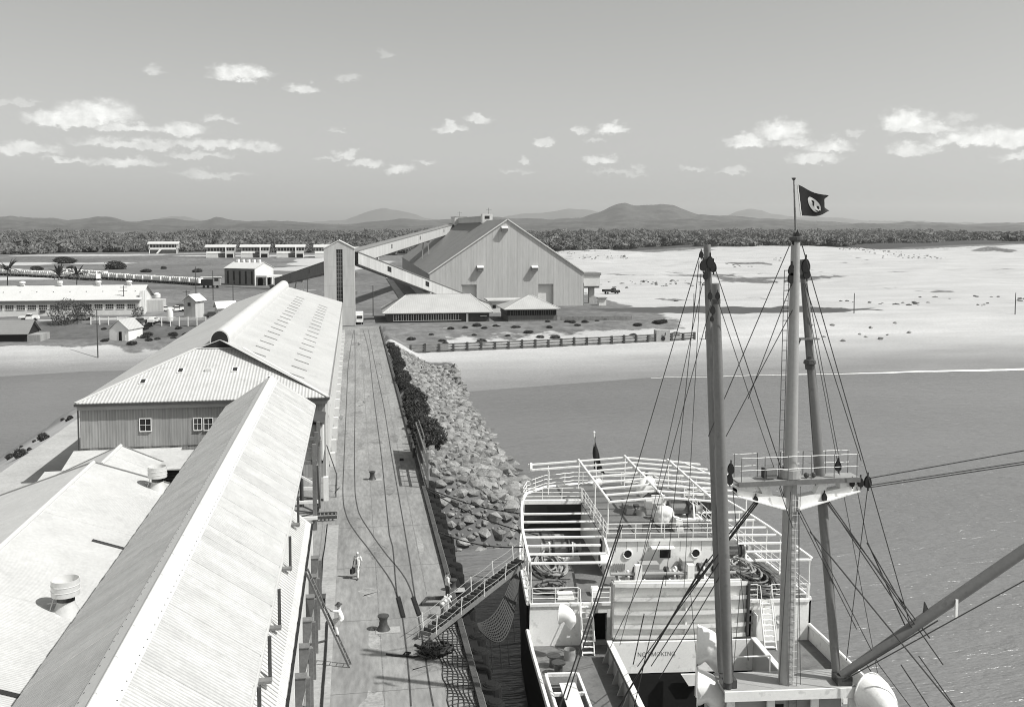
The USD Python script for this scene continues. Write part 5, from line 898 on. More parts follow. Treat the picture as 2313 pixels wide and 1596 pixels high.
# ------------------------------------------------------------------ mast, crosstrees, booms and rigging
MY = 43.0; MX = 20.03
mt = sh.hold('mast'); prt = lambda n, m, mat, **k: Thing.part(sh, n, m, mat, mt, **k)
prt('mast_tube', MB().path([(20.0, MY, -3.6), (20.03, MY, 6), (20.06, MY, 14), (20.1, MY, 22.3)], [.37, .36, .29, .2], 20), 'mast_paint', smooth=60); prt('mast_head', MB().lathe([(.2, 0), (.3, .1), (.3, .22), (.12, .26), (.12, .42), (0, .42)], (20.1, MY, 22.3), 14), 'dark_metal')
pole = [A(1797, 521, MY), A(1793, 404, MY)]; prt('flag_pole', MB().tube(pole[0], pole[1], .055, .03, 6), 'steel_mid'); prt('truck', MB().lathe([(0, .06), (.11, .04), (.05, -.06)], pole[1], 10), 'dark_metal')
PX0, PX1, PZ = A(1660, 1079, MY)[0], A(1932, 1079, MY)[0], A(1790, 1079, MY)[2]
prt('crosstree', MB().box(PX0, PX1, MY - .45, MY + .5, PZ - .08, PZ + .02), 'mast_paint'); prt('crosstree_flange', MB().box(PX0, PX1, MY - .5, MY - .46, PZ - .2, PZ + .03), 'steel_mid')
for s, xe in ((-1, PX0), (1, PX1)):
    zb = A(1790, 1143, MY)[2]
    prt('gusset', MB().bar((xe - s * .1, MY - .3, PZ - .42), (MX + s * .3, MY - .3, zb), .05, .28, up=(0, 1, 0)) if False else MB().prism([(xe, MY - .3, PZ - .35), (xe, MY - .3, PZ - .62), (MX + s * .3, MY - .3, zb), (MX + s * .3, MY - .3, zb + .5)], (0, .5, 0)), 'ship_white')
    prt('flange', MB().hexa([(xe, MY - .5, PZ - .66), (MX + s * .3, MY - .5, zb - .05), (MX + s * .3, MY + .4, zb - .0), (xe, MY + .4, PZ - .6), (xe, MY - .5, PZ - .62), (MX + s * .3, MY - .5, zb), (MX + s * .3, MY + .4, zb + .05), (xe, MY + .4, PZ - .56)]), 'ship_white')
    xm = (xe + MX) / 2; prt('strut', MB().prism([(xm - .28, MY - .28, PZ - .2), (xm + .18, MY - .28, PZ - .2), (xm + .18 - s * .35, MY - .28, PZ - 1.0), (xm - .28 - s * .35, MY - .28, PZ - 1.0)], (0, .46, 0)), 'ship_white'); prt('strut', MB().box(min(xe, xe - s * .9), max(xe, xe - s * .9), MY - .28, MY + .2, PZ - .5, PZ - .21), 'ship_white')
for y in (MY - .42, MY + .46):
    for h in (.55, 1.12): prt('rail', MB().tube((PX0 + .1, y, PZ + h), (PX1 - .1, y, PZ + h), .014, n=5), 'ship_white')
    for x in np.linspace(PX0 + .15, PX1 - .15, 6): prt('stanchion', MB().tube((x, y, PZ + .02), (x, y, PZ + 1.15), .02, n=5), 'steel_mid')
prt('floodlight', MB().box(18.75, 19.25, MY - .3, MY + .1, PZ + .1, PZ + .55), 'steel_mid'); prt('floodlight', MB().box(18.65, 18.74, MY - .3, MY + .1, PZ + .1, PZ + .55), 'dark'); prt('band', MB().lathe([(.42, 0), (.5, .02), (.5, .42), (.36, .44)], (20.03, MY, PZ + .03), 18), 'mast_paint')
for x in (20.75, 21.1): prt('lamp', MB().ball((x, MY - .2, PZ + .16), .13, 1), 'dark_metal')
lad = [(19.62, MY - .1, PZ + .03), (19.75, MY - .1, 21.0)]
for o in (-.11, .11): prt('ladder_side', MB().tube(np.add(lad[0], (o - .1, 0, 0)), np.add(lad[1], (o - .1, 0, 0)), .018, n=5), 'dark_metal')
for k in range(22): t = k / 21; p = np.add(np.multiply(lad[0], 1 - t), np.multiply(lad[1], t)); prt('rung', MB().tube(p + [-.22, 0, 0], p + [.03, 0, 0], .024, n=5), 'dark_metal')
for o in (.15, .55): prt('ladder_side', MB().tube((MX - .22 + o, MY - .42, -1), (MX - .22 + o, MY - .42, PZ - .3), .016, n=5), 'steel_mid')
for k in range(32): prt('rung', MB().tube((MX - .07, MY - .42, -.8 + k * .36), (MX + .33, MY - .42, -.8 + k * .36), .011, n=4), 'mast_paint')
# mast table carrying the boom heels
tb = sh.hold('mast_table'); pt_ = lambda n, m, mat: Thing.part(sh, n, m.xf(rotz(math.radians(-5)), np.array([20, 43, 0]) - rotz(math.radians(-5)) @ np.array([20, 43, 0])), mat, tb)
pt_('table_top', MB().box(16.85, 23.15, 42.25, 44.2, 1.38, 1.5), 'ship_grey'); pt_('table_edge', MB().box(16.83, 23.17, 42.15, 42.24, 1.05, 1.52), 'ship_white'); pt_('winch_house', MB().box(17.4, 22.6, 42.7, 45.4, -3.5, .9), 'ship_grey')
for x in (17.0, 18.9, 21.0, 22.8): pt_('support', MB().prism([(x, 42.3, 1.04), (x + .35, 42.3, 1.04), (x + .5, 42.4, -3.4), (x - .1, 42.4, -3.4)], (0, .14, 0)), 'ship_white')
pt_('doorway', MB().box(19.0, 19.8, 42.66, 42.69, -1.5, .6), 'black_void'); pt_('rail', MB().tube((17.6, 44.1, 2.3), (19.6, 44.1, 2.3), .04), 'ship_white'); pt_('rail', MB().tube((19.6, 44.1, 1.5), (19.6, 44.1, 2.3), .04), 'ship_white'); pt_('gooseneck', MB().box(16.85, 17.5, 42.5, 43.2, 1.52, 1.9), 'dark_metal'); pt_('gooseneck', MB().box(22.3, 23.0, 42.4, 43.2, 1.52, 1.9), 'dark_metal')
def boom(label, p, q, r0, rm, r1):
    p, q = np.asarray(p, float), np.asarray(q, float); t = Thing('derrick_boom', label, 'derrick boom', p); s = np.linspace(0, 1, 9); t.part('spar', MB().path([p + (q - p) * k for k in s], [np.interp(k, [0, .3, .6, 1], [r0, rm, rm, r1]) for k in s], 16), 'boom_paint', smooth=60)
    d = (q - p) / np.linalg.norm(q - p); t.part('heel_fitting', MB().tube(p - d * .35, p + d * .1, r0 * .7, n=10), 'dark_metal'); t.part('head_band', MB().tube(q - d * .9, q - d * .7, r1 * 1.12, n=14), 'dark_metal'); return t
bA = boom('stout grey derrick boom topped up on the port side, the nearer of two', (17.05, 42.8, 1.85), A(1616, 640, 42.2), .22, .25, .18); bB = boom('taller grey derrick boom topped up behind the nearer port one', (17.1, 43.8, 1.85), A(1597, 552, 45.0), .17, .21, .17)
bC = boom('grey derrick boom topped up close to starboard of the mast', (22.5, 42.9, 1.9), A(1812, 586, 43.6), .2, .23, .15); e = A(2313, 1243, 40.2); p0 = np.array([22.55, 42.5, 1.85]); bD = boom('long grey derrick boom swung out low over the water to starboard', p0, p0 + (e - p0) * 1.5, .2, .27, .24)
c = p0 + (e - p0) * .62; bD.part('cleat', MB().box(c[0] - .06, c[0] + .06, c[1] - .3, c[1] - .2, c[2] - .75, c[2] + .1), 'ship_white'); c = p0 + (e - p0) * .47; bD.part('cleat', MB().prism([c + [-.1, 0, .2], c + [.25, 0, .2], c + [-.05, 0, .75]], (0, .1, 0)), 'dark_metal')
bD.part('hauling_wire', MB().tube(p0 + [.1, -.35, .15], c + [.4, -.35, .0], .035, n=5), 'wire'); bD.part('hauling_wire', MB().tube(p0 + [-.1, -.3, -.1], e + [0, -.3, -1.2], .03, n=5), 'wire')
def block_mesh(c, s, k=0):
    m = MB(); a = np.linspace(0, 2 * math.pi, 13)[:-1]
    for o in (-.22, .1): m.prism([(c[0] + s * .5 * math.cos(t) * (1 - .25 * math.sin(t)) + .08 * s * k, c[1] + o * s, c[2] + s * .85 * math.sin(t)) for t in a], (0, s * .12, 0))
    m.tube((c[0], c[1] - s * .1, c[2]), (c[0], c[1] + s * .1, c[2]), s * .42, n=12); m.bar((c[0], c[1], c[2] + s * .7), (c[0], c[1], c[2] + s * 1.35), s * .18); m.bar((c[0], c[1], c[2] - s * .7), (c[0] + .1 * s, c[1], c[2] - s * 1.2), s * .15); return m
def block(th, u, v, y, s=.3): th.part('tackle_block', block_mesh(A(u, v, y), s), 'dark')
for u, v, s in ((1584, 575, .2), (1588, 600, .3), (1604, 592, .33), (1611, 603, .3), (1594, 622, .24)): block(bB, u, v, 44.6, s)
for u, v, s in ((1604, 668, .2), (1621, 668, .2), (1610, 700, .22), (1608, 720, .16)): block(bA, u, v, 41.7, s)
for u, v, s in ((1820, 600, .38), (1822, 618, .3)): block(bC, u, v, 43.2, s)
for u, v, s in ((1801, 532, .2), (1794, 545, .22), (1788, 610, .3), (1787, 628, .3)):
    c = A(u, v, MY - .1); prt('tackle_block', block_mesh(c, s), 'dark')
for u, v, s in ((1651, 1058, .33), (1648, 1082, .33), (1893, 1052, .32), (1944, 1089, .3), (1960, 1088, .38), (1925, 1090, .25), (1707, 1128, .24), (1862, 1122, .26)):
    c = A(u, v, MY - .35); prt('tackle_block', block_mesh(c, s * .9), 'dark')
c = A(1829, 818, 43.2); prt('mast_lamp', MB().lathe([(0, -.35), (.2, -.33), (.22, -.1), (.3, -.05), (.26, .1), (.12, .16), (.12, .3), (0, .32)], c, 12), 'dark_metal'); c = A(1822, 765, 43.2); prt('lamp_bracket', MB().box(c[0] - .35, c[0] + .55, c[1] - .2, c[1] + .3, c[2] - .03, c[2] + .03).bar(c + [-.3, 0, 0], c + [-.6, 0, -.7], .06), 'steel_mid')
for i, (u1, v1, y1, u2, v2, y2, r) in enumerate([
    (1579, 580, 44.6, 1395, 1200, 52, .022), (1579, 590, 44.6, 1503, 1322, 57.2, .02), (1583, 620, 44.6, 1545, 1325, 57, .018), (1587, 640, 44.5, 1440, 1306, 57.2, .018), (1613, 600, 44.6, 1769, 1072, 43.2, .022), (1605, 690, 41.7, 1400, 1456, 56.8, .018), (1622, 680, 41.7, 1690, 885, 43, .018), (1690, 885, 43, 1770, 1120, 43, .018),
    (1786, 548, 42.8, 1600, 985, 43, .022), (1788, 640, 42.8, 1690, 900, 43.6, .02), (1790, 700, 42.8, 1640, 985, 44, .02), (1810, 548, 43, 2058, 1418, 41.5, .024), (1818, 640, 43.2, 1945, 1040, 43.2, .022), (1815, 640, 43.2, 1990, 1560, 43, .016), (1822, 640, 43.2, 1900, 1060, 43, .018), (1812, 640, 43.2, 1842, 1100, 43, .016),
    (1960, 1080, 42.6, 2330, 1014, 39.5, .024), (1968, 1095, 42.6, 2330, 1040, 39.5, .022), (1965, 1100, 42.6, 2330, 1045, 39.5, .022),
    (1707, 1135, 42.6, 1560, 1330, 46, .035), (1712, 1135, 42.6, 1530, 1370, 47, .035), (1702, 1135, 42.6, 1596, 1270, 45, .03), (1597, 1262, 45, 1395, 1600, 49, .05), (1624, 1249, 43.4, 1440, 1504, 54, .028), (1624, 1269, 43.4, 1471, 1503, 54, .028), (1628, 1297, 43.4, 1489, 1532, 52, .026), (1491, 1222, 52, 1378, 1462, 56, .022), (1402, 1184, 53, 1262, 1602, 50.5, .045), (1406, 1184, 53, 1272, 1602, 50.5, .04),
    (1862, 1128, 42.6, 2100, 1440, 41.3, .03), (1866, 1128, 42.6, 2060, 1416, 41.4, .03), (1870, 1128, 42.6, 2130, 1500, 41.0, .03), (1800, 1150, 42.6, 1935, 1420, 43, .022), (1806, 1150, 42.6, 1985, 1500, 42, .022), (1830, 1200, 42.6, 2240, 1700, 39, .035), (1960, 1100, 42.6, 1912, 1490, 44, .02), (1935, 1100, 42.6, 1960, 1226, 43, .018), (1960, 1225, 43, 2048, 1420, 42, .035), (1958, 1225, 43, 2062, 1405, 41.6, .03),
    (2035, 1500, 41.6, 2180, 1720, 38, .03), (2075, 1480, 41, 2260, 1740, 38, .028), (1985, 1500, 42, 2150, 1720, 38.5, .022), (1945, 1480, 43, 2095, 1720, 39, .022), (1500, 1300, 50, 1430, 1605, 49, .028), (1455, 1385, 52, 1430, 1500, 51, .035), (1760, 1100, 42.5, 1790, 1190, 42.5, .02), (1786, 1110, 42.4, 1760, 1540, 42.4, .016), (1803, 1150, 42.4, 1808, 1545, 42.4, .016), (1672, 1330, 44, 1655, 1530, 43.5, .016), (1560, 1340, 46, 1580, 1560, 46, .016), (1640, 1080, 42.6, 1656, 1540, 42.6, .018), (1655, 1100, 42.7, 1690, 1490, 44, .018)]):
    prt('rigging_wire', MB().tube(A(u1, v1, y1), A(u2, v2, y2), r, n=5), 'wire')
# house flag at the masthead
hf = Thing('house_flag', 'dark flag with a pale oval badge flying from the masthead pole', 'flag', A(1800, 470, MY)); O = A(1802.5, 416, MY); U = A(1842, 432, MY - .2); nxx, nzz = 26, 18
a0, b0, a1, b1 = A(1802, 416, MY), A(1811, 487, MY), A(1872, 444, MY), A(1878, 476, MY)
def flag_pt(s, t):
    top = A(1803 + 70 * s, 417 + 26 * s + 4 * math.sin(3.2 * s), MY); bot = A(1811 + 66 * s, 487 - 8 * s ** 3 + 2 * math.sin(5 * s), MY); p = top * (1 - t) + bot * t; pull = max(0, s - .8) / .2 * .32 * math.sin(math.pi * t); return p + np.array([-pull, .16 * math.sin(6.5 * s + 1.3 * t) * s, .02 * math.sin(8 * s)])
V = [flag_pt(i / nxx, j / nzz) for i in range(nxx + 1) for j in range(nzz + 1)]; fq = [[i * (nzz + 1) + j, (i + 1) * (nzz + 1) + j, (i + 1) * (nzz + 1) + j + 1, i * (nzz + 1) + j + 1] for i in range(nxx) for j in range(nzz)]
cloth = hf.part('cloth', MB().add(V, fq), 'dark', smooth=60); hf.part('hoist', MB().path([flag_pt(0, t) + np.array([-.04, 0, 0]) for t in np.linspace(0, 1, 8)], .035, 5), 'cloth_white', cloth)
def badge(pts, off): m = MB(); q = [flag_pt(s, t) + np.array([0, off, 0]) for s, t in pts]; c = flag_pt(np.mean([p[0] for p in pts]), np.mean([p[1] for p in pts])) + np.array([0, off, 0]); n = len(q); m.add(q + [c], [[n, i, (i + 1) % n] for i in range(n)]); return m
el = [(.46 + .17 * math.cos(a) + .07 * math.sin(a), .55 + .30 * math.sin(a)) for a in np.linspace(0, 2 * math.pi, 30)[:-1]]
for sg in (-1, 1): hf.part('badge', badge(el, .012 * sg), 'cloth_white', cloth); hf.part('badge_mark', badge([(.39, .36), (.47, .38), (.44, .62), (.38, .50)], .02 * sg), 'dark', cloth); hf.part('badge_mark', badge([(.45, .72), (.57, .80), (.60, .76), (.63, .86), (.52, .84)], .02 * sg), 'dark', cloth)
# mooring lines
for u1, v1, u2, v2, x2, l in [(957, 1098, 1182, 1148, (12.9, 72.6, .9), 'upper of two mooring ropes rising from the wharf edge to the stern of the ship'), (959, 1101, 1184, 1176, (12.4, 70, .2), 'lower of two mooring ropes rising from the wharf edge to the stern of the ship'), (981, 1198, 1180, 1198, (11.7, 66.5, .5), 'mooring rope stretched level from the wharf edge across the rocks to the ship')]:
    a = G(u1, v1, .2); b = T(x2); s = np.linspace(0, 1, 14); one('mooring_rope', MB().path([a + (b - a) * t - [0, 0, .5 * math.sin(math.pi * t)] for t in s], .045, 6), 'wire', l, 'rope')

# ------------------------------------------------------------------ boulders of the revetment
def boulder(seed):
    q = np.random.default_rng(seed); p = q.normal(size=(22, 3)); p /= np.linalg.norm(p, axis=1, keepdims=True); p *= q.uniform(.62, 1.15, (22, 1)) * np.array([1, .78, .6]); return trimesh.convex.convex_hull(p)
protos = [boulder(60 + k) for k in range(7)]
q = np.random.default_rng(61); pts, szs = [], []
for _ in range(26000):
    y = q.uniform(84, 196); x = 7.2 + 12.8 * q.uniform() ** .9; z = float(height(x, y))
    if z < -7.6 or z > -.35 or (y < 100 and x < 6.8): continue
    near_foot = (x - 7) / 12
    s = (.17 + .72 * q.uniform() ** 3.2) * (.7 + .55 * near_foot) * (1.15 if y < 125 else .9)
    pts.append((x, y, z + s * .12)); szs.append(s)
pts, szs = np.array(pts), np.array(szs); keep = []; cell = {}
for i in np.argsort(-szs):
    c = (int(pts[i, 0] // 1), int(pts[i, 1] // 1)); ok = True
    for a in (-1, 0, 1):
        for b in (-1, 0, 1):
            for j in cell.get((c[0] + a, c[1] + b), ()):
                if np.hypot(*(pts[i, :2] - pts[j, :2])) < .62 * (szs[i] + szs[j]): ok = False
    if ok: cell.setdefault(c, []).append(i); keep.append(i)
big_ = sorted(keep, key=lambda i: -szs[i] / pts[i, 1])[:300]; rest = [i for i in keep if i not in set(big_)]
firsts = []
for n_, i in enumerate(big_):
    if n_ < 7:
        th = Thing('boulder', 'grey quarried boulder lying among many in the rock slope beside the wharf', 'boulder', pts[i], 'boulders of the rock slope', rz=q.uniform(0, 6)); m = usdkit.mesh(stage, th.path + '/rock', (protos[n_].vertices * szs[i], protos[n_].faces), MATS['rock']); firsts.append((th.path, szs[i]))
    else:
        src, s0 = firsts[n_ % 7]; dup(src, pts[i], q.uniform(0, 6.28), sc=(szs[i] / s0) * q.uniform(.85, 1.15, 3))
scatter('rubble', pts[rest], szs[rest], [trimesh.Trimesh(p.vertices, p.faces) for p in protos], 'rock', 'smaller loose stones filling the rock slope beside the wharf', 'stones', 63)
for k, (u, v) in enumerate([(1834, 734), (1862, 742), (1880, 733), (1905, 746), (1942, 738), (1957, 741), (1968, 733), (1990, 743), (2005, 738), (2022, 729), (2054, 735), (1798, 737)]):
    p = G(u, v, -1.5); s = .5 + .35 * ((k * 5) % 4) / 3; p[2] = float(height(p[0], p[1])) + .1; dup(firsts[k % 7][0], p, k * 1.3, label='dark stone lying on the pale sand above the eastern beach', group='stones on the eastern beach', sc=s / firsts[k % 7][1])

q = np.random.default_rng(70); tx_, ty_ = q.uniform(78, 420, 5200), q.uniform(236, 760, 5200); k_ = fb(tx_, ty_, 55, 3, 71) + .25 * fb(tx_, ty_, 9, 2, 72) + .16 * (ty_ < 300) * (fb(tx_, ty_, 20, 2, 75) > 0); k_ = (k_ > .13) & (tx_ < ty_ * .75)
tx_, ty_ = tx_[k_], ty_[k_]; scatter('dune_scrub', np.stack([tx_, ty_, height(tx_, ty_) - .05], -1), q.uniform(.25, .75, len(tx_)), [clump(11, 60, (1, 1, .5)), clump(12, 60, (1.2, .8, .4))], 'bush', 'sparse low scrub dotted over the white sand dunes', 'scrub', 73)
# ------------------------------------------------------------------ shrubs, trees, palms
def leaf_mesh(seed, n, r, leaf=.16, base=.35, up=.5):
    q = np.random.default_rng(seed); mb = MB(); d = q.normal(size=(n, 3)); d /= np.linalg.norm(d, axis=1, keepdims=True); k = meshkit.fbm(d * 1.8 + seed, 3, seed); rad = q.uniform(0.35, 1, n) ** .5 * (.55 + .8 * k)
    c = d * rad[:, None] * np.array(r) + [0, 0, r[2] * up + base]
    for p in c:
        a = q.normal(size=3); a *= leaf / np.linalg.norm(a); b = np.cross(a, q.normal(size=3)); b *= leaf * .6 / np.linalg.norm(b); mb.add([p - a, p + b, p + a, p - b], [[0, 1, 2, 3]])
    return mb
def shrub(name, label, group, p, seed, r, n, mat, leaf=.16, stems=5):
    th = Thing(name, label, 'shrub' if name != 'tree' else 'tree', p, group); q = np.random.default_rng(seed)
    m = leaf_mesh(seed, n, r, leaf); th.part('crown', m.xf(t=p), mat); s = MB()
    for k in range(stems): a = q.uniform(0, 6.28); s.path([p, p + np.array([math.cos(a) * r[0] * .3, math.sin(a) * r[1] * .3, r[2] * .5]), p + np.array([math.cos(a) * r[0] * .55, math.sin(a) * r[1] * .55, r[2] * (.8 + .3 * q.uniform())])], [.06, .045, .02], 5)
    th.part('trunk', s, 'bark'); return th
hedge = 'scrubby bushes growing along the wharf edge above the rocks'; q = np.random.default_rng(80)
hp_ = [shrub('shrub', 'dense dark green bush in the row between the wharf edge and the rocks', hedge, np.array([7.4 + .3 * k, 112.0 + 9 * k, -.5]), 81 + k, (1.5, 1.7, 1.35), 1300, 'leaf_dark').path for k in range(3)]
for k in range(46):
    y = 103.5 + k * 1.95 + q.uniform(-.6, .6); x = 7.3 + .5 * q.uniform(-1, 1) + (.6 if y < 115 else 0); s = q.uniform(.5, .9) * (1.35 if y < 114 else .9 if y < 150 else .75); dup(hp_[k % 3], (x, y, float(height(x, y)) - .15), q.uniform(0, 6.28), sc=(s, s, s * q.uniform(.8, 1.1)))
for k in range(36): y = q.uniform(60, 175); x = -33.8 - q.uniform(0, 8); s = q.uniform(.15, .45); dup(hp_[k % 3], (x, y, float(height(x, y)) - .1), q.uniform(0, 6.28), label='low wild bush on the rough bank beyond the side road', group='low bushes on the bank by the left water', sc=s)
for k in range(26): x = q.uniform(-60, -33); y = q.uniform(233, 250); s = q.uniform(.4, .8); dup(hp_[k % 3], (x, y, float(height(x, y)) - .2), q.uniform(0, 6.28), label='low scrubby bush on the rough slope behind the left beach', group='low bushes on the slope behind the left beach', sc=(s, s, s * .6))
for k in range(34): x = q.uniform(10, 76); y = float(wall_r(x)) + q.uniform(2, 22); s = q.uniform(.35, .8); dup(hp_[k % 3], (x, y, float(height(x, y)) - .2), q.uniform(0, 6.28), label='low bush in the rough grass behind the timber sea wall', group='low bushes behind the sea wall', sc=(s, s, s * .55))
for k, (u, v) in enumerate([(148, 646), (262, 656), (160, 655), (330, 655), (446, 660), (370, 645), (85, 655)]):
    p = A(u, v - 55 if k < 3 else v - 20, [640, 560, 560, 520, 520, 560, 560][k]); z = float(height(p[0], p[1])); s = [2.6, 2.6, 1.4, 1.1, 1.2, 1.0, 1.4][k]; dup(hp_[k % 3], (p[0], p[1], z - .3), k, label=['large', 'wide', 'smaller', 'tiny', 'little', 'stunted', 'solitary'][k] + ' dark bush standing alone on the open grassy rise', group='bushes on the grassy rise', sc=(s * 1.8, s, s * .8))
t_ = G(150, 726); shrub('tree', 'grey wispy young tree in front of the long workshop', None, np.array([t_[0], t_[1], -.1]), 90, (4.2, 3.2, 3.6), 1500, 'leaf_mid', .2, 9); t_ = G(190, 722); shrub('tree', 'rounder dark young tree beside the wispy one by the workshop', None, np.array([t_[0], t_[1], -.1]), 91, (2.6, 2.6, 2.8), 900, 'leaf_dark', .2, 6)
t_ = G(70, 712); shrub('tree', 'small round tree behind the white utility truck', None, np.array([t_[0], t_[1] + 6, -.1]), 92, (2.2, 2.2, 2.2), 700, 'leaf_mid', .2, 5); t_ = G(312, 716); shrub('tree', 'small round bushy tree at the corner of the workshop', None, np.array([t_[0], t_[1], -.1]), 93, (1.6, 1.6, 1.8), 600, 'leaf_mid', .16, 5)
def palm(u, v, h, label, seed):
    p = G(u, v, .2); p[2] = float(height(p[0], p[1])) - .1; q = np.random.default_rng(seed); th = Thing('palm_tree', label, 'palm tree', p); top = p + np.array([.3, 0, h * .55]); th.part('trunk', MB().path([p, p + [.1, 0, h * .3], top], [.22, .17, .14], 8), 'bark')
    for k in range(17):
        a = k * 2.4 + q.uniform(-.2, .2); e = q.uniform(.25, 1.35); L = h * q.uniform(.42, .58); d = np.array([math.cos(a), math.sin(a), 0]); m = MB(); s = np.linspace(0, 1, 8); mid = [top + d * L * math.cos(e) * t + np.array([0, 0, L * math.sin(e) * t - L * .55 * t ** 2.2 * math.cos(e) ** .5]) for t in s]; n = np.array([-d[1], d[0], 0]); w = [.06 + .42 * math.sin(math.pi * min(1, t * .95 + .08)) for t in s]
        v_ = [m_ + n * ww * sg - [0, 0, abs(sg) * ww * .35] for sg in (-1, 0, 1) for m_, ww in zip(mid, w)]; m.add(v_, [[i, i + 1, 8 + i + 1, 8 + i] for i in range(7)] + [[8 + i, 8 + i + 1, 16 + i + 1, 16 + i] for i in range(7)]); th.part('frond', m, 'leaf_dark')
palm(17, 661, 14.5, 'tallest palm, at the left edge in front of the white sand', 1); palm(132, 662, 11.5, 'left of the two palms close together before the wagons', 2); palm(173, 668, 12.5, 'right of the two palms close together before the wagons', 3)

# ------------------------------------------------------------------ long workshop, huts, gate house
ws = Thing('workshop', 'long white workshop with a row of windows and pale iron roof', 'workshop', (-80, 275, 0)); WX0, WX1, WY = -118.0, -55.6, 271.0
wf = ws.hold('wall'); ws.part('front', MB().box(WX0, WX1, WY, WY + .2, -.2, 3.0), 'wall_white', wf); ws.part('upper_front', MB().box(WX0, WX1, WY + .02, WY + .2, 3.01, 4.3), 'ship_grey', wf); ws.part('gable', MB().prism([(WX1 - .2, WY + .21, -.2), (WX1 - .2, WY + 16, -.2), (WX1 - .2, WY + 16, 4.2), (WX1 - .2, WY + 8, 7.3), (WX1 - .2, WY + .21, 4.2)], (.2, 0, 0)), 'wall_white', wf)  # grey upper band: shade under the roof overhang put into its colour
wr = ws.hold('roof')
for k in range(11):
    a, b = WX0 + k * 5.73, WX0 + (k + 1) * 5.73 - .02; e = .02 * (k % 2); ws.part('roof_sheet', MB().hexa([(a, WY - .7, 3.95), (b, WY - .7, 3.95), (b, WY + 8, 7.25), (a, WY + 8, 7.25), (a, WY - .7, 4.08 + e), (b, WY - .7, 4.08 + e), (b, WY + 8, 7.4 + e), (a, WY + 8, 7.4 + e)]), 'roof_mid' if False else 'roof_cap', wr); ws.part('roof_sheet', MB().hexa([(a, WY + 16.6, 3.95), (b, WY + 16.6, 3.95), (b, WY + 8, 7.25), (a, WY + 8, 7.25), (a, WY + 16.6, 4.08), (b, WY + 16.6, 4.08), (b, WY + 8, 7.4), (a, WY + 8, 7.4)]), 'roof_grey', wr)
for k in range(21): x = -56.6 - k * 2.72; window(ws, x - 2.05, x, 1.62, 2.85, WY - .01, 4, 3)
for x in (-86.7, -77.3, -67.6, -59.7, -97, -107): v_ = ws.part('ridge_ventilator', MB().box(x - .5, x + .5, WY + 7.4, WY + 8.4, 7.42, 8.0), 'wall_white'); ws.part('cowl', MB().lathe([(.4, 0), (.75, .05), (.75, .5), (.3, .6), (0, .62)], (x, WY + 7.9, 8.02), 12), 'white_paint', v_)
for k in range(12): ws.part('roof_bolt', MB().box(-57.5 - k * 4.1, -57.3 - k * 4.1, WY + 3.9, WY + 4.1, 5.83, 6.05), 'dark_metal')
for y in (WY + .3, WY + 2.2): ws.part('end_pier', MB().box(WX1 + .01, WX1 + 1.0, y, y + .7, -.2, 6.2), 'white_paint')
ws.part('end_slot', MB().box(WX1 + .01, WX1 + .06, WY + 1.05, WY + 2.15, -.1, 5.6), 'dark'); ws.part('side_lean_to', MB().box(WX1 + .02, WX1 + 4.2, WY + 9, WY + 14, -.1, 3.2), 'clad_grey')
def rot_house(name, label, c, L, W, hw, hr, ang, wallm, roofm, cat='hut', oh=.25):
    """A plain gabled house; its length runs along its own x, c is the middle of its base."""
    th = Thing(name, label, cat, c); R_ = rotz(ang); P = lambda m: m.xf(R_, c); wl_ = th.hold('wall')
    for s in (-1, 1): th.part('side', P(MB().box(-L / 2, L / 2, s * W / 2 - (.12 if s > 0 else 0), s * W / 2 + (0 if s > 0 else .12), -.6, hw)), wallm, wl_); th.part('gable', P(MB().prism([(s * L / 2, -W / 2 + .13, -.6), (s * L / 2, W / 2 - .13, -.6), (s * L / 2, W / 2 - .13, hw), (s * L / 2, 0, hr - .06), (s * L / 2, -W / 2 + .13, hw)], (-s * .12, 0, 0))), wallm, wl_)
    rf_ = th.hold('roof'); k_ = (hr - hw) / (W / 2); e = W / 2 + oh
    for s in (-1, 1): th.part('roof_slope', P(MB().hexa([(-L / 2 - oh, s * e, hw - oh * k_), (L / 2 + oh, s * e, hw - oh * k_), (L / 2 + oh, 0, hr), (-L / 2 - oh, 0, hr), (-L / 2 - oh, s * e, hw - oh * k_ + .1), (L / 2 + oh, s * e, hw - oh * k_ + .1), (L / 2 + oh, 0, hr + .1), (-L / 2 - oh, 0, hr + .1)])), roofm, rf_)
    return th, P
hut, P = rot_house('hut', 'small white weatherboard hut with an open dark doorway above the left beach', np.array([-52.2, 239.4, -2.9]), 6.2, 4.7, 2.6, 4.6, math.radians(72), 'white_paint', 'roof_mid'); hut.part('doorway', P(MB().box(-3.2, -3.11, -.75, -.05, -.1, 2.0)), 'black_void'); hut.part('door', P(MB().box(-3.24, -3.115, -1.7, -.8, -.1, 2.05)), 'wall_white')
dk, P = rot_house('boat_shed', 'dark boarded shed with grey roof at the left edge above the beach', np.array([-78.4, 240.2, -2.9]), 11.5, 7.5, 2.1, 4.6, math.radians(-3), 'dark', 'roof_grey', 'shed', .5); dk.part('side_wall', P(MB().box(5.78, 8.6, -3.6, 2.5, -.6, 1.6)), 'wall_board'); dk.part('roof_patch', P(MB().hexa([(-3.6, -3.2, 2.72), (-2.9, -3.2, 2.72), (-2.9, -2, 3.5), (-3.6, -2, 3.5), (-3.6, -3.2, 2.8), (-2.9, -3.2, 2.8), (-2.9, -2, 3.6), (-3.6, -2, 3.6)])), 'white_paint')
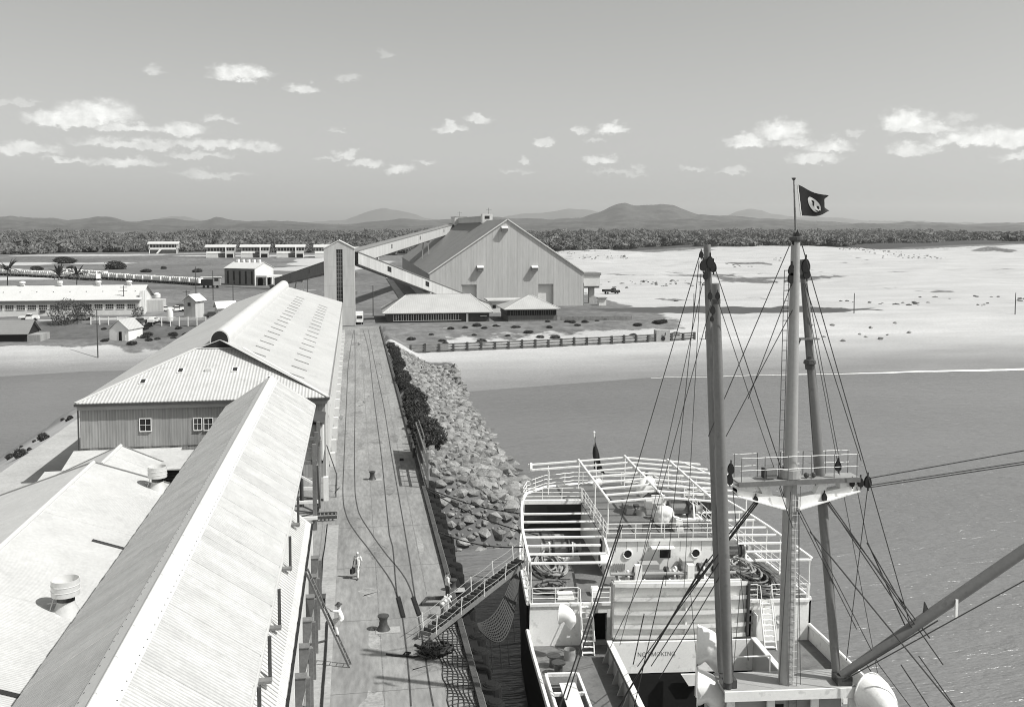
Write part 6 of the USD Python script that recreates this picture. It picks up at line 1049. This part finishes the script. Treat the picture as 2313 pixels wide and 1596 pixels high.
g_ = G(436, 718); gt, P = rot_house('gate_house', 'narrow two-storey gate house with small white-edged roof', np.array([g_[0], g_[1] + 2, 0]), 4.2, 3.2, 4.6, 5.9, math.radians(68), 'clad_grey', 'white_paint', 'gate house', .5); gt.part('window', P(MB().box(-2.16, -2.11, -.3, .5, 3.0, 3.9)), 'glass_dark')
g_ = G(507, 708); kq, P = rot_house('weigh_house', 'low pale hut with pyramid-like roof close behind the long shed roof', np.array([g_[0], g_[1] + 2, 0]), 4.6, 4.4, 1.7, 3.1, math.radians(20), 'wall_white', 'white_paint', 'hut', .5)
C0 = np.array([-38.3, 398.0, 0]); aa, bb = np.array([-.85, .53, 0]), np.array([.53, .85, 0]); mid = C0 + aa * 7.3 + bb * 6; ul, P = rot_house('unloading_shed', 'wagon unloading shed with white roof, dark panelled side and sunlit gable', mid, 14.6, 12, 6.65, 8.9, math.atan2(.53, -.85), 'wall_white', 'roof_cap', 'shed', .3)
ul.part('dark_side', P(MB().box(-7.2, 7.25, 6.02, 6.1, 0, 6.6)), 'shed_shadow_wall')  # dark colour laid over the white wall as the shade of this side
for k in range(5): ul.part('recess', P(MB().box(-6.4 + k * 2.9, -5.6 + k * 2.9, 6.11, 6.2, .5, 5.6)), 'dark')
for k in range(5): ul.part('roof_ventilator', P(MB().box(-5.5 + k * 2.6, -4.5 + k * 2.6, -.5, .5, 8.95, 10.0)), 'white_paint')
ul.part('porch', P(MB().box(-12.3, -7.35, -5, 5.2, 3.2, 3.9)), 'wall_white')
for y in (-4.9, .0, 4.9): ul.part('porch_post', P(MB().box(-12.2, -11.8, y - .15, y + .15, -.2, 3.19)), 'white_paint')
for y in (-2.5, 2.6): ul.part('archway', P(MB().prism([(-7.42, y - 1.5, 0), (-7.42, y + 1.5, 0), (-7.42, y + 1.5, 2.3), (-7.42, y + .9, 2.9), (-7.42, y - .9, 2.9), (-7.42, y - 1.5, 2.3)], (.05, 0, 0))), 'black_void')
# ------------------------------------------------------------------ houses on the rise
def staff_house(label, u, y, group, w=20.0, plain=False):
    p = A(u, 578, y); z = float(height(p[0], y)); c = np.array([p[0], y, z]); th = Thing('staff_house', label, 'house', c, group); x0, x1 = c[0] - w / 2, c[0] + w / 2; B = lambda a, b, e, f, g, h: MB().box(a, b, y + e, y + f, z + g, z + h)
    th.part('roof', MB().hexa([(x0 - 1, y - 1.2, z + 7.0), (x1 + 1, y - 1.2, z + 7.0), (x1 + 1, y + 4.5, z + 8.6), (x0 - 1, y + 4.5, z + 8.6), (x0 - 1, y - 1.2, z + 7.25), (x1 + 1, y - 1.2, z + 7.25), (x1 + 1, y + 4.5, z + 8.85), (x0 - 1, y + 4.5, z + 8.85)]), 'roof_cap')
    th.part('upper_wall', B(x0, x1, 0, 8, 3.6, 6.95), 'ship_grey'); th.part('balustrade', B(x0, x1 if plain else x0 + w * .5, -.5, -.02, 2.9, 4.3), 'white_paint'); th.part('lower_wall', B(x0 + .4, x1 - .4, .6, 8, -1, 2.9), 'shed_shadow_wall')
    for k in range(9): th.part('window', B(x0 + 1 + k * w / 9.2, x0 + 1 + k * w / 9.2 + w / 14, -.05, -.01, 4.5, 6.5), 'glass_dark')
    if plain: th.part('stair', MB().prism([(c[0] - 5, y - 2.2, z - .2), (c[0] - 3.8, y - 2.2, z - .2), (c[0] - .6, y - 2.2, z + 3.1), (c[0] - .6, y - 2.2, z + 4.2), (c[0] - 1.6, y - 2.2, z + 4.2)], (0, 1.2, 0)), 'white_paint'); th.part('post', B(x0 + .2, x0 + .7, -.5, 0, -1, 7), 'white_paint'); th.part('post', B(x1 - .7, x1 - .2, -.5, 0, -1, 7), 'white_paint')
    else: th.part('garage_wall', B(x0, x0 + w * .42, -2.2, -.6, -1, 2.6), 'wall_white'); th.part('porch', B(x0 + w * .72, x1, -1.6, -.6, 2.6, 4.6), 'wall_white'); th.part('porch_pier', B(x0 + w * .68, x0 + w * .72, -1.6, -.6, -1, 7.0), 'white_paint'); th.part('carport', B(x0 + w * .75, x1 - 1, -1.2, -.65, -.5, 2.3), 'black_void'); th.part('porch_pier', B(x1 - .6, x1, -1.6, -.61, -1, 2.59), 'white_paint')
staff_house('two-storey house with white balcony and slanting outside stair, furthest left on the rise', 369, 770, None, 20.5, True)
for u, l in ((498, 'second house from the left on the rise, white roofed with carport'), (576, 'third house from the left on the rise, directly right of the second'), (656, 'fourth house from the left on the rise, left of the tower top'), (742, 'white-roofed house partly hidden behind the tower'), (826, 'white-roofed house just right of the tower behind the rising gallery')): staff_house(l, u, 700, None, 18.5)
# ------------------------------------------------------------------ sugar wagons
def wagon_line(u1, v1, u2, v2, y_off, first=None):
    a, b = G(u1, v1, .3), G(u2, v2, .3); a, b = a + [0, y_off, 0], b + [0, y_off, 0]; d = b - a; L = np.linalg.norm(d[:2]); ang = math.atan2(d[1], d[0]); n = int(L / 6.3)
    for k in range(n):
        c = a + d * (k + .5) / n; c[2] = float(height(c[0], c[1])) + .02
        if first is None:
            th = Thing('sugar_wagon', 'four-bin railway wagon with pale rounded bins in the long train', 'railway wagon', c, 'wagons of the long train', rz=ang); PP = lambda nm, m, mat: emit(numbered(th.path, nm), m, mat, smooth=40)
            PP('underframe', MB().box(-2.95, 2.95, -1.0, 1.0, .55, 1.0), 'dark')
            for i in range(4):
                x = -2.2 + i * 1.46; an = np.linspace(0, math.pi, 9); PP('bin', MB().prism([(x + .62 * math.cos(t), -1.0, 2.35 + .55 * math.sin(t)) for t in an] + [(x - .62, -1.0, 1.35), (x - .4, -1.0, 1.02), (x + .4, -1.0, 1.02), (x + .62, -1.0, 1.35)], (0, 2.0, 0)), 'roof_cap')
            PP('end_board', MB().box(2.93, 3.05, -1.05, 1.05, .9, 3.0), 'white_paint')
            for x in (-2.1, -1.0, 1.0, 2.1):
                for s in (-1, 1): PP('wheel', MB().tube((x, s * .62, .40), (x, s * .74, .40), .40, n=12), 'dark')
            first = th.path
        else: dup(first, c, ang)
    return first
w0 = wagon_line(-20, 619, 223, 632, 0); wagon_line(232, 629, 455, 643, 0, w0); wagon_line(115, 620, 232, 628, 7, w0)
tk = Thing('siding', 'railway siding under the long train of wagons', 'railway track', G(230, 633)); 
for o in (-.53, .53): pts_ = [G(u, v) + np.array([0, o * 1.15, .1]) for u, v in ((-25, 620), (100, 626), (228, 632), (340, 638), (470, 645), (640, 655))]; tk.part('rail', MB().path(pts_, .06, 4), 'dark_metal')
lc = G(480, 650); lo = Thing('shunting_engine', 'small dark shunting engine at the head of the train', 'locomotive', lc); lo.part('body', MB().box(lc[0] - 4, lc[0] + .5, lc[1] - 1.2, lc[1] + 1.2, 1.0, 3.2), 'dark'); lo.part('cab', MB().box(lc[0] + .52, lc[0] + 3, lc[1] - 1.25, lc[1] + 1.25, 1.0, 4.0), 'ship_grey'); lo.part('roof', MB().box(lc[0] - 4.2, lc[0] + 3.3, lc[1] - 1.4, lc[1] + 1.4, 4.02, 4.25), 'wall_white'); lo.part('window', MB().box(lc[0] + .9, lc[0] + 2.4, lc[1] - 1.29, lc[1] - 1.26, 2.6, 3.6), 'glass_dark')
for x in (-3, -1.5, .3, 1.9): lo.part('wheel', MB().tube((lc[0] + x, lc[1] - 1.0, .5), (lc[0] + x, lc[1] - .85, .5), .5, n=12), 'dark')
# ------------------------------------------------------------------ vehicles in the yard
MAT('paint_dark', .05, .35, .1, .5, .03, 5, spec=.5); MAT('paint_mid', .2, .35, .1, .5, .03, 5, spec=.5)
def car(u, v, ang, mat, label, kind='car'):
    p = G(u, v, .0); p[2] = float(height(p[0], p[1])); p[2] = max(p[2], -.4); th = Thing('parked_' + kind, label, kind, p); P = lambda m: m.xf(rotz(ang), p); L = {'car': 4.3, 'truck': 6.4, 'utility': 4.6}[kind]
    bx = lambda x0, x1, w0, w1, z0, z1, i=.12: MB().hexa([(x0, -w0, z0), (x1, -w0, z0), (x1, w0, z0), (x0, w0, z0), (x0 + i, -w1, z1), (x1 - i, -w1, z1), (x1 - i, w1, z1), (x0 + i, w1, z1)])
    if kind == 'car': th.part('body', P(bx(-L / 2, L / 2, .82, .78, .35, .95)), mat); th.part('cabin', P(bx(-1.5, .9, .74, .6, .96, 1.5, .4)), mat); th.part('windows', P(bx(-1.42, .82, .76, .63, 1.0, 1.4, .32)), 'glass_dark')
    else:
        th.part('bonnet', P(bx(L / 2 - 1.6, L / 2, .7, .6, .45, 1.25)), mat); th.part('cab', P(bx(L / 2 - 3.0, L / 2 - 1.62, .85, .75, .45, 1.9 if kind == 'truck' else 1.65, .2)), mat); th.part('windows', P(bx(L / 2 - 2.95, L / 2 - 1.66, .87, .79, 1.2, 1.6, .18)), 'glass_dark'); th.part('tray', P(bx(-L / 2, L / 2 - 3.05, .95, .95, .8, 1.6 if kind == 'truck' else 1.1, 0)), mat)
    for x in (-L * .3, L * .32):
        for s in (-1, 1): th.part('wheel', P(MB().tube((x, s * .7, .36), (x, s * .86, .36), .36, n=12)), 'dark')
for u, v, a, m, l, k in [(66, 724, .1, 'white_paint', 'white utility truck standing beside the dark shed', 'utility'), (122, 712, .2, 'paint_dark', 'dark truck half hidden behind the wispy tree', 'truck'), (158, 711, .1, 'paint_dark', 'dark tray truck parked in front of the workshop windows', 'truck'), (217, 710, .1, 'paint_dark', 'dark truck parked furthest right along the workshop wall', 'truck'), (165, 722, .3, 'wall_white', 'pale car at the fence, left of a pair', 'car'), (187, 723, .3, 'paint_mid', 'grey car at the fence, right of a pair', 'car'), (347, 725, 1.4, 'wall_white', 'pale car parked nose on by the yard gate', 'car'), (316, 728, 1.3, 'paint_dark', 'dark car left of the pale one by the yard gate', 'car'), (372, 702, .4, 'wall_white', 'white car standing behind the workshop corner', 'car'), (400, 704, .2, 'white_paint', 'white utility truck before the row of dark cars', 'utility'), (418, 703, .3, 'paint_dark', 'dark car right of the white utility truck', 'car'), (409, 698, .3, 'paint_dark', 'dark car behind the white utility truck', 'car'), (480, 717, .3, 'paint_dark', 'dark car beside the low pale hut', 'car'), (1381, 663, .3, 'dark', 'dark tractor standing alone on the white sand', 'truck')]: car(u, v, a, m, l, k)
fn = Thing('yard_fence', 'white post and rail fence along the workshop yard', 'fence', G(300, 728))
fp_ = [G(u, 727 - .004 * u) for u in range(205, 470, 20)]
for p in fp_: fn.part('post', MB().box(p[0] - .1, p[0] + .1, p[1] - .1, p[1] + .1, -1.2, 1.1), 'white_paint')
for a, b in zip(fp_[:-1], fp_[1:]):
    for z in (.45, .9): fn.part('rail', MB().bar(a + [.1, 0, z], b + [-.1, 0, z], .06, .14), 'white_paint')
MAT('tank', .72, .5, .05, .6, .04, 6); p = G(384, 724); one('storage_tank', MB().lathe([(0, 0), (.75, .02), (.8, .6), (.78, 2.2), (.5, 2.9), (0, 3.1)], (p[0], p[1], -.05), 14), 'tank', 'tall white domed tank standing by the yard fence', 'tank', smooth=40)
p = G(355, 692); one('water_tank', MB().lathe([(.2, 0), (.2, 2.4), (1.0, 2.6), (1.0, 3.6), (.3, 4.1), (0, 4.15)], (p[0], p[1], -.05), 16), 'tank', 'white round tank on a stand beyond the workshop end', 'tank', smooth=40)
def pole(u, vt, vb, label, arms=1, r=.14, mat='timber_dark'):
    p = G(u, vb, 0); p[2] = float(height(p[0], p[1])) if p[1] < 2000 else 0; h = A(u, vt, p[1])[2] - p[2]; th = Thing('power_pole', label, 'pole', p); th.part('shaft', MB().tube(p - [0, 0, .3], p + [0, 0, h], r, r * .7, 7), mat)
    for k in range(arms): th.part('cross_arm', MB().box(p[0] - .9, p[0] + .9, p[1] - .06, p[1] + .06, p[2] + h - .5 - k * .9, p[2] + h - .38 - k * .9), mat)
for u, a, b, l, k in [(280.5, 645, 710, 'power pole with two cross arms in front of the workshop', 2), (219.8, 699, 752, 'thin pole on the slope left of the white hut', 0), (443, 602, 676, 'tall pale pole behind the gate house', 0), (481.7, 611, 678, 'dark pole right of the tall pale pole', 0), (527, 632, 690, 'pole with a cross arm close to the long shed roof', 1), (422, 655, 717, 'pole with a wide arm left of the gate house', 1), (694.6, 629, 669, 'pole standing left of the transfer tower', 1), (843, 645, 714, 'pole standing between the tower and the long office', 0), (1043, 614, 664, 'pole in front of the left door of the sugar store', 0), (1199, 632, 672, 'pole in front of the gable behind the pavilion', 0), (1567, 663, 707, 'thin pole on the dark road beyond the masts', 0), (1929, 662, 706, 'lone pole on the white sand right of the mast', 0), (2293, 661, 706, 'lone pole near the right edge of the white sand', 0), (320.6, 543, 572, 'pole left of the two-storey house', 0)]: pole(u, a, b, l, k)

# ------------------------------------------------------------------ gangway, net and gear on the wharf
GA, GB = G(957, 1438, .25), T((XC - half(62.5) - .05, 62.5, .95)); gd = GB - GA; gl_ = np.linalg.norm(gd); gd /= gl_; gs = np.cross(gd, [0, 0, 1]); gs /= np.linalg.norm(gs)
gw = Thing('gangway', 'long timber gangway with rope handrails sloping up from the wharf to the ship', 'gangway', GA)
for s in (-1, 1): gw.part('stringer', MB().bar(GA + gs * s * .42, GB + gs * s * .42, .07, .28), 'timber')
for k in range(int(gl_ / .42)): c = GA + gd * (.2 + k * .42) + [0, 0, .12]; gw.part('tread', MB().bar(c - gs * .38, c + gs * .38, .24, .04, up=gd), 'timber_dark' if k % 2 else 'timber')
for k in range(5):
    c = GA + gd * (.6 + k * (gl_ - 1.2) / 4)
    for s in (-1, 1): gw.part('stanchion', MB().tube(c + gs * s * .44, c + gs * s * .5 + [0, 0, 1.05], .032, n=6), 'white_paint')
for s in (-1, 1):
    for h in (.5, 1.0): gw.part('hand_rope', MB().path([GA + gd * t * gl_ + gs * s * .48 + [0, 0, h - .08 * abs(math.sin(t * 4 * math.pi))] for t in np.linspace(0, 1, 25)], .018, 5), 'rope')
nt = Thing('safety_net', 'dark rope safety net sagging under the gangway between ship and wharf', 'net', (9, 60, -2)); N0, N1 = A(1163, 1285, GB[1] - .5), np.array([6.95, 56.6, -.35]); m = MB(); wv = np.array([.35, -.9, -1.0])
def net_pt(s, t): return N0 * (1 - s) + N1 * s + wv * t * (.25 + .75 * math.sin(math.pi * min(1, .12 + s * .88))) - np.array([0, 0, 1.25 * math.sin(math.pi * s) * (.75 + .35 * t)])
for j in range(10): m.path([net_pt(s, j / 9) for s in np.linspace(0, 1, 24)], .045, 4)
for i in range(27): m.path([net_pt(i / 26, t) for t in np.linspace(0, 1, 8)], .04, 4)
nt.part('mesh', m, 'wire')
for k in range(4): p = net_pt(.25 + .18 * k, 1); nt.part('hanging_end', MB().path([p, p + [.05, 0, -.8], p + [.12, -.02, -1.7 - .3 * (k % 2)]], .02, 5), 'wire')
m = MB(); X0_, X1_, Y0_, Y1_ = 4.35, 5.68, 44.5, 56.4
for j in range(7): x = X0_ + (X1_ - X0_) * j / 6; m.path([(x + .08 * math.sin(i * 1.3 + j), y, .035 if x < 5.7 else .28) for i, y in enumerate(np.linspace(Y0_, Y1_, 22))], .026, 4)
for i in range(34): y = Y0_ + (Y1_ - Y0_) * i / 33; m.path([(x, y + .08 * math.sin(k + i), .036 if x < 5.7 else .285) for k, x in enumerate(np.linspace(X0_, X1_, 7))], .022, 4)
one('deck_net', m, 'wire', 'dark rope net spread flat on the wharf edge beside the gangway foot', 'net')
hh = G(982, 1476, 0); q = np.random.default_rng(5); t = Thing('rope_heap', 'black heap of netting and wire dumped on the wharf near the edge', 'rope', hh)
for k in range(22): a0 = q.uniform(0, 6.28); a = np.linspace(a0, a0 + q.uniform(3, 6), 14); r = q.uniform(.25, .75); c = hh + np.array([q.normal(0, .22), q.normal(0, .22), 0]); t.part('coil', MB().path([c + np.array([r * math.cos(i), r * .8 * math.sin(i), .08 + .5 * q.uniform(.0, 1) * (1 - r) + .2 * abs(math.sin(i * 2))]) for i in a], .07, 5), 'dark')
one('wire_tail', MB().path([hh + np.array(v) for v in ((-.6, -.2, .07), (-1.2, -.35, .07), (-1.7, .0, .07), (-1.55, .25, .1), (-1.3, .1, .12), (-1.6, -.15, .08), (-2.2, .05, .07), (-2.6, .25, .07))], .05, 6), 'dark', 'loose black wire end curling left from the dark heap', 'wire')
for k, (u1, v1, u2, v2) in enumerate([(1572, 1050, 1660, 1088), (1600, 1072, 1690, 1095)]): a, b = G(*cr(*Lo, u1, v1), .06), G(*cr(*Lo, u2, v2), .06); one('iron_bar', MB().bar(a, b, .1, .1), 'dark', ['longer', 'shorter'][k] + ' dark iron bar lying beside the heap of netting', 'bar')
fr_ = Thing('pallet_frame', 'dark rectangular timber frame lying by the gangway', 'frame', G(965, 1360)); a, b, c, d = [G(*cr(1550, 2100, 4.56, *p), .12) for p in ((300, 970), (390, 870), (760, 850), (640, 965))]
for i, (p, q_) in enumerate(((a, b), (b, c), (c, d), (d, a))): fr_.part('side', MB().bar(p, q_, .12, .16), 'timber_dark')
tr_ = Thing('tool_chest', 'low dark box added in place of a shadow at the shed wall below the ladder', 'chest', G(692, 1368)); p = G(716, 1371, 0); tr_.part('body', MB().box(p[0] - .95, p[0] + .5, p[1] - .3, p[1] + .35, .12, .62), 'dark'); tr_.part('lid', MB().box(p[0] - .98, p[0] + .53, p[1] - .33, p[1] + .38, .63, .7), 'timber_dark')  # dark box added where a shadow falls
for x in (-.85, .4): tr_.part('leg', MB().box(p[0] + x - .05, p[0] + x + .05, p[1] - .25, p[1] + .3, .004, .119), 'dark')
bollard(1023, 1332, 'dark mooring bollard close to the wharf edge behind the gangway foot', .8)
p = G(*cr(*Lo, 705, 1040), .05); one('timber_offcut', MB().bar(p + [-.55, -.2, 0], p + [.55, .28, 0], .12, .1), 'timber_dark', 'short dark timber lying beside the long pipe on the wharf', 'timber')
# ladder leaning on the awning edge
LF = G(791, 1503, 0); d_ = ray(696, 1295); LT = EYE + d_ * (-2.52 / d_[0]); ld = Thing('ladder', 'long timber ladder leaning from the wharf against the shed awning', 'ladder', LF); v = LT - LF; n = np.cross(v, [0, 0, 1]); n /= np.linalg.norm(n); n = np.array([v[1], -v[0], 0]); n /= np.linalg.norm(n)
for s in (-1, 1): ld.part('stile', MB().bar(LF + n * s * .21, LF + n * s * .21 + v * 1.04, .06, .1), 'timber')
nr_ = int(np.linalg.norm(v) / .33)
for k in range(1, nr_): c = LF + v * k / nr_; ld.part('rung', MB().tube(c - n * .2, c + n * .2, .022, n=6), 'timber')

# ------------------------------------------------------------------ people
def hull_chain(chain, refine=.035, it=6):
    out = None
    for (a, ra), (b, rb) in chain:
        def ball(c, r): return m3.Manifold.sphere(1.0, 10).scale([r, r, r] if np.isscalar(r) else list(r)).translate([float(x) for x in c])
        h = m3.Manifold.batch_hull([ball(a, ra), ball(b, rb)]); out = h if out is None else out + h
    msh = out.refine_to_length(refine).to_mesh(); tm = trimesh.Trimesh(msh.vert_properties[:, :3], msh.tri_verts); trimesh.smoothing.filter_taubin(tm, iterations=it); return tm
def person(label, base, ang, J, hat, shirt, trousers, props=None):
    """J: joints in the person's own frame (x right, y forward, z up), metres from the ground under them."""
    th = Thing('person', label, 'person', base); R_ = rotz(ang); W = lambda tm: MB().tm(trimesh.Trimesh(np.asarray(tm.vertices) @ R_.T + base, tm.faces))
    j = {k: np.array(v, float) for k, v in J.items()}; ch = []
    up = j['head'] - j['neck']; up /= np.linalg.norm(up); f = np.array(J.get('face', (0, 1, 0)), float); f /= np.linalg.norm(f)
    ch += [((j['neck'] - up * .05, .065), (j['head'] - up * .05, .06)), ((j['head'], (.078, .095, .11)), (j['head'] + up * .015, (.078, .095, .105))), ((j['head'] + f * .09 - up * .01, .016), (j['head'] + f * .105 - up * .03, .02)), ((j['head'] + f * .06 - up * .09, .035), (j['head'] - up * .07, .06))]
    ch += [((j['neck'] - up * .05, .07), (j['chest'], (.15, .11, .12))), ((j['chest'], (.16, .115, .12)), (j['hip'], (.15, .11, .10)))]
    for s in 'LR':
        ch += [((j['sh' + s], .065), (j['chest'], .09)), ((j['sh' + s], .055), (j['el' + s], .043)), ((j['el' + s], .043), (j['wr' + s], .03)), ((j['hp' + s], .085), (j['kn' + s], .058)), ((j['kn' + s], .058), (j['an' + s], .04)), ((j['an' + s] - [0, 0, .03], .04), (j['to' + s], .032))]
        hd = j['wr' + s] - j['el' + s]; hd /= np.linalg.norm(hd); side = np.cross(hd, [0, 0, 1.0]); side = side / (np.linalg.norm(side) + 1e-6); pal = j['wr' + s] + hd * .07; ch.append(((j['wr' + s], .026), (pal, .034)))
        for k, (o, L) in enumerate(((-.03, .075), (-.01, .09), (.01, .085), (.03, .065))): b = pal + side * o + hd * .02; mid_ = b + hd * L * .6; tip = mid_ + hd * L * .25 + np.cross(side, hd) * L * .35; ch += [((b, .010), (mid_, .009)), ((mid_, .009), (tip, .008))]
        ch.append(((pal - hd * .03 + side * .03, .011), (pal + side * .06 + hd * .03, .009)))
    th.part('body', W(hull_chain(ch, .03)), 'skin', smooth=60)
    c = [((j['neck'] - up * .06, .085), (j['chest'], (.185, .14, .13))), ((j['chest'], (.19, .14, .13)), (j['hip'] + [0, 0, .02], (.175, .135, .09)))]
    for s in 'LR': e = j['sh' + s] * .25 + j['el' + s] * .75; c += [((j['sh' + s], .085), (j['chest'], .1)), ((j['sh' + s], .08), (e, .066))]
    th.part('shirt', W(hull_chain(c)), shirt, smooth=60)
    c = [((j['hip'], (.172, .132, .08)), (j['hip'] - [0, 0, .06], (.17, .13, .08)))]
    for s in 'LR': e = j['kn' + s] * .12 + j['an' + s] * .88; c += [((j['hp' + s], .105), (j['kn' + s], .085)), ((j['kn' + s], .085), (e, .075)), ((j['hip'], .11), (j['hp' + s], .1))]
    th.part('trousers', W(hull_chain(c)), trousers, smooth=60)
    for s in 'LR': th.part('shoe', W(hull_chain([((j['an' + s] - [0, 0, .045], .05), (j['to' + s], .042))])), 'leather', smooth=60)
    hc_ = j['head'] + up * .03 - f * .012
    if hat == 'brim': m = MB().lathe([(.0, .13), (.075, .125), (.10, .05), (.105, .02), (.2, .0), (.2, -.012), (.09, -.01)], (0, 0, 0), 18); z = up; x = np.cross(f, z); x /= np.linalg.norm(x); th.part('hat', MB().tm(m.mesh()).xf(np.stack([x, np.cross(z, x), z], 1), hc_ + up * .045).xf(R_, base), 'timber_dark', smooth=60)
    else: th.part('hair' if hat == 'hair' else 'cap', W(hull_chain([((hc_ + up * .02, (.085, .098, .095)), (hc_ + up * .028, (.083, .096, .09)))])), 'hair' if hat == 'hair' else 'cloth_white', smooth=60)
    if 'tie' in J: th.part('tie', W(hull_chain([((j['neck'] + f * .075 - up * .08, .02), (j['chest'] + f * .145, .022)), ((j['chest'] + f * .145, .022), (j['chest'] + f * .14 - [0, 0, .25], .028))])), 'dark', smooth=60)
    return th, R_
ST = dict(head=(0, .02, 1.62), neck=(0, 0, 1.46), chest=(0, .01, 1.24), hip=(0, 0, .96), shL=(-.19, 0, 1.40), shR=(.19, 0, 1.40), hpL=(-.10, 0, .90), hpR=(.10, 0, .90))
fa = G(808, 1305); walk = dict(ST, tie=1, elL=(-.27, -.06, 1.12), wrL=(-.25, .10, .88), elR=(.29, -.05, 1.11), wrR=(.31, .02, .83), knL=(-.10, .22, .50), anL=(-.10, .24, .09), toL=(-.11, .40, .04), knR=(.10, -.06, .48), anR=(.11, -.34, .12), toR=(.11, -.20, .04))
pw, R_ = person('person in white shirt, dark tie and pale trousers walking with a suitcase along the wharf', fa, math.radians(158), walk, 'cap', 'cloth_white', 'cloth_white')
hw = fa + R_ @ np.array([.33, .05, .76]); cs = Thing('suitcase', 'small dark suitcase carried by the walking person', 'suitcase', hw - [0, 0, .5]); L_c = lambda m: m.xf(R_, hw); cs.part('case', L_c(MB().hexa([(-.08, -.30, -.50), (.08, -.30, -.50), (.08, .26, -.42), (-.08, .26, -.42), (-.08, -.26, -.12), (.08, -.26, -.12), (.08, .28, -.08), (-.08, .28, -.08)])), 'leather'); cs.part('handle', L_c(MB().path([(0, -.1, -.1), (0, -.08, -.02), (0, .08, -.02), (0, .1, -.1)], .014, 6)), 'dark_metal')
tt = .335; fb_ = LF + v * tt; ang = math.atan2(v[1], v[0]) - math.pi / 2
climb = dict(head=(0, -.14, 1.60), neck=(0, -.16, 1.45), chest=(0, -.20, 1.22), hip=(0, -.30, .95), shL=(-.19, -.14, 1.38), shR=(.19, -.14, 1.38), elL=(-.27, .12, 1.42), wrL=(-.2, .36, 1.55), elR=(.28, .02, 1.15), wrR=(.2, .22, 1.22), hpL=(-.1, -.28, .88), hpR=(.1, -.28, .88), knL=(-.11, .0, .55), anL=(-.11, -.12, .10), toL=(-.11, .06, .05), knR=(.11, .14, .78), anR=(.11, .0, .38), toR=(.11, .16, .33), face=(0, .9, .35))
person('person in a dark brimmed hat and white overalls climbing the ladder at the shed', fb_ + np.array([0, 0, -.03]), ang, climb, 'brim', 'cloth_white', 'cloth_white')
fc_ = G(1000, 1397); bend = dict(head=(.05, .46, 1.22), neck=(0, .36, 1.20), chest=(0, .22, 1.10), hip=(0, -.05, .92), shL=(-.19, .30, 1.20), shR=(.19, .30, 1.20), elL=(-.22, .42, .95), wrL=(-.15, .55, .72), elR=(.22, .44, .95), wrR=(.12, .60, .74), hpL=(-.1, -.05, .86), hpR=(.1, -.05, .86), knL=(-.12, .06, .47), anL=(-.12, -.03, .09), toL=(-.14, .13, .04), knR=(.12, .08, .47), anR=(.13, .05, .09), toR=(.15, .21, .04), face=(0, .7, -.7))
person('person in white shirt stooping beside the foot of the gangway', fc_, math.radians(-60), bend, 'cap', 'cloth_white', 'cloth_grey')
fd_ = G(1043, 1352); fd_[0] = 5.5; stand = dict(ST, elL=(-.27, -.02, 1.12), wrL=(-.16, .2, 1.02), elR=(.27, -.02, 1.12), wrR=(.28, .08, .86), knL=(-.11, .02, .48), anL=(-.12, -.02, .09), toL=(-.15, .14, .04), knR=(.11, .04, .48), anR=(.12, .0, .09), toR=(.15, .16, .04))
person('person in white shirt and dark trousers standing at the wharf edge behind the gangway', fd_, math.radians(-75), stand, 'hair', 'cloth_white', 'paint_dark')

# ------------------------------------------------------------------ the air
hz = MB().box(-17000, 17000, -1500, 21500, -13, 520)
hm = usdkit.material(stage, '/World/Looks/haze', {"v": ("principled_volume", {"color": (.93, .93, .92), "density": HAZE, "anisotropy": .35})}, [], volume="v.volume")
one('haze', hz, hm, kind='stuff')
